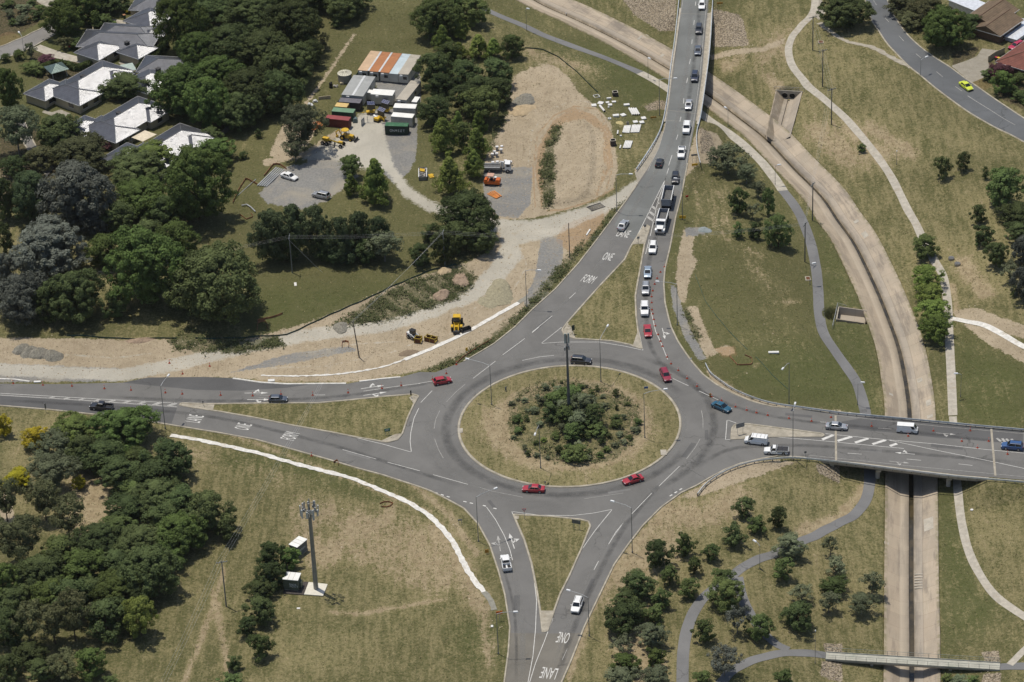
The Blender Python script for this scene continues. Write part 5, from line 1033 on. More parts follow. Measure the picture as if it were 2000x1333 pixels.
for a in (
 ('wagon', (1371,9), (1369,30), WHITE, 'white wagon topmost in the queue on the northern bridge'),
 ('suv', (1365,57), (1363,80), DGREY, 'dark grey car second from the top on the northern bridge'),
 ('sedan', (1363,98), (1361,120), GREYB, 'slate grey sedan between a dark car and a navy car on the northern bridge'),
 ('suv', (1357,150), (1354,172), NAVY, 'navy blue car near the middle of the northern bridge'),
 ('sedan', (1345,204), (1342,225), SILV, 'silver sedan on the near end of the northern bridge ahead of a navy car'),
 ('fourwd', (1341,251), (1337,275), WHITE, 'boxy white four wheel drive just off the northern bridge'),
 ('ute', (1331,298), (1328,320), WHITE, 'white pickup with open tub facing the roundabout below the northern bridge'),
 ('hatch', (1288,317), (1294,298), BLACK, 'black hatchback alone in the lane heading up to the northern bridge'),
 ('suv', (1319,348), (1317,370), BLACK, 'black car right behind the tipper trailer'),
 ('sedan', (1217,439), (1228,422), SILV, 'silver sedan driving away beside the painted word LANE'),
 ('suv', (1275,484), (1272,505), WHITE, 'white car with dark sunroof just ahead of the white tipper truck'),
 ('sedan', (1265,531), (1264,550), PALEB, 'pale blue sedan beside the traffic cones in the north lane'),
 ('suv', (1261,564), (1260,585), SILV, 'silver car with dark roof between the pale blue sedan and white four wheel drive'),
 ('fourwd', (1259,605), (1259,628), WHITE, 'white four wheel drive in front of the small red sedan'),
 ('sedan', (1265,646), (1267,665), RED, 'bright red sedan waiting at the north entry line'),
 ('wagon', (1300,732), (1309,752), MAROON, 'maroon wagon leaving the roundabout near the cones'),
 ('suv', (1135,704), (1160,706), DGREY, 'dark grey four wheel drive passing behind the island phone mast'),
 ('hatch', (864,743), (885,739), RED, 'red hatchback entering from the western road'),
 ('hatch', (543,779), (570,779), GREYB, 'slate grey hatchback beside painted arrows on the western road'),
 ('ute', (198,794), (175,792), BLACK, 'black pickup heading left along the western road'),
 ('sedan', (1042,954), (1015,953), RED, 'red sedan at the bottom of the roundabout below the island'),
 ('coupe', (1236,936), (1215,942), RED, 'red coupe with dark sunroof at the lower right of the roundabout'),
 ('ute', (988,1099), (983,1075), WHITE, 'white pickup driving up the southern entry lane'),
 ('suv', (1127,1182), (1119,1204), WHITE, 'white car driving down the southern exit lane'),
 ('sedan', (1409,794), (1430,803), TEAL, 'teal sedan beside the cones heading for the eastern bridge'),
 ('sedan', (1634,832), (1660,834), SILV, 'silver sedan at the left end of the eastern bridge'),
 ('oldvan', (1772,838), (1800,840), WHITE, 'white boxy van in the middle of the eastern bridge'),
 ('suv', (1977,871), (1955,869), BLUE, 'blue car at the far right of the eastern bridge'),
 ('van', (1477,860), (1450,857), WHITE, 'white van with roof bars beside the eastern splitter island'),
 ('tray', (1516,880), (1490,879), WHITE, 'white utility with black covered tray near the lower guardrail'),
 ('sedan', (565,344), (585,351), WHITE, 'white sedan parked on the gravel beside stacked steel beams'),
 ('suv', (627,381), (605,376), SILV, 'silver car parked alone in the middle of the gravel parking')):
    car(*a, name='car' if a[0] not in ('van', 'oldvan', 'ute', 'tray') else {'van': 'van', 'oldvan': 'van'}.get(a[0], 'pickup'), cat='car' if a[0] not in ('van', 'oldvan', 'ute', 'tray') else 'van' if 'van' in a[0] else 'pickup')
car('sedan', (1887,168), (1900,178), LIMEY, 'lime yellow sedan on the street at the top right', name='car', z=0); car('wagon', (1985,88), (1965,97), carpaint('crimson_paint', (.42, .01, .05)), 'crimson wagon under the eaves of the red roofed house', name='car', z=0)

# ---- tipper truck and dog trailer
SITEW = paint('site_white', (.72, .72, .70), .45, 0, .15, .8, .5, (.5, .47, .42)); TIPG = paint('tipper_grey', (.26, .28, .31), .5, .2, .2); GRVL = paint('gravel_load', (.12, .12, .12), .95, 0, .4, 3)
CHAS = paint('chassis_black', (.022, .022, .022), .7)
def wheelset(r, xs, y, wr, wd=.3, mat=TYRE, rim=RIM):
    tw = MB().cyl((0, -wd / 2, 0), (0, wd / 2, 0), wr, n=16).mesh('tyre'); rw = MB().cyl((0, wd / 2 - .02, 0), (0, wd / 2 + .02, 0), wr * .55, n=12).mesh('rim')
    for x in xs:
        for s in (-1, 1):
            t = link('wheel', tw, mat, r, (x, s * y, wr)); t.rotation_euler = (0, 0, 0 if s > 0 else math.pi); link('rim', rw, rim, t)
def at(px, to, z=.0, lift=0.0):
    o = unproj([px], z + lift)[0]; h = unproj([to], z + lift)[0] - o; return o, math.atan2(h[1], h[0])
def bin_(r, x0, x1, w, z0, z1, name, mat, load=None, wall=.1, fl=.9):
    """open tipping body: floor, walls that flare a little"""
    m = MB(); f = .12
    m.box(((x0 + x1) / 2, 0, z0), (x1 - x0, w * fl, .1))
    for s in (-1, 1): m.add([(x0, s * w / 2 * fl, z0), (x1, s * w / 2 * fl, z0), (x1, s * w / 2, z1), (x0, s * w / 2, z1), (x0, s * (w / 2 * fl - wall), z0), (x1, s * (w / 2 * fl - wall), z0), (x1, s * (w / 2 - wall), z1), (x0, s * (w / 2 - wall), z1)], [(0, 1, 2, 3), (4, 7, 6, 5), (3, 2, 6, 7), (0, 3, 7, 4), (1, 5, 6, 2)])
    m.box((x0 + wall / 2, 0, (z0 + z1) / 2), (wall, w * .96, z1 - z0)); m.box((x1 - wall / 2, 0, (z0 + z1) / 2 + .12), (wall, w * .96, z1 - z0 + .24))
    for k in range(5): m.box((x0 + (x1 - x0) * (k + .5) / 5, 0, z0 + .05), (.09, w * 1.0, .12))
    m.build(name, mat, r)
    m2 = MB()
    for s in (-1, 1): m2.box(((x0 + x1) / 2, s * (w / 2 - wall / 2), z1 + .04), (x1 - x0, wall + .06, .09))
    m2.build('top_rail', SITEW, r)
    if load: load.build('load', GRVL, r)
o, an = at((1293,434), (1283,470), 0, 1.2)
t = empty('tipper_truck', (*o, ZR), an, 'white bonneted tipper truck at the head of a dog trailer near the splitter island', 'truck')
MB().box((-.2, 0, .75), (8.2, .9, .25)).build('chassis', CHAS, t)
cb = MB(); cb.prism([(1.6, 1.0), (2.9, 1.0), (2.9, 1.95), (2.45, 2.85), (1.6, 2.95)], -1.15, 1.15); cb.prism([(2.85, 1.0), (4.2, .95), (4.25, 1.65), (2.85, 1.9)], -.75, .75)
for s in (-1, 1): cb.prism([(3.0, .75), (4.3, .75), (4.25, 1.3), (3.9, 1.42), (3.2, 1.3)], s * .72, s * 1.2)
cb.build('cab', WHITE, t)
g = MB(); pane(g, ((2.9, -1.05, 1.98), (2.9, 1.05, 1.98), (2.46, 1.05, 2.8), (2.46, -1.05, 2.8)), .02, .02, .05, .05, .03); g.build('windscreen', GLASS, t)
for s in (-1, 1): MB().box((2.15, s * 1.16, 2.3), (.8, .02, .6)).build('side_window', GLASS, t); MB().box((4.28, s * .95, 1.15), (.06, .3, .25)).build('headlight', LAMP, t); MB().cyl((1.45, s * 1.05, .9), (1.45, s * 1.05, 3.1), .09).build('exhaust_stack', RIM, t); MB().box((2.9, s * 1.4, 2.2), (.1, .25, .5)).build('mirror', TRIM, t)
MB().box((4.27, 0, 1.3), (.06, .9, .7)).build('grille', TRIM, t); MB().box((4.4, 0, .75), (.2, 2.3, .4)).build('bumper', RIM, t)
bin_(t, -4.1, 1.3, 2.4, 1.25, 2.6, 'tipper_body', TIPG, MB().box((-1.4, 0, 1.5), (5.0, 1.95, .3))); wheelset(t, (3.55, -2.2, -3.5), 1.0, .5, .4)
o, an = at((1304,387), (1298,415), 0, 1.4)
t = empty('dog_trailer', (*o, ZR), an, 'long grey tipping trailer towed behind the white tipper truck', 'trailer')
MB().box((0, 0, .85), (7.4, .9, .25)).box((4.2, 0, .7), (1.6, .2, .14)).build('chassis', CHAS, t)
bin_(t, -3.9, 3.7, 2.45, 1.2, 2.75, 'tipper_body', TIPG, MB().box((-.1, 0, 1.42), (7.2, 2.0, .25))); wheelset(t, (-2.6, -1.3, 1.9, 3.0), 1.0, .48, .4)

# ---- machines of the road works
YEL = paint('plant_yellow', (.62, .38, .015), .4, 0, .2, .9, .5, (.34, .22, .05)); YELD = paint('dull_yellow', (.36, .25, .03), .7, 0, .3, .9, .3, (.14, .08, .03)); ORG = paint('plant_orange', (.58, .13, .02), .45, 0, .2, .9, .4, (.3, .1, .03)); STL = paint('dark_steel', (.055, .053, .052), .6, .3, .3); RUST = paint('rusty_steel', (.14, .06, .03), .9, 0, .35, 1.2, .2)
o, an = at((893,640), (890,668))
t = empty('wheel_loader', (*o, 0), an, 'yellow wheel loader parked on the bare earth above the white gutter', 'loader')
MB().prism([(-3.0, .8), (-.4, .8), (-.4, 1.9), (-2.7, 1.8), (-3.0, 1.5)], -.75, .75).build('engine_cover', YEL, t); MB().box((1.0, 0, 1.05), (2.0, .8, .7)).build('front_frame', YEL, t)
MB().prism([(-.5, 1.4), (.75, 1.4), (.65, 3.1), (-.4, 3.1)], -.7, .7).build('cab', GLASS, t); MB().box((.1, 0, 3.2), (1.5, 1.65, .16)).build('cab_roof', YEL, t); MB().box((.6, 0, 1.55), (.5, 1.5, .5)).build('cab_base', YEL, t)
for s in (-1, 1):
    MB().tube([(.8, s * .45, 1.7), (2.2, s * .45, 1.2), (3.0, s * .45, .5)], .13).build('lift_arm', YEL, t); MB().prism([(.9, 1.3), (2.1, 1.3), (2.0, 1.5), (1.0, 1.5)], s * .75, s * 1.35).build('mudguard', YEL, t); MB().box((.9, s * 1.0, 2.5), (.08, .3, .3)).build('mirror', TRIM, t)
MB().box((3.1, 0, .6), (.5, 1.5, .7)).build('quick_hitch', STL, t); wheelset(t, (1.5, -1.7), 1.0, .72, .55, TYRE, YEL)
o, an = at((910,648), (930,641)); m = MB().prism([(-1.2, 0), (1.2, 0), (1.2, .08), (-1.2, .08)], -.5, .5).prism([(-1.2, 0), (1.2, 0), (1.2, 1.0), (-1.2, 1.0)], .42, .55)
for s in (-1, 1): m.prism([(s * 1.2 - .05, 0), (s * 1.2 + .05, 0), (s * 1.2 + .05, 1.0), (s * 1.2 - .05, 1.0)], -.45, .5)
b = m.build('loader_bucket', STL, None, (*o, .02)); b.rotation_euler = (0, 0, an); tag(b, 'loose dark steel bucket lying right of the yellow wheel loader', 'bucket')
o, an = at((806,660), (824,667))
t = empty('skid_steer', (*o, 0), an, 'white skid steer loader with red tail and black cab roof', 'loader')
MB().prism([(-1.3, .35), (.9, .35), (.9, .9), (.2, 1.0), (-1.3, 1.35)], -.62, .62).build('body', SITEW, t); MB().box((-1.32, 0, .85), (.14, 1.25, .8)).build('tail_panel', paint('tail_red', (.4, .03, .02), .5), t)
MB().box((.1, 0, 1.5), (1.15, 1.0, 1.1)).build('cab', GLASS, t); MB().box((.05, 0, 2.1), (1.35, 1.15, .14)).build('cab_roof', TRIM, t)
for s in (-1, 1): MB().tube([(-1.1, s * .75, 1.5), (.3, s * .75, 1.25), (1.35, s * .75, .55)], .1).build('lift_arm', SITEW, t)
MB().prism([(1.3, .1), (2.0, .1), (1.95, .2), (1.4, .25), (1.35, .75), (1.3, .75)], -.85, .85).build('bucket', STL, t); wheelset(t, (.55, -.7), .78, .4, .3)
def cage(px, to, L, w, h, nb, label):
    o, an = at(px, to); e = empty('trench_shield', (*o, .02), an, label, 'trench shield', 'trench shields beside the skid steer')
    for s in (-1, 1):
        MB().box((0, s * w / 2, h / 2), (L, .1, h)).build('side_plate', RUST, e)
    f = MB()
    for i in range(nb + 1):
        x = -L / 2 + L * i / nb
        for s in (-1, 1): f.box((x, s * w / 2, h * .58), (.14, .2, h * 1.16))
        f.box((x, 0, h * .95), (.14, w, .14)); f.box((x, 0, h * .3), (.14, w, .14))
    for s in (-1, 1): f.box((0, s * w / 2, h), (L, .16, .14))
    f.build('frame', YELD, e)
cage((842,667), (858,671), 2.7, 1.2, 1.15, 2, 'long double yellow steel trench shield'); cage((817,668), (826,669), 1.5, 1.3, 1.15, 1, 'short square yellow steel trench shield below the skid steer')
# white drop-side truck and the orange roller on the laydown area
o, an = at((972,334), (1000,334), 0)
t = empty('tray_truck', (*o, 0), an, 'white truck with low open tray parked beside plastic barriers', 'truck')
MB().box((-.3, 0, .7), (6.6, .8, .22)).build('chassis', CHAS, t); MB().prism([(1.9, .6), (3.5, .6), (3.5, 1.5), (3.25, 2.45), (1.9, 2.5)], -1.05, 1.05).build('cab', WHITE, t)
g = MB(); pane(g, ((3.5, -1.0, 1.5), (3.5, 1.0, 1.5), (3.26, 1.0, 2.42), (3.26, -1.0, 2.42)), .03, .03, .05, .08, .03); g.build('windscreen', GLASS, t)
for s in (-1, 1): MB().box((2.75, s * 1.06, 1.95), (.9, .02, .6)).build('side_window', GLASS, t)
MB().box((1.3, .3, 1.6), (.7, .5, 1.6)).tube([(1.3, -.3, .9), (1.3, -.3, 2.7), (.6, -.3, 2.9)], .16).build('loader_crane', SITEW, t)
bin_(t, -3.6, .8, 2.3, 1.0, 1.5, 'tray', paint('dusty_grey', (.3, .28, .25), .7), MB().box((-1.4, 0, 1.2), (4.0, 1.9, .2)), .08, 1.0); wheelset(t, (2.6, -2.0), .95, .45, .32)
o, an = at((962,361), (980,362), 0)
t = empty('road_roller', (*o, 0), an, 'orange rubber tyred roller with a pale canopy next to orange pipes', 'roller')
MB().prism([(-2.0, .55), (2.0, .55), (2.0, 1.3), (-2.0, 1.3)], -.9, .9).build('body', ORG, t); MB().box((1.45, 0, 1.5), (1.0, 1.5, .45)).build('engine_cover', ORG, t); MB().box((-1.55, 0, 1.5), (.7, 1.6, .4)).build('ballast_box', ORG, t)
MB().box((-.4, 0, 2.75), (1.7, 1.7, .1)).build('canopy', paint('faded_canopy', (.5, .3, .22), .8), t)
m = MB()
for x in (-1.15, .35):
    for s in (-1, 1): m.cyl((x, s * .75, 1.3), (x, s * .75, 2.7), .05)
m.build('canopy_post', STL, t); MB().box((-.2, 0, 1.55), (.6, .6, .5)).box((.7, 0, 1.4), (.5, 1.4, .3)).build('seat', TRIM, t)
for x in (-1.35, 1.35):
    for y in (-.66, -.22, .22, .66): link('wheel', MB().cyl((0, -.18, 0), (0, .18, 0), .5, n=14).mesh('wheel'), TYRE, t, (x, y, .5))
for i, (x, y) in enumerate(((968,357), (960,352))):
    p = g1(x, y - 8 + 6); m = MB().cyl((0, 0, 0), (0, 0, 1.25), .42, n=14).cyl((0, 0, 1.25), (0, 0, 1.33), .44, .36, 14); tag(m.build('water_drum', SITEW, None, tuple(p)), 'upright white drum behind the orange roller, %s one' % ('right hand' if i == 0 else 'left hand'), 'drum', 'white drums behind the roller')
op = paint('orange_pipe', (.7, .26, .06), .5)
for i, (a, b) in enumerate((((952,379.5), (970,389)), ((955,378), (972.5,388.5)), ((957.5,376), (974,387)), ((961,374.5), (976,386.5)), ((965,374), (979.5,385)))):
    A, B = g1(*a), g1(*b); c = (A + B) / 2; d = B - A; n = int(np.linalg.norm(d) / .3)
    v = MB().cyl((*(-d / 2)[:2], .14), (*(d / 2)[:2], .14), .14, n=10); tag(v.build('plastic_pipe', op, None, tuple(c)), 'orange plastic pipe in the fanned pile below the roller, %s from the left' % ORD[i] if i else 'orange plastic pipe in the fanned pile below the roller, leftmost', 'pipe', 'orange pipes below the roller')
# tipped rubbish skip near the grove
o, an = at((826,345), (826,330)); t = empty('skip_bin', (*o, 0), an, 'grey steel skip heaped with rubbish and a yellow sheet', 'skip')
bin_(t, -2.3, 2.3, 2.1, .15, 1.1, 'bin', paint('skip_grey', (.2, .2, .2), .7)); rg = random.Random(4); m = MB(); m2 = MB()
for i in range(70): m.box((rg.uniform(-2, 2), rg.uniform(-.8, .8), rg.uniform(.6, 1.25)), (rg.uniform(.2, .8), rg.uniform(.1, .4), rg.uniform(.05, .3)), M=Matrix.Rotation(rg.random() * 6, 3, Vector((rg.random(), rg.random(), 1)).normalized()))
m.build('rubbish', paint('mixed_rubbish', (.45, .42, .37), .8, 0, .6, 3), t); m2.box((.9, .1, 1.35), (1.4, 1.2, .12), M=Matrix.Rotation(.2, 3, 'X')).build('sheet', YEL, t)
p = g1(842,345); b = MB().box((0, 0, .12), (1.1, 1.9, .2), .3).box((.15, .2, .26), (.8, 1.2, .1), -.2).build('plastic_sheet', YEL, None, tuple(p)); tag(b, 'folded yellow sheet lying beside the rubbish skip', 'sheet')
# backhoe, trailer frame and stacks beside the yard gum tree
o, an = at((676,272), (690,282)); t = empty('backhoe', (*o, 0), an + .5, 'yellow backhoe with round canopy parked below the red container', 'backhoe')
MB().prism([(-1.0, .6), (2.2, .6), (2.2, 1.45), (.6, 1.6), (-1.0, 1.2)], -.5, .5).build('body', YEL, t); m = MB()
for x in (-.9, .6):
    for s in (-1, 1): m.cyl((x, s * .6, 1.1), (x, s * .6, 2.6), .05)
m.build('canopy_post', STL, t); MB().cyl((-.15, 0, 2.6), (-.15, 0, 2.75), 1.05, .95, 14).build('canopy', YEL, t)
MB().tube([(-1.2, 0, .8), (-2.0, 0, 2.3), (-2.9, 0, 1.4), (-2.7, 0, .5)], .16).box((-2.6, 0, .35), (.5, .6, .5)).build('digger_arm', YEL, t); MB().prism([(2.9, .1), (3.5, .1), (3.4, .2), (3.05, .3), (3.0, .9), (2.9, .9)], -1.0, 1.0).tube([(1.6, .45, 1.2), (3.0, .45, .5)], .09).tube([(1.6, -.45, 1.2), (3.0, -.45, .5)], .09).build('loader_bucket', STL, t)
wheelset(t, (-.6,), .85, .68, .45, TYRE, YEL); wheelset(t, (1.7,), .8, .48, .35, TYRE, YEL)
o, an = at((652,284), (672,288)); t = empty('road_grader', (*o, 0), an, 'old yellow grader frame half hidden behind the gum tree', 'grader')
MB().tube([(-3.0, 0, 1.3), (0, 0, 1.2), (2.6, 0, .9)], .2).build('frame', YELD, t); MB().box((-2.2, 0, 1.4), (1.6, 1.0, .8)).build('engine_cover', YEL, t); MB().box((2.0, 0, 1.2), (1.1, .8, .5)).build('front_box', YEL, t); MB().box((.2, 0, .5), (.15, 2.8, .5), .4).build('blade', STL, t); wheelset(t, (-2.8, -1.6, 2.4), .85, .52, .35)
# ------------------------------------------------------------------ houses
def tile_mat(name, c, metal=.0, rough=.45):
    t = NT(name); t.set(rough, metal, 1.0 if metal > .42 else .3); tc = t.pos(True); sp = t.n('SeparateXYZ'); t.l(tc, sp.inputs[0])
    k = t.mix(t.ramp(t.noise(.6, 4, .7, tc), .3, .7), tuple(x * .75 for x in c), tuple(x * 1.2 for x in c))
    w = t.math('FRACT', t.math('MULTIPLY', sp.outputs[2], 5.0)); k = t.mix(t.math('MULTIPLY', t.ramp(w, .78, .95), .7), k, tuple(x * .3 for x in c))
    t.col(k)
    # rolled, lapped tiles: normals flattened and swung along one axis to aim sun glare
    t.l(t.math('MULTIPLY', t.math('SUBTRACT', 1.0, t.ramp(w, .70, .85)), metal), t.b.inputs['Metallic']); t.l(t.math('ADD', rough, t.math('MULTIPLY', t.ramp(t.noise(1.3, 4, .7, tc), .5, .8), .12)), t.b.inputs['Roughness'])
    ge = t.n('NewGeometry'); ax = (math.cos(rad(52)), math.sin(rad(52)), 0); dt = t.n('VectorMath'); dt.operation = 'DOT_PRODUCT'; dt.inputs[1].default_value = ax; t.l(ge.outputs['Position'], dt.inputs[0])
    wv = t.math('MULTIPLY', t.math('COSINE', t.math('MULTIPLY', dt.outputs['Value'], 21.0)), .43)
    sc = t.n('VectorMath'); sc.operation = 'SCALE'; sc.inputs[0].default_value = ax; t.l(wv, sc.inputs['Scale']); ad = t.n('VectorMath'); ad.operation = 'ADD'; t.l(sc.outputs[0], ad.inputs[0]); fl = t.n('VectorMath'); fl.operation = 'MULTIPLY'; fl.inputs[1].default_value = (.70, .70, 1); t.l(ge.outputs['True Normal'], fl.inputs[0]); t.l(fl.outputs[0], ad.inputs[1]); n3 = t.n('VectorMath'); n3.operation = 'NORMALIZE'; t.l(ad.outputs[0], n3.inputs[0]); t.l(n3.outputs[0], t.b.inputs['Normal']); return t.m
ROOF_G = tile_mat('grey_roof_tiles', (.080, .084, .098), .425, .30); ROOF_B = tile_mat('brown_roof_tiles', (.15, .105, .065), 0, .7); ROOF_R = tile_mat('red_roof_tiles', (.17, .06, .042), 0, .7)
CREAM = paint('cream_render', (.42, .36, .25), .9, 0, .12); BRICK = paint('brown_brick', (.12, .075, .05), .9, 0, .3, 3); FASC = paint('white_fascia', (.62, .61, .58), .5); WIN = GLASS; DOORM = paint('garage_door_cream', (.40, .34, .24), .6)
def hip(m, c, L, W, a, z, pitch=23, over=.5, gable=False):
    L += 2 * over; W += 2 * over; h = W / 2 * math.tan(rad(pitch)); r = 0 if gable else min(W / 2, L / 2 - .05); R = Matrix.Rotation(a, 3, 'Z'); c = Vector((*c, z))
    P = [(-L / 2, -W / 2, 0), (L / 2, -W / 2, 0), (L / 2, W / 2, 0), (-L / 2, W / 2, 0), (-L / 2 + r, 0, h), (L / 2 - r, 0, h)]
    m.add([c + R @ Vector(p) for p in P], [(0, 1, 5, 4), (2, 3, 4, 5), (1, 2, 5), (3, 0, 4), (3, 2, 1, 0)]); return h
def house(name, label, blocks, roofm, wallm, hz=2.6, pitch=20, coolers=(), windows=True, gable=False, zg=None):
    """blocks: (px of the roof centre at eave height, length, width, angle)"""
    o = unproj([blocks[0][0]], hz)[0]; g = ground_z(o)[0] if zg is None else zg
    e = empty(name, (*o, g), 0, label, 'house', 'houses at the top of the scene'); rm, wm, fm = MB(), MB(), MB()
    for i, (px, L, W, a) in enumerate(blocks):
        c = unproj([px], hz + g)[0] - o; z = hz - i * .012
        hip(rm, c, L, W, a, z + .02, pitch, .5, gable); wm.box((*c, z / 2 - .15), (L - i * .02, W - i * .02, z + .3), a); R = Matrix.Rotation(a, 2)
        for s in (-1, 1):
            q = R @ Vector((0, s * (W / 2 + .52))); fm.box((c[0] + q.x, c[1] + q.y, z - .04), (L + 1.1, .06, .2), a); q = R @ Vector((s * (L / 2 + .52), 0)); fm.box((c[0] + q.x, c[1] + q.y, z - .04), (.06, W + 1.0, .2), a)
        if windows:
            for s, n in ((-1, max(1, int(L / 4.5))),):
                for k in range(n):
                    for side, half, ln in ((Vector((0, -1)), W / 2, L), (Vector((1, 0)), L / 2, W)):
                        t = (k + .5) / n - .5; p = side * (half + .02) + Vector((-side.y, side.x)) * t * ln; q = R @ p; aa = a + (0 if side.y else math.pi / 2)
                        w = MB().box((c[0] + q.x, c[1] + q.y, 1.45), (1.7, .08, 1.2), aa).build('window', WIN, e); n2 = R @ side
                        MB().box((c[0] + q.x + n2.x * .05, c[1] + q.y + n2.y * .05, .8), (1.9, .14, .1), aa).build('sill', FASC, w)
    RC_ = MB()
    for i, (px, L, W, a) in enumerate(blocks):
        c = unproj([px], hz + g)[0] - o; L2, W2 = L + 1, W + 1; h_ = W2 / 2 * math.tan(rad(pitch)); r_ = 0 if gable else min(W2 / 2, L2 / 2 - .05); R = Matrix.Rotation(a, 3, 'Z'); T = lambda x, y, z_: Vector((*c, hz - i * .012 + .05)) + R @ Vector((x, y, z_))
        RC_.cyl(T(-L2 / 2 + r_, 0, h_), T(L2 / 2 - r_, 0, h_ + .001), .11, n=5)
        if not gable:
            for sx in (-1, 1):
                for sy in (-1, 1): RC_.cyl(T(sx * L2 / 2, sy * W2 / 2, 0), T(sx * (L2 / 2 - r_), 0, h_), .1, n=5)
    rf_ = rm.build('roof', roofm, e); RC_.build('ridge_cap', paint('ridge_cap_grey', (.17, .175, .185), .4, .2) if roofm is ROOF_G else paint('ridge_cap_brown', (.14, .08, .05), .7), rf_); wm.build('wall', wallm, e); fm.build('gutter', FASC, e)
    for px, z in coolers:
        c = unproj([px], z + g)[0] - o; MB().box((*c, z), (1.1, 1.1, .9), .8, .85).box((*c, z + .47), (1.2, 1.2, .08), .8).build('roof_cooler', STL, e)
    return e, o
AA, BB = rad(-40), rad(52)
for (dx, dy), lab in (((0, 0), 'grey tiled house with white roof faces nearest the small pavilion'), ((70, 72), 'grey tiled house in the middle of the three with the shade sail beside it'), ((153, 126), 'grey tiled house closest to the construction site wood')):
    house('house', lab, [((178 + dx, 158 + dy), 20, 10.5, BB), ((142 + dx, 181 + dy), 13, 8, AA), ((92 + dx, 176 + dy), 9, 7, BB), ((222 + dx, 148 + dy), 7, 7, BB)], ROOF_G, CREAM, coolers=[((162 + dx, 151 + dy), 4.4)])
house('house', 'grey tiled house with an eight sided corner room behind the hedge', [((232, 78), 20, 9.5, rad(-12)), ((193, 97), 9, 8, BB), ((268, 98), 7, 7, BB), ((250, 62), 15, 8, rad(-12)), ((296, 66), 5.5, 5.5, rad(20))], ROOF_G, CREAM, coolers=[((248, 85), 4.2)])
house('house', 'grey tiled house at the very top left of the wood', [((325, 8), 18, 9, rad(-12)), ((293, 35), 10, 9, BB)], ROOF_G, CREAM)
house('house', 'grey tiled house half hidden by the wood beside the long hedge', [((335, 128), 16, 9, rad(-12)), ((290, 158), 11, 9, BB)], ROOF_G, CREAM, coolers=[((309, 137), 4.2)])
G60 = rad(52)
house('house', 'brown tiled brick house with open garage at the top right', [((1948, 47), 11, 8.2, rad(50)), ((1936, 28), 12, 8.5, rad(50))], ROOF_B, BRICK, gable=True, pitch=21)
house('house', 'red tiled house cut off by the right edge', [((2012, 108), 16, 10, rad(50))], ROOF_R, BRICK, pitch=22)
gz = unproj([(1915, 92)], 0)[0]
tag(MB().box((0, 0, 1.2), (12, 6, .16), rad(50)).box((0, 0, .5), (11, 5.2, 1.2), rad(50)).build('metal_shed', paint('white_metal', (.7, .72, .75), .35, .2), None, (*unproj([(1990, 52)], 2.0)[0], 0)), 'white metal roofed annex behind the brown tiled house', 'shed')
tag(MB().box((0, 0, 1.2), (5, 9, 2.4), rad(40)).box((0, 0, 2.5), (5.6, 9.6, .16), rad(40)).build('metal_shed', paint('white_metal', (.7, .72, .75), .35, .2), None, (*unproj([(1890, 5)], 2.4)[0], 0)), 'white metal shed behind the trees at the top right', 'shed')
# pavilion, shade sail, garden walls and hedges
p = g1(112, 148); e = empty('pavilion', tuple(p), 0, 'small green roofed garden pavilion beside the clipped hedge', 'pavilion'); m = MB(); hip(m, (0, 0), 4.6, 4.6, .5, 2.3, 26, .3); m.build('roof', tile_mat('green_metal_roof', (.10, .14, .13), .4, .35), e)
for x, y in ((-2, -2), (2, -2), (2, 2), (-2, 2)): MB().box((x * .88 - y * .48, x * .48 + y * .88, 1.15), (.14, .14, 2.3)).build('post', FASC, e)
p = g1(252, 148); e = empty('carport', tuple(p), .3, 'small pale green roofed carport between two grey houses', 'carport'); MB().box((0, 0, 2.4), (3.4, 4.4, .12)).build('roof', paint('pale_green_metal', (.36, .43, .38), .5), e)
for x in (-1.5, 1.5):
    for y in (-1.9, 1.9): MB().box((x, y, 1.2), (.12, .12, 2.4)).build('post', FASC, e)
sp = unproj([(257,269),(283,255),(306,263),(279,277)], 2.8); o = sp.mean(0); e = empty('shade_sail', (*o, 0), 0, 'cream shade sail stretched beside the middle grey house', 'shade sail'); m = MB(); q = [(x - o[0], y - o[1]) for x, y in sp]; m.slab(q, 2.78, 2.82); m.build('sail', paint('cream_canvas', (.62, .54, .40), .8), e)
for x, y in q: MB().cyl((x, y, 0), (x, y, 2.85), .06).build('post', FASC, e)
hedm = LEAF['green']
def hedge(px, w, h, label):
    P = resample(smooth(G(px)[:, :2], 5), .3); N = normals2(P); rng = np.random.RandomState(len(px) * 7); V = []
    for i, p in enumerate(P):
        for k in range(int(38 * w * .3 / .25)):
            t = rng.rand(); u = rng.rand(); side = rng.randint(3)
            off = (rng.rand() - .5) * w if side == 0 else (w / 2 if side == 1 else -w / 2); z = h if side == 0 else h * rng.rand()
            c = np.array([*(p + N[i] * off + rng.normal(size=2) * .06), ground_z(p)[0] + z + rng.normal() * .05]); a, b = rng.normal(size=(2, 3)) * .16; V += [c - a, c - b, c + a, c + b]
    tag(link('hedge', np_mesh('hedge', V, np.arange(len(V)).reshape(-1, 4)), hedm), label, 'hedge')
hedge([(76,152),(85,140),(105,128),(130,131),(150,138),(185,127)], 1.2, 1.5, 'curved clipped green hedge round the garden pavilion'); hedge([(272,143),(300,120),(325,92)], 1.6, 2.0, 'long clipped hedge along the grey wall right of the octagonal room'); hedge([(160,215),(195,198),(225,180)], 1.2, 1.4, 'straight hedge between two grey roofed houses'); hedge([(190,46),(225,52)], 1.2, 1.2, 'short hedge behind the house with the octagonal room')
hedge([(1978,178),(1995,195),(2012,212)], 1.5, 1.2, 'clipped hedge in the front garden of the red roofed house')
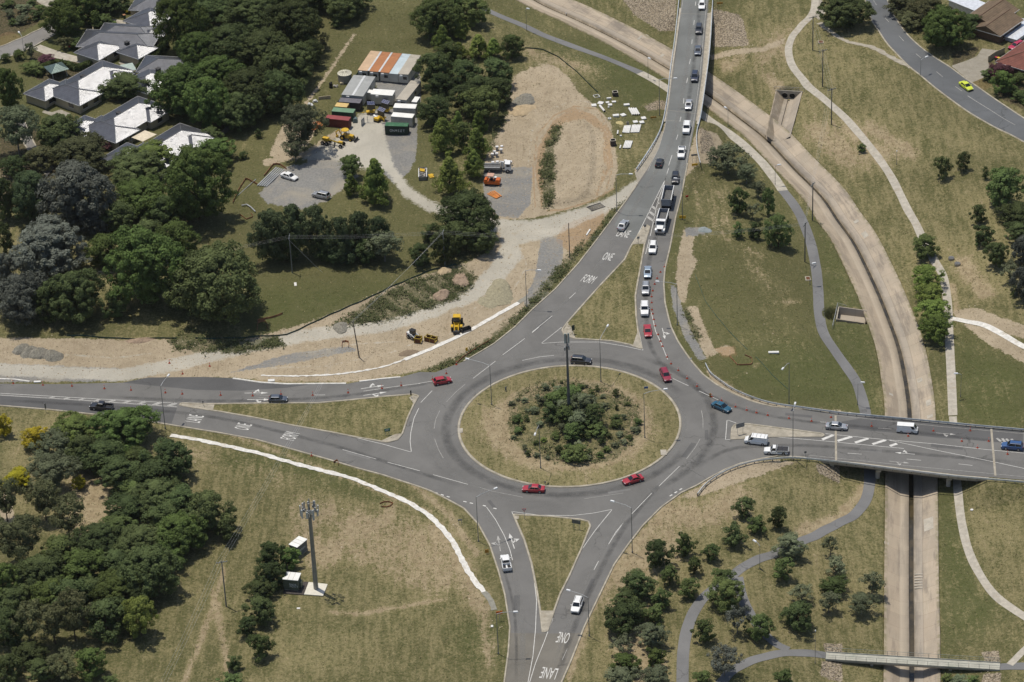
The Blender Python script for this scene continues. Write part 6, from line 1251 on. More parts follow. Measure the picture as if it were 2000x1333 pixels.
def wall(name, px, h, w, mat, label, cat, posts=None, group=None, z0=-.2):
    P = resample(G(px)[:, :2], 1.0); o = np.array([*P[0], ground_z(P[0])[0]]); Q = np.c_[P - o[:2], ground_z(P) - o[2]]
    v, f = sweep(Q, [(-w / 2, z0), (-w / 2, h), (w / 2, h), (w / 2, z0)])
    if posts is None: return tag(MB().add(v, f).build(name, mat, None, tuple(o)), label, cat, group)
    e = empty(name, tuple(o), 0, label, cat, group); MB().add(v, f).build(posts[0], mat, e)
    pm = MB().box((0, 0, h / 2), (.08, .08, h + .25)).mesh('post')
    for i in range(0, len(Q), posts[1]): link('post', pm, posts[2], e, tuple(Q[i]))
    return e
wall('garden_wall', [(270,142),(292,130),(322,86)], 1.4, .2, CREAM, 'pale garden wall beside the long clipped hedge', 'wall'); wall('garden_wall', [(182,60),(183,68),(190,72)], 1.2, .2, CREAM, 'short pale wall corner behind the grey roofed house', 'wall'); wall('garden_wall', [(195,128),(230,135),(247,145)], 1.2, .2, CREAM, 'pale wall between the pavilion house and its neighbour', 'wall')
wall('timber_fence', [(402,300),(430,272),(462,240),(466,225)], 1.6, .08, paint('grey_palings', (.12, .11, .10), .9), 'grey paling fence running up into the wood', 'fence', ('panel', 3, STL)); wall('timber_fence', [(1930,122),(1945,112),(1962,104)], 1.7, .1, CREAM, 'cream fence between the two brick houses', 'fence')
# bins
for px, c, lab in (((137,98), RED, 'small red lidded bin beside the pale driveway'), ((1950,120), YEL, 'yellow lidded bin against the cream fence'), ((1946,119), RED, 'red lidded bin next to the yellow lidded bin'), ((243,36), paint('terracotta', (.4, .2, .1), .8), 'terracotta letterbox pillar by the top garden drive')):
    p = g1(*px); e = empty('wheelie_bin', tuple(p), .5, lab, 'bin'); MB().box((0, 0, .5), (.6, .7, 1.0), 0, 1.1).build('body', paint('bin_green', (.03, .06, .035), .6), e); MB().box((0, 0, 1.04), (.68, .78, .1)).build('lid', c, e)

# ------------------------------------------------------------------ site sheds and containers
def corr(name, c, sc=4.0, rough=.55, dirt=None):
    t = NT(name); t.set(rough, 0, .4); tc = t.pos(True); sp = t.n('SeparateXYZ'); t.l(tc, sp.inputs[0]); w = t.math('SINE', t.math('MULTIPLY', t.math('ADD', sp.outputs[0], sp.outputs[1]), sc * 6.28))
    k = t.mix(t.ramp(t.noise(.7, 5, .7, tc), .3, .75), tuple(x * .8 for x in c), tuple(min(1, x * 1.12) for x in c))
    if dirt: k = t.mix(t.math('MULTIPLY', t.ramp(t.noise(1.1, 6, .75, tc), .5, .7), .6), k, dirt)
    t.col(k); t.bump(w, .6, .05); return t.m
SHW = paint('shed_cream_panel', (.46, .45, .40), .6, 0, .1, .8); SHR = {k: paint('shed_roof_' + k, c, .55, 0, .12, .5, .4, tuple(x * .72 for x in c)) for k, c in {'tan': (.52, .36, .22), 'orange': (.38, .155, .055), 'blue': (.46, .53, .55), 'beige': (.40, .36, .29), 'grey': (.33, .335, .32), 'strip': (.56, .57, .56), 'white': (.78, .77, .72)}.items()}
def quadbox(name, fl, fr, bl, z, label, cat, roofm, wallm, group=None, roof='roof', wallname='wall', over=.06, raised=0.0):
    A, B, C_ = unproj([fl, fr, bl], z); d = B - A; L = np.hypot(*d); n = np.array([-d[1], d[0]]) / L; W = max(1.0, abs((C_ - A) @ n)); a = math.atan2(d[1], d[0]); c = (A + B) / 2 + n * W / 2; g = 0.0
    e = empty(name, (*c, g), a, label, cat, group)
    MB().box((0, 0, (z - .1 + raised) / 2), (L, W, z - .1 - raised)).build(wallname, wallm, e); MB().box((0, 0, z - .06), (L + over * 2, W + over * 2, .12)).build(roof, roofm, e)
    return e, L, W
def ac(e, x, y, z): MB().box((x, y, z), (.75, .35, .5)).build('air_conditioner', paint('ac_white', (.75, .75, .73), .5), e)
def shed(fl, fr, bl, label, roofm, z=2.9, extras=True, raised=.25, door=False):
    e, L, W = quadbox('site_shed', fl, fr, bl, z, label, 'shed', roofm, SHW, 'demountable sheds in the site yard', raised=raised)
    if extras:
        ac(e, -L * .2, -W / 2 - .18, z - .5); MB().box((L * .15, -W / 2 - .02, 1.7), (1.0, .06, .8)).build('window', WIN, e); MB().box((L / 2 + .02, W * .1, 1.7), (.06, 1.2, .8)).build('window', WIN, e); MB().box((L / 2 + .02, -W * .25, 1.35), (.06, .85, 2.0)).build('door', paint('shed_door', (.38, .38, .36), .6), e)
        m = MB()
        for x in (-L / 2 + .3, L / 2 - .3):
            for y in (-W / 2 + .3, 0, W / 2 - .3): m.box((x, y, .13), (.3, .3, .26))
        m.build('stump', STL, e)
    return e, L, W
F0, F1, DV = np.array((699, 137.)), np.array((797, 146.)), np.array((25, -37.5))
for a, b, k, lab, dz in ((0, .19, 'tan', 'long site shed with pale tan roof at the left of the top row', 0), (.225, .405, 'orange', 'long site shed with burnt orange roof next to the tan one', 0), (.44, .62, 'orange', 'long site shed with burnt orange roof next to the pale blue roof', 0), (.625, .80, 'blue', 'open breezeway roofed in pale blue between two site sheds', -.35), (.805, 1.0, 'beige', 'long site shed with beige roof at the right of the top row', 0)):
    p, q = F0 + (F1 - F0) * a, F0 + (F1 - F0) * b; e, L, W = shed(tuple(p + (0, 1 if dz else 0)), tuple(q + (0, 1 if dz else 0)), tuple(p + DV), lab, SHR[k], 2.9 + dz * .3, k != 'blue')
    if k in ('tan', 'orange') and b < .6: MB().box((L / 2 + .25, 0, 2.93), (.5, W, .06)).build('roof_flashing', SHR['strip'], e)
e, L, W = shed((667,185), (709,188.5), (693,147), 'double grey roofed site shed left of the white shed', SHR['grey']); MB().box((.1, 0, 2.93), (.6, W + .1, .07)).build('roof_flashing', SHR['strip'], e)
e, L, W = shed((724,184), (766,187), (730,174), 'white lunch shed on stumps with printed blue lettering', SHR['white'], 3.1); m = MB()
for i, (w, z) in enumerate(((1.5, 2.5), (.3, 2.1), (.3, 2.11), (1.6, 1.75), (1.6, 1.45))): m.box((1.0 + (.6 if i == 2 else 0), -W / 2 - .015, z), (w, .04, .12 if i != 4 else .05))
m.build('lettering', paint('faded_blue_print', (.14, .17, .25), .7), e)
shed((774,193.5), (793.5,196), (799,157), 'narrow beige roofed site shed on the right side of the yard', SHR['beige']); shed((804,199), (813.5,200), (811,189), 'tiny white roofed site hut at the right fence', SHR['white'], 2.5, False); shed((715,180.5), (725,182), (718,175), 'small white roofed hut wedged beside the white lunch shed', SHR['white'], 2.4, False)
RST = (.16, .07, .035)
def container(fl, fr, bl, label, side, roof, z=2.55):
    e, L, W = quadbox('shipping_container', fl, fr, bl, z, label, 'container', roof, side, 'shipping containers in the site yard', wallname='body', raised=.12, over=.02)
    d = MB().box((L / 2 + .02, 0, 1.3), (.06, W - .15, 2.2)).build('door', side, e); MB().cyl((L / 2 + .07, -.3, .3), (L / 2 + .07, -.3, 2.3), .03).cyl((L / 2 + .07, .3, .3), (L / 2 + .07, .3, 2.3), .03).build('lock_bar', STL, d)
    m = MB()
    for x in (-1, 1):
        for y in (-1, 1): m.box((x * (L / 2 - .05), y * (W / 2 - .05), 1.28), (.16, .16, 2.45))
    for y in (-1, 1): m.box((0, y * (W / 2 - .02), .14), (L, .1, .2)); m.box((0, y * (W / 2 - .02), z - .14), (L, .1, .14))
    m.build('corner_frame', side, e); return e, L, W
container((661,199), (702.5,202), (666,191), 'dark purple grey container directly below the grey roofed shed', corr('cont_charcoal', (.04, .035, .042)), corr('cont_charcoal_roof', (.17, .16, .175), 4, .5, (.07, .06, .06)))
container((653.5,208), (677,210), (658,200.5), 'short container with a yellow roof', corr('cont_ochre', (.35, .2, .06)), paint('yellow_roof', (.6, .42, .16), .6)); container((647.5,217.5), (689.5,221), (654,210), 'green container with a plain pale green roof', corr('cont_green', (.035, .075, .05)), paint('pale_green_roof', (.15, .26, .16), .6, 0, .15, .6, .3, (.10, .18, .11))); container((635,231.5), (680.5,236), (641,224.5), 'dark red container behind the backhoe', corr('cont_red', (.12, .018, .02)), paint('red_roof', (.27, .06, .06), .6, 0, .15, .6, .3, (.2, .05, .04)))
CW = corr('cont_white', (.5, .49, .44), 4, .55, (.36, .31, .24)); container((768,210.5), (811,212.5), (772,202), 'white container behind another white container', CW, SHR['white']); container((763.5,227.5), (805,231), (769,219.5), 'white container directly behind the dark green one', CW, SHR['white'])
e, L, W = container((751.5,246), (796,247.5), (754,239), 'dark green container with white scrawl facing the parking area', corr('cont_dark_green', (.008, .03, .022)), corr('cont_green_roof', (.04, .14, .06), 4, .5, (.20, .3, .2)))
def scrawl(e, glyphs, x0, y, z, s, mat, w=.05):
    m = MB()
    for i, g in enumerate(glyphs):
        for st_ in g:
            P = [Vector((x0 + (i * 1.15 + a) * s, y, z + b * s)) for a, b in st_]
            for p, q in zip(P, P[1:]): m.cyl(p, q, w, n=5)
    m.build('graffiti', mat, e)
O_ = [[(.1, 0), (0, .5), (.2, 1), (.7, 1), (.9, .5), (.7, 0), (.1, 0)]]; N_ = [[(0, 0), (0, 1), (.8, 0), (.8, 1)]]; V_ = [[(0, 0), (.2, 1), (.5, .4), (.8, 1), (.8, 0)]]; S_ = [[(.8, .9), (.3, 1), (.1, .7), (.7, .4), (.6, 0), (.1, .05)]]; E_ = [[(.8, 1), (.2, .95), (.3, .5), (.7, .5), (.3, .45), (.1, 0), (.8, .05)]]; T_ = [[(0, 1), (.9, 1)], [(.5, 1), (.4, 0)], [(.6, -.1), (.7, -.1)]]
GRF = paint('white_spray', (.55, .58, .56), .8); scrawl(e, [O_, N_, V_, S_, E_, T_], -1.7, -W / 2 - .02, .95, .58, GRF, .055)
# water tank
p = g1(674, 158); e = empty('water_tank', tuple(p), 0, 'round pale water tank with ribbed lid beside the site yard fence', 'tank'); MB().cyl((0, 0, 0), (0, 0, 2.3), 1.85, n=32).build('body', corr('tank_side', (.36, .34, .3), 3), e); MB().cyl((0, 0, 2.3), (0, 0, 2.55), 1.9, .25, 32).build('lid', paint('tank_lid', (.58, .56, .45), .7), e); m = MB()
for i in range(16): a = i * math.pi / 8; m.tube([(math.cos(a) * 1.85, math.sin(a) * 1.85, 2.33), (math.cos(a) * .3, math.sin(a) * .3, 2.56)], .045, 4)
m.build('lid_rib', paint('tank_rib', (.3, .28, .22), .8), e)
GSHADE = paint('green_shade_cloth', (.02, .06, .04), .9, 0, .3, 2)
wall('site_fence', [(652,224),(672,195),(698,155),(724,115)], 1.8, .04, GSHADE, 'green shade cloth fence along the left side of the yard', 'fence', ('cloth', 3, STEEL)); wall('site_fence', [(706,247),(712,241)], 1.8, .04, STEEL, 'short mesh panel left of the yard gate', 'fence', ('mesh', 1, STEEL))
p, q = g1(707, 240), g1(730, 240); e = empty('yard_gate', tuple((p + q) / 2), math.atan2(*(q - p)[1::-1]), 'open pipe framed double gate at the yard entrance', 'gate'); w = np.linalg.norm(q - p); m = MB()
for x in (-w / 2, -.05, .05, w / 2): m.cyl((x, 0, 0), (x, 0, 1.8), .035)
for z in (.1, .95, 1.8): m.cyl((-w / 2, 0, z), (w / 2, 0, z), .025)
m.build('frame', STEEL, e)
# message-sign trailers with solar panels
SOL = NT('solar_cells'); SOL.set(.15, .2, .6); br_ = SOL.n('TexBrick'); br_.offset = 0; br_.inputs['Scale'].default_value = 1; br_.inputs['Brick Width'].default_value = .5; br_.inputs['Row Height'].default_value = .5; br_.inputs['Mortar Size'].default_value = .02
for k, c in (('Color1', (.02, .03, .09, 1)), ('Color2', (.03, .04, .11, 1)), ('Mortar', (.5, .5, .5, 1))): br_.inputs[k].default_value = c
SOL.l(SOL.pos(True), br_.inputs['Vector']); SOL.col(br_.outputs[0]); SOL = SOL.m
for px, a, lab in (((724, 222), .1, 'solar message sign trailer nearest the dark container'), ((753, 219), -.5, 'solar message sign trailer rearmost beside the white lunch shed'), ((745, 234), -.6, 'solar message sign trailer nearest the gate'),):
    p = g1(*px); e = empty('sign_trailer', tuple(p), a, 'yellow ' + lab, 'sign trailer', 'solar sign trailers in the yard'); MB().box((0, 0, .6), (2.2, 1.3, .25)).box((-1.6, 0, .5), (1.4, .12, .12)).box((.2, 0, .85), (1.0, .8, .3)).build('chassis', YEL, e)
    MB().box((.2, -.3, 2.0), (2.1, .16, 1.5)).build('sign_board', paint('board_olive', (.09, .08, .05), .7), e); MB().cyl((.2, 0, .7), (.2, 0, 2.9), .08).build('mast', STL, e); M_ = Matrix.Rotation(.3, 3, 'X') @ Matrix.Rotation(.12, 3, 'Y'); MB().box((.2, 0, 3.0), (2.0, 1.3, .06), M=M_).build('solar_panel', SOL, e); wheelset(e, (0,), .7, .3, .2)
p = g1(737, 238); e = empty('mini_excavator', tuple(p), -.6, 'small yellow and white digger in front of the sign trailers', 'digger'); MB().box((0, 0, .25), (1.6, 1.2, .4)).build('track', TRIM, e); MB().box((-.1, 0, .8), (1.4, 1.1, .6)).build('body', YEL, e); MB().tube([(.5, 0, 1.0), (1.4, 0, 1.8), (2.2, 0, 1.0), (2.1, 0, .4)], .12).build('boom', YEL, e); MB().tube([(-.5, .5, .8), (-1.6, .8, 1.0)], .35, 8).build('white_drum', SITEW, e)
e = MB().cyl((0, -.6, .6), (0, .6, .6), .55, n=14).box((0, 0, .2), (1.2, 1.4, .4)).build('compressor_tank', paint('teal_grey', (.12, .17, .17), .6), None, tuple(g1(694, 238))); tag(e, 'grey green compressor tank beside the green container', 'compressor')
# clutter left of the yard fence
for px, mt, d, lab, nm in (((646, 172), TRIM, (1.0, .9, 1.6), 'tall black plastic drum stack left of the yard fence', 'drum_stack'), ((656, 170), paint('mixed_rubbish', (.45, .42, .37), .8), (1.5, 1.0, .6), 'heap of white bags left of the yard fence', 'bag_heap'), ((668, 165), CREAM, (1.0, .8, .5), 'pale crate in the grass left of the yard fence', 'crate'), ((634, 194), paint('banner_cream', (.5, .42, .3), .8), (3.2, .12, .8), 'long pale printed board standing in weeds', 'board'), ((606, 206), SITEW, (1.8, 1.2, .7), 'heap of white sacks on the dirt track', 'bag_heap'), ((616, 199), SITEW, (1.5, 1.0, .6), 'smaller heap of white sacks higher on the dirt track', 'bag_heap')):
    m = MB(); rg = random.Random(px[0])
    if nm in ('bag_heap', 'drum_stack'):
        for i in range(7): m.cyl((rg.uniform(-.4, .4) * d[0], rg.uniform(-.4, .4) * d[1], 0), (rg.uniform(-.4, .4) * d[0], rg.uniform(-.4, .4) * d[1], d[2] * rg.uniform(.6, 1)), .3, .22, 8)
    else: m.box((0, 0, d[2] / 2), d, .15).box((0, 0, d[2] + .03), (d[0] * .9, d[1] * .9, .06), .15)
    tag(m.build(nm, mt, None, tuple(g1(*px))), lab, nm.replace('_', ' '))
om = paint('orange_mesh', (.75, .22, .04), .8, 0, .3, 3)
m = MB(); rg = random.Random(8)
for i in range(26): x = rg.uniform(-1.4, 1.4); m.box((x, rg.uniform(-2, 2) + x * .6, rg.uniform(.2, .9)), (rg.uniform(.5, 1.6), .15, .1), rg.uniform(.6, 1.2))
tag(m.build('barrier_heap', om, None, tuple(g1(622, 247))), 'heap of bright orange barrier boards left of the red container', 'barrier boards')
# equipment cabins at the foot of the tall mast
GRN = paint('cabin_green', (.085, .105, .075), .6, 0, .15); BLG = paint('cabin_slate', (.10, .115, .12), .6, 0, .15)
def cabin(fl, fr, bl, z, label, mat):
    e, L, W = quadbox('equipment_cabin', fl, fr, bl, z, label, 'cabin', SHR['white'], mat, 'equipment cabins by the tall mast', raised=.3, over=.12)
    MB().box((0, 0, .15), (L - .2, W - .2, .3)).build('plinth', CONC, e); MB().box((L / 2 + .25, .1, 1.1), (.45, 1.2, 1.2)).build('air_conditioner', mat, e); MB().box((-L * .22, -W / 2 - .02, 1.35), (.9, .05, 1.9)).build('door', mat, e)
    m = MB()
    for x in (-L / 6, L / 6): m.box((x, 0, z + .01), (.05, W + .2, .05))
    m.build('roof_seam', CONC_P, e); return e, L, W
e, L, W = cabin((552.5,1131), (581,1133.5), (559,1117.5), 2.9, 'green equipment cabin beside the mast pad', GRN); scrawl(e, [S_, N_, O_, E_], -.3, -W / 2 - .03, 1.5, .35, GRF, .04); scrawl(e, [V_, O_, S_, T_], -.2, -W / 2 - .03, 1.0, .4, GRF, .04)
e, L, W = cabin((580,1069), (599,1053.5), (564,1064), 2.9, 'slate grey equipment cabin further up behind the mast', BLG); scrawl(e, [V_, S_, O_, N_], -.9, -W / 2 - .03, 1.3, .42, GRF, .04)
tag(link('concrete_pad', MB().slab([tuple(q) for q in G([(594,1163),(631,1166),(640,1142),(603,1139)])[:, :2]], .0, .18).mesh('concrete_pad'), paint('mast_pad', (.62, .59, .5), .9, 0, .1)), 'pale concrete pad under the tall mast', 'pad')
tag(link('gravel_bed', MB().slab([tuple(q) for q in G([(553,1160),(594,1163),(604,1138),(560,1135)])[:, :2]], -.1, .08).mesh('gravel_bed'), paint('dark_gravel', (.07, .06, .055), .95, 0, .3, 3)), kind='structure')
# ------------------------------------------------------------------ poles, masts, wires
POLE = paint('pole_grey', (.20, .21, .21), .5, .3, .15, 1, .4); LUM = paint('luminaire_white', (.72, .73, .73), .4); WOOD = paint('pole_timber', (.17, .14, .11), .9, 0, .25, 2)
def height_to(b, py):
    """height above b whose picture row is py"""
    lo, hi = 0.0, 60.0
    for _ in range(40):
        m = (lo + hi) / 2
        if proj(np.array([[b[0], b[1], b[2] + m]]))[0, 1] > py: lo = m
        else: hi = m
    return lo
def street_lamp(base, top_y, head=None, label='', r=.1):
    b = g1(*base); b[2] = max(b[2], 0 if False else b[2]); h = height_to(b, top_y); e = empty('street_lamp', tuple(b), 0, label, 'street lamp', 'street lamps')
    m = MB().cyl((0, 0, -.2), (0, 0, .35), r * 1.7, r * 1.6, 8).cyl((0, 0, .3), (0, 0, h), r, r * .5, 8); m.build('pole', POLE, e)
    hz = h + .35
    if head is not None:
        q = unproj([head], b[2] + hz)[0] - b[:2]; L = np.hypot(*q)
        if L > 6.0: q = q * 6.0 / L
        MB().tube([(0, 0, h - .1), (q[0] * .3, q[1] * .3, h + .25), (*q, hz)], max(.06, r * .7), 6, max(.05, r * .5)).build('arm', paint('arm_zinc', (.42, .43, .43), .45, .3), e); a = math.atan2(q[1], q[0])
        l = MB().box((*q, hz), (1.0, .42, .2), a, .8).build('lamp_head', LUM, e)
    else: MB().cyl((0, 0, h), (0, 0, h + .25), .16, .1, 8).build('lamp_head', LUM, e)
for a in (((973.5,1277.7), 1199, (1007,1195), 'street lamp beside the orange sign on the left of the southern entry lane'), ((1151,1243), 1167, (1110,1153), 'street lamp arching over the white car on the southern exit lane'), ((934.5,1058), 971, (968,954), 'street lamp on the verge where the southern entry meets the roundabout'),
 ((1235,1080), 992, (1196,979), 'street lamp at the kerb above the tree cluster right of the southern exit'), ((1548.5,897), 803, (1553,788), 'double headed street lamp standing at the lower guardrail by the covered utility'), ((323,838), 754, (329,733), 'street lamp with white arm beside the word LANE on the western road'),
 ((960.4,791), 714, (912.6,701), 'street lamp on the upper left rim of the round island'), ((1173.8,746.4), 663.5, (1187,636), 'street lamp on the upper rim of the round island'), ((1056,914.8), 830.6, (1045,848), 'street lamp on the lower rim of the round island'), ((1259.4,855.4), 768.7, (1300,760), 'street lamp on the right rim of the round island'),
 ((1029,600), 529, (1053,528), 'street lamp at the end of the white gutter by the gravel heap'), ((1204.7,414), 342, (1232,340), 'street lamp by the site access beside the silver sedan'), ((1288.5,226), 156, (1319,153), 'street lamp left of the northern bridge above the mulch patch'),
 ((1333,429), 352, (1319,348.5), 'street lamp between two yellow boards right of the tipper truck'), ((1323,635.6), 555, (1284,550), 'street lamp over the cones near the white four wheel drive'), ((1541,788.5), 709, (1529,720), 'street lamp on the green slope behind the eastern guardrail')):
    street_lamp(*a)
for a in (((1028.7,60.6), 18.6, (1031,17), 'slim path light beside the upper asphalt path'), ((1266,153), 115, (1268,114), 'slim path light left of the northern bridge'), ((1422,247.5), 215, (1416.6,210), 'slim path light between drain and concrete path below the northern bridge'), ((1514,361), 325, (1522,322), 'slim path light where concrete path turns to asphalt'),
 ((1582,556), 518, (1590,514), 'slim path light beside the brown pit on the bike path'), ((1675,791), 749, (1685,747), 'slim path light just above the eastern bridge'), ((1876,776), 732, (1867,729.6), 'slim path light right of the concrete path above the bridge'), ((1484,1112.5), 1066, (1474,1056.6), 'slim path light at the bike path junction'),
 ((1592,1296), 1233, None, 'slim path light at the left end of the footbridge'), ((1797.8,148.5), 117.5, (1810,111), 'street light beside the top right street'), ((1751,322), 296, None, 'slim path light on the dry slope below the top right street'), ((47,104), 72, (37,63), 'street light at the top left street'), ((112,298), 290, (107,289), 'street light among garden trees at the left'),
 ((1106,36), 27, None, 'short marker post beside the upper drain')):
    street_lamp(*a, r=.06)
INS = paint('insulator', (.55, .56, .58), .3)
def power_pole(base, top_y, ang, label, mat=POLE, arms=1, lean=(0, 0), r=.16):
    b = g1(*base); h = height_to(b, top_y); e = empty('power_pole', tuple(b), 0, label, 'power pole', 'power poles'); t = (lean[0], lean[1], h); MB().cyl((0, 0, -.3), t, r, r * .7, 10).build('pole', mat, e); W = []
    for k in range(arms):
        z = h - .35 - k * 1.0; d = np.array([math.cos(ang), math.sin(ang)]); a = MB().box((t[0], t[1], z), (2.3, .12, .14), ang).build('crossarm', mat, e); m = MB()
        for s in (-1.05, -.35, .35, 1.05): p = d * s + t[:2]; m.cyl((*p, z + .05), (*p, z + .32), .06, .04, 6); W.append(np.array([b[0] + p[0], b[1] + p[1], b[2] + z + .3]))
        m.build('insulator', INS, a)
    return W
w1 = power_pole((570.8,533), 461, 1.5, 'steel power pole in front of the row of pines'); w2 = power_pole((868.8,519), 452, 1.4, 'grey power pole in front of the dark trees by the haul road bend'); w3 = power_pole((1572,512), 436, 1.1, 'power pole between the bike path and the slope trees', paint('pole_dark', (.09, .095, .09), .7)); w4 = power_pole((1587,431), 358, 1.0, 'power pole beside the drain above another power pole', paint('pole_dark', (.09, .095, .09), .7))
w5 = power_pole((1587.4,98.5), 32, .3, 'topmost power pole beside the concrete path', paint('pole_dark', (.09, .095, .09), .7)); w6 = power_pole((1606.5,169.5), 97, .3, 'second power pole down the concrete path', paint('pole_dark', (.09, .095, .09), .7)); w7 = power_pole((1623.8,244), 173, .4, 'third power pole down the concrete path standing right beside it', paint('pole_dark', (.09, .095, .09), .7)); w8 = power_pole((442,1185), 1096, .2, 'power pole in the dry paddock left of the tall mast')
w9 = power_pole((702,699), 628, .3, 'leaning timber power pole beside the haul road', WOOD, 0, (-.9, .2)); b = g1(702, 699); w9 = [np.array([b[0] - .9 + s, b[1] + .2, b[2] + height_to(b, 628)]) for s in (-.3, 0, .3, .5)]
w10 = power_pole((1112.8,505), 436, 0, 'bare timber pole above the road word ONE', WOOD, 0, r=.13)
WIRE = paint('wire', (.5, .5, .48), .4, .4)
def wires(A, B, sag, label, n=3, r=.012):
    m = MB(); o = A[0]
    for i in range(n):
        p, q = A[i], B[i]; m.tube([Vector(p + (q - p) * t - np.array([0, 0, 4 * sag * t * (1 - t)]) - o) for t in np.linspace(0, 1, 17)], r, 4)
    tag(m.build('overhead_wire', WIRE, None, tuple(o)), label, 'wires', 'overhead wires')
off = lambda W, d: [w + np.array(d) for w in W]
wires(w1, w2, .5, 'overhead wires between the pine row pole and the pole by the haul road bend'); wires(w2, w3, 2.6, 'long overhead wires crossing the northern road'); wires(w1, off(w1, (-85, -20, 0)), 1.5, 'overhead wires running left from the pine row pole'); wires(w2, w9, .5, 'overhead wires from the haul road bend to the leaning pole')
wires(w9, w8, 1.6, 'overhead wires crossing the western road'); wires(w8, off(w8, (-14, -60, 0)), .8, 'overhead wires running down from the paddock pole'); wires(w3, w4, .15, 'short wires between the two drain side power poles'); wires(w7, w6, .3, 'wires between the second and third poles of the concrete path'); wires(w6, w5, .3, 'wires between the two uppermost poles of the concrete path')
wires(w4, w7, .8, 'overhead wires spanning the drain')
stay = g1(630, 533); o = w1[1] - np.array([0, 0, 1]); tag(MB().tube([(0, 0, 0), tuple(stay - o)], .025, 5).build('stay_wire', WIRE, None, tuple(o)), 'slanting stay wire right of the pine row pole', 'stay wire')
# the two phone masts
MAST = paint('mast_steel', (.27, .275, .265), .45, .35, .2, .6, .5); PAN = paint('antenna_panel', (.50, .51, .49), .5, 0, .1); RRU = paint('radio_box', (.26, .27, .27), .5)
b = g1(617.5, 1152); b[2] += .15; H = height_to(b, 1003); e = empty('phone_mast', tuple(b), 0, 'tall grey mast crowned with a ring of antenna panels on a concrete pad', 'phone mast')
MB().cyl((0, 0, 0), (0, 0, H), .52, .36, 12).build('pole', MAST, e); MB().cyl((0, 0, 0), (0, 0, .12), .85, .85, 16).build('base_flange', MAST, e); m = MB()
for i in range(3): a = i * 2.094 + .5; m.cyl((0, 0, H - .1 + .9 * (i % 2)), (math.cos(a) * 1.5, math.sin(a) * 1.5, H - .1 + .9 * (i % 2)), .07)
for z in (H - .3, H + 1.6): m.tube([(math.cos(t) * 1.55, math.sin(t) * 1.55, z) for t in np.linspace(0, 2 * math.pi, 13)], .05, 5)
m.cyl((0, 0, H), (0, 0, H + 2.4), .22, .16); m.build('headframe', STEEL_D, e); rg = random.Random(3)
for i in range(9):
    a = i * 2 * math.pi / 9 + .3; hh = rg.choice((1.5, 2.0, 2.5)); R_ = 1.85; p = MB().box((math.cos(a) * R_, math.sin(a) * R_, H + .7 + rg.uniform(-.3, .3)), (.18, .42, hh), a).build('antenna_panel', PAN, e)
    MB().box((math.cos(a) * 1.35, math.sin(a) * 1.35, H + rg.uniform(.1, 1.5)), (.28, .34, .55), a).build('radio_box', RRU, e)
for i in range(4): a = i * 1.57; MB().cyl((math.cos(a) * .9, math.sin(a) * .9, H + 1.4), (math.cos(a) * .9, math.sin(a) * .9, H + 2.9), .1, .1, 8).build('radio_box', RRU, e)
MB().cyl((.3, -1.1, H + 1.1), (.3, -1.35, H + 1.1), .42, .42, 14).build('dish', PAN, e)
b = g1(1112, 815); H = height_to(b, 676); e = empty('phone_mast', tuple(b), 0, 'slim grey mast with two upright antenna panels rising from the round island shrubs', 'phone mast'); MB().cyl((0, 0, -.3), (0, 0, H), .40, .22, 12).build('pole', paint('slate_mast', (.115, .125, .135), .45, .3), e)
for x, dz in ((-.32, 0), (.4, .1)): MB().box((x, -.15, H + 2.0 + dz), (.42, .22, 2.4), .1).build('antenna_panel', paint('slate_panel', (.32, .36, .35), .5), e)
MB().cyl((0, 0, H), (0, 0, H + 3.0), .09).box((0, 0, H + .9), (.9, .12, .1)).box((0, 0, H + 2.6), (.9, .12, .1)).build('headframe', STEEL_D, e)
for x, z in ((-.45, -.5), (.42, -.35), (.2, .35)): MB().box((x, -.3, H + z), (.34, .3, .8)).build('radio_box', RRU, e)

# ------------------------------------------------------------------ cones and bollards
CONE = paint('cone_orange', (.75, .10, .025), .55, 0, .12, 4); CONEW = paint('cone_white', (.8, .8, .78), .5); RUB = paint('cone_base', (.25, .05, .03), .8)
def cone_proto(tall):
    h = 1.05 if tall else .78; e = empty('traffic_bollard' if tall else 'traffic_cone'); r0 = .13 if tall else .19
    link('body', MB().cyl((0, 0, .05), (0, 0, h), r0, .05, 10).mesh('body'), CONE, e); link('base', MB().box((0, 0, .03), (.5, .5, .06), .3).mesh('base'), RUB, e); k = h * .52
    link('reflective_band', MB().cyl((0, 0, k), (0, 0, k + .2), (r0 + (.05 - r0) * .52) * 1.08, (r0 + (.05 - r0) * .72) * 1.1, 10).mesh('reflective_band'), CONEW, e); return e
PR = {True: cone_proto(True), False: cone_proto(False)}; used = {True: False, False: False}
bpy.context.view_layer.update()
def cones(L, tall, where, group, noun):
    L = sorted(L, key=lambda q: q[0]) if abs(L[0][0] - L[-1][0]) > abs(L[0][1] - L[-1][1]) else sorted(L, key=lambda q: q[1])
    horiz = abs(L[0][0] - L[-1][0]) > abs(L[0][1] - L[-1][1])
    for i, q in enumerate(L):
        b = g1(*q); p = PR[tall]
        c = p if not used[tall] else copy_tree(p); used[tall] = True
        c.location = (b[0], b[1], max(b[2], ZR if sdist(b[None, :2], ROAD, 3)[0] > 0 else b[2])); c.rotation_euler = (0, 0, i * .7); c.scale = (.98,) * 3
        w = ('leftmost' if i == 0 else ORD[i] + ' from the left') if horiz else ('topmost' if i == 0 else ORD[i] + ' from the top')
        tag(c, '%s %s, %s' % (noun, where, w), 'bollard' if tall else 'cone', group)
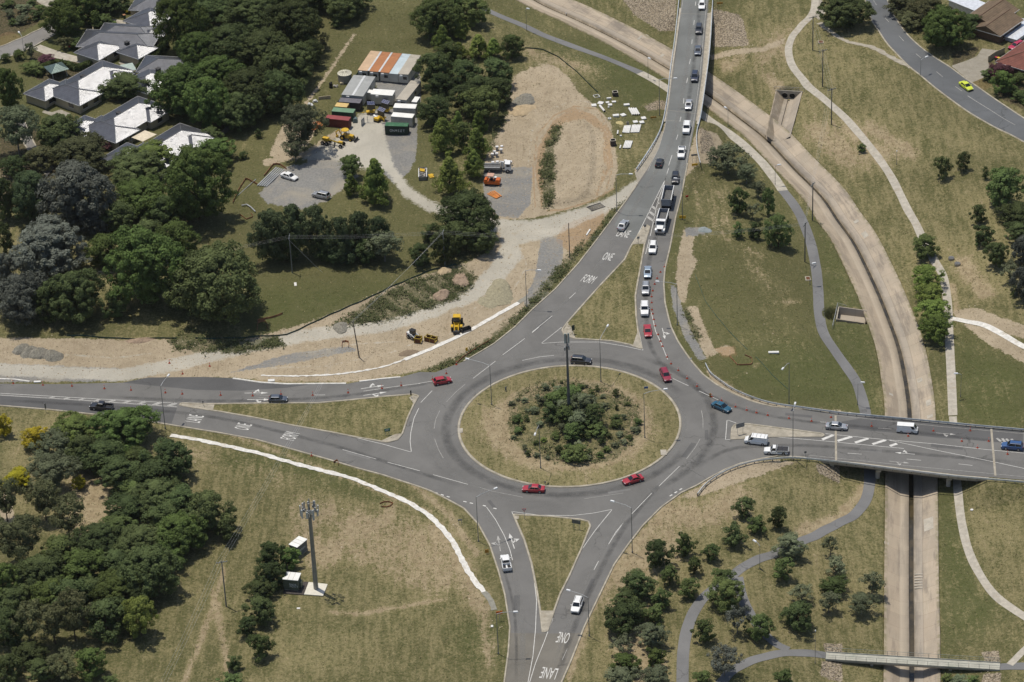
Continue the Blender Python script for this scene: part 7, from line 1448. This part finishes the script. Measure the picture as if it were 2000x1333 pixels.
cones([(26,750),(84,753),(140.6,755),(204,760),(256,763),(323,768),(356,770.5),(431,773),(493.6,774),(549,771),(611,773),(680,768),(746,759.5),(783.7,754),(844.6,742.5),(871.8,730.5)], True, 'in the line along the western road', 'bollards along the western road', 'red bollard')
cones([(331,710),(356.5,731),(409.6,716),(891.6,713)], True, 'scattered beside the haul road', 'bollards beside the haul road', 'red bollard')
cones([(1298,522),(1290,532.5),(1283.7,544.5),(1278.7,556),(1275,569),(1272.8,580.5),(1273,592),(1273.5,606),(1275,614),(1277,625),(1279.7,637.5),(1285.4,654.5),(1290,667.5),(1294,677.5),(1303,698.5),(1310.6,711.5)], False, 'in the queue lane north of the roundabout', 'cones in the northern queue lane', 'orange cone')
cones([(1324.8,724.5),(1342,740),(1361.4,755.5),(1390,776),(1409.4,783.5),(1436.4,795.5),(1458.4,802),(1477.5,807),(1499.5,812),(1541,818),(1585,823.5),(1623,823),(1669.6,822.5),(1712.4,818)], False, 'curving towards the eastern bridge', 'cones curving to the eastern bridge', 'orange cone')
cones([(1652.8,862.5),(1701.8,863.5),(1762,862),(1794.9,862.5),(1839.4,862),(1893.9,864.5),(1931,865.5),(1967.9,888)], True, 'in the middle of the eastern bridge', 'bollards on the eastern bridge', 'red bollard')
cones([(1772.3,906.5),(1821.3,895.5),(1877.5,891.5),(1908.5,889)], False, 'on the near lanes of the eastern bridge', 'cones on the near bridge lanes', 'orange cone')
cones([(608.7,891)], True, 'alone on the lower kerb of the western road', 'bollards beside the haul road', 'red bollard')

# ------------------------------------------------------------------ signs
SB = paint('sign_back_grey', (.20, .205, .21), .5, .3); SGN = paint('sign_green', (.01, .12, .06), .5); SWH = paint('sign_white', (.75, .75, .74), .5); SYL = paint('sign_yellow', (.75, .42, .02), .5); SOR = paint('sign_orange', (.7, .16, .02), .5); SRD = paint('sign_red', (.5, .02, .02), .5); SBL = paint('sign_blue', (.03, .10, .28), .5); SBR = paint('sign_rust', (.45, .22, .03), .6)
def sign(px, w, h, z, a, mat, label, posts=2, back=None, face=None):
    b = g1(*px); e = empty('road_sign', (b[0], b[1], max(b[2], b[2])), a, label, 'sign'); MB().box((0, 0, z + h / 2), (w, .06, h)).build('board', mat, e)
    for x in ((-w * .32, w * .32) if posts == 2 else (0,) if posts == 1 else ()): MB().cyl((x, .06, -.1), (x, .06, z + h), .04).build('post', STEEL, e)
    if face: f = MB(); [f.box((x, -.035, z + y), (ww, .02, hh)) for x, y, ww, hh in face]; f.build('legend', SWH, e)
    return e
sign((1446,848), 2.0, 1.1, 1.7, .35, SB, 'grey backed direction sign on the eastern splitter island'); sign((1126,1034), 1.9, .95, 1.4, -.35, paint('sign_slate', (.12, .13, .12), .5), 'dark backed direction sign at the top of the southern splitter island'); sign((757,850), 1.3, .8, .9, .25, SGN, 'small green destination sign on the western splitter island', 2, None, [(0, .55, .9, .09), (-.1, .3, .7, .09)])
b = g1(1024.5, 1014); e = empty('give_way_sign', tuple(b), 0, 'red rimmed triangular give way sign on the southern splitter island', 'sign'); MB().prism([(-.45, 2.6), (.45, 2.6), (0, 1.82)], -.02, .02).build('rim', SRD, e); MB().prism([(-.27, 2.5), (.27, 2.5), (0, 2.03)], -.035, .035).build('face', SWH, e); MB().cyl((0, .06, -.1), (0, .06, 2.5), .04).build('post', STEEL, e)
sign((1247,478), .6, .6, 1.6, .2, SB, 'small square sign on the paved tip of the northern splitter island', 1); sign((1260,451), .5, .7, 1.0, .2, SB, 'narrow sign at the very top of the northern splitter island', 1); sign((1120,653), .8, 1.4, 1.0, .6, paint('sign_dark_green', (.03, .05, .04), .6), 'dark sign frame at the lower left tip of the northern island')
sign((1329.5,429), .75, .75, .3, .1, SYL, 'left yellow board at the street lamp beside the tipper truck', 1); sign((1336.5,429.5), .75, .75, .3, .1, SYL, 'right yellow board at the street lamp beside the tipper truck', 1); sign((1357,326), 1.5, .6, .3, .1, SYL, 'low yellow board below a grey sign right of the bridge end', 2); sign((1356,320), 1.5, .5, 2.2, .1, SB, 'tall grey sign on two posts right of the bridge end')
sign((976,1213), 1.3, .7, 1.7, .1, SOR, 'orange roadwork sign beside the southern entry lane', 1); sign((951,1082), .8, .9, .2, .1, SBR, 'low amber sign on the grass left of the white pickup', 1); sign((1276,234), 1.5, .45, .4, .1, SBR, 'low amber board beside the mulch patch'); sign((1406,12), 1.6, .5, .6, .1, SBR, 'amber board on posts right of the northern bridge top')
sign((1342,389), .7, .5, .5, .3, SRD, 'small red board on the grass right of the tipper trailer', 1); sign((912,694), .5, .9, 1.1, .3, SYL, 'yellow sign facing away on the weedy verge near the red hatchback', 1); sign((1262,763), .9, .5, .5, .1, SBL, 'small blue framed sign on the right rim of the round island'); sign((988,764), .5, .9, .2, .8, SB, 'small dark marker frame on the left rim of the round island')
sign((1387,760+16), .4, .9, .1, .5, SBR, 'amber flashing lamp stand among the cones near the teal sedan', 0); sign((899,1025), .9, .35, 1.0, .1, SB, 'thin sign on two posts right of the white path', 2); sign((803,777), .3, 1.3, .6, .1, TRIM, 'dark slim post sign at the tip of the western splitter island', 1); sign((397,792), .3, .6, .6, .1, SB, 'small dark sign on the paved nose of the western splitter island', 1); sign((90,806), .35, 1.4, 1.0, .1, SB, 'slim sign at the lower kerb of the western road', 1); sign((1754,862), .4, 1.0, .1, .5, paint('teal_post', (.03, .14, .14), .6), 'teal marker post at the point of the bridge hatching', 1); sign((1349,703), .5, .3, .1, .4, SWH, 'white lump of signage base on the kerb left of the guardrail', 0)
sign((1065,948), .3, .5, .5, .2, SB, 'tiny marker at the lower rim of the round island', 1); sign((1573,893), .5, .5, 1.0, .1, STEEL_D, 'dark disc sign on the near guardrail of the eastern bridge', 1)

# ------------------------------------------------------------------ silt fences, orange mesh
SILT = paint('silt_cloth', (.03, .065, .05), .9, 0, .5, .8); OMESH = paint('orange_barrier_mesh', (.40, .17, .08), .8, 0, .4, 1.2)
for px, lab in (([(130,657),(200,661),(280,664),(345,662)], 'dark green silt fence below the wood at the far left'), ([(382,662),(480,661),(560,655),(620,628),(690,596),(760,563),(830,533),(892,517)], 'long dark green silt fence along the top of the haul road bank'), ([(1025,95),(1060,98),(1090,112),(1125,140),(1145,160),(1168,182)], 'curved dark green silt fence above the oval earthworks'), ([(1358,538),(1378,590),(1398,617),(1423,647),(1460,684)], 'teal green silt fence curving down the bare slope right of the queue'), ([(1476,698),(1509,734),(1539,761)], 'short teal silt fence on the green slope behind the guardrail')):
    wall('silt_fence', px, .36 if 'dark' in lab else .16, .05, SILT if 'dark' in lab else paint('teal_cloth', (.05, .12, .09), .9, 0, .4, 2), lab, 'silt fence', ('cloth', 3, WOOD), 'silt fences')
for px, lab in (([(455,398),(465,375),(480,350),(503,362)], 'orange mesh strip left of the stacked steel beams'), ([(516,345),(535,322),(545,322),(560,332)], 'orange mesh strip above the stacked steel beams'), ([(468,420),(482,430),(496,424),(490,418)], 'orange mesh pen by the bent rail'), ([(503,628),(530,622),(552,614)], 'orange mesh strip across the grass below the wood'), ([(502,648),(504,630),(519,628),(524,645)], 'orange mesh pen above the silt fence'), ([(668,680),(668,668),(681,668),(681,680)], 'orange mesh square on the bare earth left of the leaning pole'),
   ([(1425,697),(1440,714),(1470,713),(1468,700),(1455,695)], 'orange mesh ring on the green slope'), ([(742,985),(755,980),(768,984),(760,992),(745,991)], 'orange mesh ring on the dry grass below the white path'), ([(652,905),(660,900),(661,910)], 'orange mesh cage on the lower verge of the western road'), ([(890,712),(905,698),(930,682),(960,664)], 'orange mesh line along the weedy verge')):
    wall('barrier_mesh', px, .34 if 'ring' in lab or 'pen' in lab else .5 if 'line' not in lab else .35, .04, OMESH, lab, 'mesh barrier', ('mesh', 2, WOOD), 'orange mesh barriers')

# ------------------------------------------------------------------ pipes, slabs, pits and heaps
PVC = paint('white_concrete_pipe', (.66, .65, .62), .7, 0, .12, 1, .3, (.5, .48, .43))
def pipe_at(a, b, r, label, group, base=0.0):
    A, B = g1(*a), g1(*b); c = (A + B) / 2; d = (B - A); d[2] = 0; n = 14; m = MB().cyl(tuple(-d / 2 + np.array([0, 0, r + base])), tuple(d / 2 + np.array([0, 0, r + base])), r, n=n)
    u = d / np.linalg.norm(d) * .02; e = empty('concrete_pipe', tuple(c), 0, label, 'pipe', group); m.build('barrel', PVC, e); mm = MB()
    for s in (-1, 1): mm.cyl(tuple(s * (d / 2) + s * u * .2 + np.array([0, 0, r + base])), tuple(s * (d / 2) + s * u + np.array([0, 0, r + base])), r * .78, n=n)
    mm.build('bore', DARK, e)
for cnt, a0, da, b0, db, nm in ((4, (1229,215), (4.2, 0), (1236.5,226), (4.1, 0), 'upper right stack'), (5, (1220.5,248.5), (2.7, 0), (1216.5,261), (2.8, 0), 'middle left stack'), (6, (1236,248), (3.0, -.2), (1232.5,260), (2.9, 0), 'middle right stack'), (5, (1222.5,278), (3.0, .1), (1217.5,291), (3.1, 0), 'lowest stack')):
    for i in range(cnt): pipe_at((a0[0] + da[0] * i, a0[1] + da[1] * i), (b0[0] + db[0] * i, b0[1] + db[1] * i), .21 if cnt > 4 else .28, 'white pipe in the %s left of the bridge, %s from the left' % (nm, ORD[i]) if i else 'white pipe in the %s left of the bridge, leftmost' % nm, 'white pipes left of the northern bridge')
pipe_at((1171.5,209), (1181,219.5), .3, 'single white pipe lying beside two white slabs', 'white pipes left of the northern bridge'); pipe_at((1207,257), (1206,264), .2, 'single short white pipe left of the middle stacks', 'white pipes left of the northern bridge'); pipe_at((1212.5,286), (1210.5,292), .2, 'single short white pipe beside the lowest stack', 'white pipes left of the northern bridge')
for i, (px, w, d, h, a, lab) in enumerate((((1160,207), 1.3, 1.2, .3, .1, 'leftmost white slab on the works grass'), ((1173,202.5), 1.4, 1.4, .25, -.4, 'white slab above the single white pipe'), ((1186.5,201), .9, .8, .2, .3, 'small white slab left of a smaller one'), ((1199,200), 1.1, .8, .25, 0, 'white slab below the two square pits'), ((1191.5,206.5), 1.1, 1.0, .35, 0, 'white slab with a small block beside it'), ((1188.5,211), .4, .4, .3, 0, 'smallest white block on the works grass'), ((1189.5,194.5), 1.2, .5, .5, .1, 'long white block at the top of the works grass'), ((1217,226), 1.3, 1.3, .3, .5, 'white slab left of the upper pipe stack'),
   ((1257,232.5), 1.2, 1.3, .35, .2, 'upper right white slab of three'), ((1241,239.5), 1.2, 1.2, .3, .2, 'left white slab of three'), ((1253.5,240.5), 1.2, 1.2, .35, .2, 'lower right white slab of three'), ((1212.5,267), .5, .5, .35, 0, 'white block above the dark tall pit'), ((1203,228), 1.6, 1.0, .5, .1, 'white frame pieces heaped near the sand'), ((1224,206.5), 1.5, .9, .4, .1, 'white debris heap at the end of the string line'), ((1238,247), .9, .8, .3, .3, 'grey pallet between the middle stacks'), ((1511,690), 2.4, .7, .35, -.05, 'lone pale concrete slab on the green slope'), ((577,556), .6, 1.6, .12, .1, 'pale board on the meadow below the pine row pole'), ((583,1189), .7, .5, .12, 0, 'small pale marker slab below the mast'), ((1149,455), .35, 3.0, .25, -.35, 'white plank leaning on the verge dirt by the road'), ((73,747), 1.6, .6, .25, 0, 'white kerb block on the western road edge'), ((530,744.5), 1.5, .9, .25, 0, 'white pit lid at the new kerb'), ((961,1224), .5, .7, .15, 0, 'small white lid on the southern verge'))):
    b = g1(*px); tag(link('concrete_slab', bevel_mesh(MB().box((0, 0, h / 2), (w, d, h), a).mesh('concrete_slab'), .03, 1), PVC, None, tuple(b)), lab, 'slab', 'white slabs and blocks')
for px, w, h, lab in (((1201.5,187), 1.25, 1.1, 'open square dark concrete pit at the string line'), ((1197.5,284), 1.2, 1.5, 'tall dark concrete pit near the oval track')):
    b = g1(*px); e = empty('concrete_pit', tuple(b), .1, lab, 'pit', 'precast pits'); m = MB()
    for x, y, dx, dy in ((w / 2, 0, .14, w), (-w / 2, 0, .14, w), (0, w / 2, w - .14, .14), (0, -w / 2, w - .14, .14)): m.box((x, y, h / 2), (dx, dy, h))
    m.build('wall', paint('dark_precast', (.06, .05, .048), .8, 0, .2), e); r = MB()
    for x, y, dx, dy in ((w / 2, 0, .16, w + .16), (-w / 2, 0, .16, w + .16), (0, w / 2, w, .16), (0, -w / 2, w, .16)): r.box((x, y, h + .03), (dx, dy, .06))
    r.build('rim', CONC_P, e)
b = g1(1226, 244); e = empty('riser', tuple(b), 0, 'round concrete riser with dark mouth among the pipe stacks', 'riser'); MB().cyl((0, 0, 0), (0, 0, .8), .34, n=16).build('barrel', CONC, e); MB().cyl((0, 0, .8), (0, 0, .81), .26, n=16).build('mouth', DARK, e)
b = g1(1190.5, 233); e = empty('pipe_ring', tuple(b), 0, 'flat white concrete ring lying beside the sand heap', 'ring'); v, f = sweep(np.array([(math.cos(t) * .36, math.sin(t) * .36) for t in np.linspace(0, 2 * math.pi, 20, endpoint=False)]), [(-.1, 0), (-.1, .3), (.1, .3), (.1, 0)], True); MB().add(v, f).build('ring', PVC, e)
for px, lab in (((1858, 507), 'round grey manhole ring left of its twin on the eastern slope'), ((1870, 518), 'round grey manhole drum on the eastern slope')):
    b = g1(*px); e = empty('manhole', tuple(b), 0, lab, 'manhole', 'manholes on the eastern slope'); MB().cyl((0, 0, 0), (0, 0, .5), .75, .72, 20).build('barrel', CONC, e); MB().cyl((0, 0, .5), (0, 0, .56), .7, .66, 20).box((0, 0, .58), (1.2, .12, .06)).build('lid', STEEL_D, e)
b = g1(1165, 189); e = empty('pallet_frame', tuple(b), .3, 'white open frame lying at the end of the curved silt fence', 'frame'); m = MB()
for x, y, dx, dy in ((.7, 0, .12, 1.5), (-.7, 0, .12, 1.5), (0, .7, 1.4, .12), (0, -.7, 1.4, .12)): m.box((x, y, .12), (dx, dy, .2))
m.build('frame', PVC, e)
b = g1(1578, 545); e = empty('drain_pit', tuple(b), 0, 'brown grated pit beside the bike path', 'pit'); MB().box((0, 0, .05), (1.3, 1.9, .2)).build('surround', CONC, e); MB().box((0, 0, .17), (.8, 1.2, .06)).build('grate', RUST, e)
b = g1(1603, 83); e = empty('drain_pit', tuple(b), 0, 'small brown grated pit between the path and topmost power pole', 'pit'); MB().box((0, 0, .05), (1.5, 1.5, .2)).build('surround', CONC, e); MB().box((0, 0, .17), (1.1, 1.1, .06)).build('grate', RUST, e)
b = g1(1164, 405); e = empty('cattle_grid', tuple(b), .5, 'steel shaker grid on the haul road near the street lamp', 'grid'); m = MB()
for i in range(12): m.box((-1.8 + i * .33, 0, .06), (.1, 2.2, .12))
m.build('bar', STL, e); MB().box((0, 1.15, .06), (4, .14, .14)).box((0, -1.15, .06), (4, .14, .14)).build('frame', STL, e)
# barriers parked by the grove
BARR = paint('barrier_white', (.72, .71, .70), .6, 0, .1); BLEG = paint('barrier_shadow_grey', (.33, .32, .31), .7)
bl = [(979,299),(966,303),(962,308),(970.5,307),(963,324),(971.5,323),(979.5,324),(987.5,321),(997.5,323),(971,294)]
for i, px in enumerate(sorted(bl)):
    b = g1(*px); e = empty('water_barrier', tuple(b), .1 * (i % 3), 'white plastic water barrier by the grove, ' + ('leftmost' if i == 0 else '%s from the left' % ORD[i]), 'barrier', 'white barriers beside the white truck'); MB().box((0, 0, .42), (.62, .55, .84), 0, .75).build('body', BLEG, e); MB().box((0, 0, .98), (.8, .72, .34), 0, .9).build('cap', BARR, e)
b = g1(980, 287); tag(MB().cyl((0, 0, .1), (0, 0, .3), .42, .36, 12).build('plastic_tub', BARR, None, tuple(b)), 'white tub on the sand above the barriers', 'tub')
# beams and rails beside the gravel parking
for i in range(5):
    A, B = g1(503 + i * 4.2, 364.5 + i * .4), g1(540 + i * 3.6, 327 + i * 1.2); c = (A + B) / 2; d = B - A; L = np.hypot(*d[:2]); e = MB().box((0, 0, .12), (L, .26, .2)).build('steel_beam', STEEL, None, tuple(c)); e.rotation_euler = (0, 0, math.atan2(d[1], d[0])); tag(e, 'galvanised beam in the stack by the gravel parking, ' + ('leftmost' if i == 0 else ORD[i] + ' from the left'), 'beam', 'steel beams by the gravel parking')
A, B = g1(462, 385), g1(500, 351); c = (A + B) / 2; d = B - A; e = MB().cyl(tuple(-d / 2 + np.array([0, 0, .1])), tuple(d / 2 + np.array([0, 0, .1])), .08).build('steel_pole', STEEL, None, tuple(c)); tag(e, 'long grey pole lying left of the stacked steel beams', 'pole')
q = G([(472,404),(482,402),(490,407),(499,416)]); e = MB().tube([tuple(p - q[0] + np.array([0, 0, .35])) for p in q], .16, 6).build('bent_rail', STEEL, None, tuple(q[0])); tag(e, 'bent length of steel guardrail lying on the meadow', 'rail')
# heaps
def heap(px, rx, ry, h, mat, label, a=0.0, seed=1, n=34):
    b = g1(*px); rng = np.random.RandomState(seed); V, Fs = [], []; ph = rng.rand(4) * 6.28
    for j in range(9):
        t = j / 8
        for i in range(n):
            th = 2 * math.pi * i / n; k = 1 + .14 * math.sin(2 * th + ph[0]) + .09 * math.sin(3 * th + ph[1]) + .05 * rng.normal(); r = (1 - t) ** .9; z = h * (1 - (1 - t) ** 1.25) * (1 + .06 * rng.normal() * (j > 0)) - .1 * (j == 0)
            x, y = rx * k * r * math.cos(th), ry * k * r * math.sin(th); V.append((x * math.cos(a) - y * math.sin(a), x * math.sin(a) + y * math.cos(a), z))
    for j in range(8):
        for i in range(n): Fs.append((j * n + i, j * n + (i + 1) % n, (j + 1) * n + (i + 1) % n, (j + 1) * n + i))
    me = np_mesh('heap', V, Fs, True); tag(link('heap', me, mat, None, tuple(b)), label, 'heap', 'heaps of soil and gravel')
HG = paint('heap_gravel', (.23, .215, .175), .95, 0, .4, 2.5); HK = paint('heap_khaki', (.30, .27, .18), .95, 0, .3, 2.0); HS = paint('heap_sand', (.44, .34, .21), .95, 0, .2, 1.5); HB = paint('heap_soil', (.30, .22, .155), .95, 0, .35, 1.5)
for px, rx, ry, h, mt, lab in (((43,684), 2.0, 2.6, 1.5, HG, 'leftmost of four gravel heaps beside the haul road'), ((57,688), 2.0, 2.6, 1.5, HG, 'second from left of four gravel heaps beside the haul road'), ((76,692), 2.4, 2.8, 1.6, HG, 'third from left of four gravel heaps beside the haul road'), ((103,697), 2.4, 2.8, 1.7, HG, 'rightmost of four gravel heaps beside the haul road'),
  ((975,572), 3.6, 5.5, 1.1, HK, 'wide khaki gravel heap below the haul road bend'), ((955,590), 2.4, 3.2, .5, HK, 'low khaki spill in front of the khaki gravel heap'), ((1023,197), 3.2, 3.6, 1.3, HG, 'grey gravel heap at the top of the oval earthworks'), ((1018,215), 3.4, 3.2, 1.0, HS, 'pale sand heap below the grey gravel heap'), ((1210,241), 1.0, 1.2, .5, paint('straw_sand', (.5, .42, .2), .9), 'small yellow sand heap among the white slabs'),
  ((862,577), 2.0, 2.6, 1.0, HB, 'rounded soil mound in the weeds below the power pole'), ((898,548), 2.6, 3.0, .7, HB, 'soil mound left of the haul road bend'), ((666,640), 2.0, 2.4, .8, HG, 'rubble heap with boards above the haul road'), ((868,530), 1.6, 2.2, .8, HS, 'narrow sandy mound at the foot of the haul road bend pole'), ((1376,450), 1.6, 1.6, .6, paint('blue_metal', (.24, .27, .27), .95), 'blue grey gravel heap at the top of the trench'), ((800,690), 2.6, 1.6, .3, paint('dark_spoil', (.2, .15, .1), .95), 'low dark spoil patch below the trench shields'), ((280,665), 4.2, 1.4, .5, HB, 'long low soil windrow left of the weeds')):
    heap(px, rx, ry, h, mt, lab, seed=int(px[0]))
tag(MB().cyl((0, 0, .05), (0, 0, .2), .35, .33, 14).build('access_cover', PVC, None, tuple(g1(1898, 997))), 'round white cover on the grass below the eastern bridge', 'cover')
# ------------------------------------------------------------------ tufts, weeds, leaf litter and stones on the ground (uncountable)
def sample(weight, n, seed):
    """n points on the visible terrain, density by per-vertex weight"""
    rng = np.random.RandomState(seed); W = weight.reshape(GX.shape)[10:-10, 10:-10].copy(); W = np.clip(W, 0, None)
    c = np.cumsum(W.ravel()); k = np.searchsorted(c, rng.rand(n) * c[-1]); j, i = np.divmod(k, W.shape[1])
    P = np.c_[X0 + (i + rng.rand(n) - .5) * ST, Y0 + (j + rng.rand(n) - .5) * ST]
    return np.clip(P, (X0 + 1, Y0 + 1), (X1 - 1, Y1 - 1)), rng
DG = np.full(len(GP), 80.0); _m = ((GP >= DRAIN.min(0) - 12) & (GP <= DRAIN.max(0) + 12)).all(1); DG[_m] = seg_dist(GP[_m], DRAIN)
SD = np.minimum(seg_dist(GP, SIDE1), seg_dist(GP, SIDE2))
road_in = sdist(GP, ROAD, 3.0) > -.4; isl_in = np.zeros(len(GP), bool)
for q in ISL.values(): isl_in |= sdist(GP, q, 2.0) > .5
isl_in &= ~inside(GP, ISL['east'])
vis = (PXG[:, 0] > -30) & (PXG[:, 0] < 2030) & (PXG[:, 1] > -30) & (PXG[:, 1] < 1370)
OPEN = vis & (DG > 6.3) & (SD > 4.6) & (~road_in | isl_in)
# keep clear of paths, sheds and streets
PATHS = np.zeros(len(GP), bool)
for o in list(COL.objects):
    if o.type == 'MESH' and o.name.split('.')[0] in ('footpath', 'gutter', 'driveway', 'gravel_bed', 'concrete_pad') or (o.name.startswith('road.') and o.type == 'MESH'):
        v = np.empty(len(o.data.vertices) * 3); o.data.vertices.foreach_get('co', v); v = v.reshape(-1, 3)[:, :2]
        i = np.clip(((v[:, 0] - X0) / ST).round().astype(int), 0, len(cx) - 1); j = np.clip(((v[:, 1] - Y0) / ST).round().astype(int), 0, len(cy) - 1)
        mk_ = np.zeros(GX.shape, bool); mk_[j + 10, i + 10] = True
        mk_[1:] |= mk_[:-1].copy(); mk_[:, 1:] |= mk_[:, :-1].copy(); mk_[:-1] |= mk_[1:].copy(); mk_[:, :-1] |= mk_[:, 1:].copy(); PATHS |= mk_.ravel()
yard = sdist(PXG, [(640,225),(725,95),(822,100),(825,260),(745,300),(640,300)], 5) > 0
OPEN &= ~PATHS & ~yard
hard = np.clip(gravel + haul + concrete, 0, 1)
def tufts(name, P, rng, r0, r1, blades, lean, mat, flat=.5):
    z = ground_z(P); n = len(P); V = np.empty((n, blades, 4, 3), np.float32); R = r0 + (r1 - r0) * rng.rand(n) ** 1.6
    for b in range(blades):
        a = rng.rand(n) * 6.283; h = R * (flat + .5 * rng.rand(n)); d = np.c_[np.cos(a), np.sin(a)]; s = np.c_[-np.sin(a), np.cos(a)]; w = R * (.28 + .3 * rng.rand(n))
        c = P + d * (R * .25)[:, None]; tip = c + d * (R * lean)[:, None]
        for k, (q, zz, sg) in enumerate(((c, -.03, -1), (c, -.03, 1), (tip, 1, .75), (tip, 1, -.75))):
            V[:, b, k, :2] = q + s * (w * sg * .5)[:, None]; V[:, b, k, 2] = z + (h if zz == 1 else -.03)
    V = V.reshape(-1, 3); tag(link(name, np_mesh(name, V, np.arange(len(V)).reshape(-1, 4)), mat), kind='stuff')
def tuft_mat(name, c1, c2, c3):
    t = NT(name); t.set(.8, 0, .05); r = t.n('NewGeometry').outputs['Random Per Island']; k = t.mix(t.ramp(r, 0, .7), c1, c2); k = t.mix(t.ramp(r, .6, 1.0), k, c3)
    k = t.mix(t.ramp(t.noise(.09, 4, .65), .4, .65), k, t.mix(.5, k, c1)); t.col(k); return t.m
# dry tussocks
w = OPEN * (np.clip(dry, 0, 1) ** 1.3 + bare * .6 + .12) * (1 - hard) * (1 - .75 * np.clip(dirt, 0, 1)) * (1 - .5 * lush)
P, rng = sample(w, 62000, 1); tufts('dry_grass_tuft', P, rng, .10, .30, 3, .8, tuft_mat('dry_tussock', (.15, .135, .065), (.24, .205, .105), (.38, .32, .175)), .22)
w = OPEN * (1.0 - .6 * dry) * (1 - hard) * (1 - .9 * np.clip(dirt, 0, 1)) * (1 - .7 * bare)
P, rng = sample(w, 56000, 2); tufts('green_grass_tuft', P, rng, .09, .27, 3, .8, tuft_mat('green_tussock', (.058, .068, .023), (.09, .095, .037), (.13, .13, .056)), .22)
w = OPEN * np.clip(weed, 0, 1) ** 2 * np.where(rr_ < RR, .45, 1) * np.clip(.55 + .9 * np.sin(GP[:, 0] * .55 + 2 * np.sin(GP[:, 1] * .21)) * np.sin(GP[:, 1] * .47 + 1.5 * np.sin(GP[:, 0] * .19)) + .3 * np.sin(GP[:, 0] * 1.9 + GP[:, 1]), .04, 1.4)
P, rng = sample(w, 15000, 3); tufts('weed', P, rng, .12, .5, 4, .8, tuft_mat('weed_leaves', (.065, .08, .033), (.105, .118, .05), (.20, .18, .10)), .3)
w = OPEN * np.clip(dirt + rock * 2 + bare * .25, 0, 2) * (1 - .6 * hard)
P, rng = sample(w, 26000, 4); n = len(P); z = ground_z(P); r = .05 + .17 * rng.rand(n) ** 3
OCT = np.array([(1, 0, 0), (0, 1, 0), (-1, 0, 0), (0, -1, 0), (0, 0, .8)], float); V = np.c_[P, z][:, None] + OCT[None] * (r[:, None] * (.7 + .6 * rng.rand(n, 5)))[:, :, None]
F_ = np.array([(0, 1, 4), (1, 2, 4), (2, 3, 4), (3, 0, 4)]); F_ = (np.arange(n)[:, None, None] * 5 + F_[None]).reshape(-1, 3)
tag(link('stone', np_mesh('stone', V.reshape(-1, 3), F_), tuft_mat('stones', (.20, .16, .11), (.33, .27, .185), (.48, .41, .31))), kind='stuff')

# ------------------------------------------------------------------ thin haze box added to lift the darkest tones
hz = bpy.data.materials.new('haze'); hz.use_nodes = True; ht = hz.node_tree; ht.nodes.clear(); ho = ht.nodes.new('ShaderNodeOutputMaterial'); hv = ht.nodes.new('ShaderNodeVolumePrincipled')
hv.inputs['Color'].default_value = (.92, .92, .91, 1); hv.inputs['Density'].default_value = .000016; hv.inputs['Anisotropy'].default_value = .2; ht.links.new(hv.outputs[0], ho.inputs['Volume'])
tag(link('haze', MB().box((0, -170, 200.5), (1500, 1500, 418)).mesh('haze'), hz), kind='stuff')
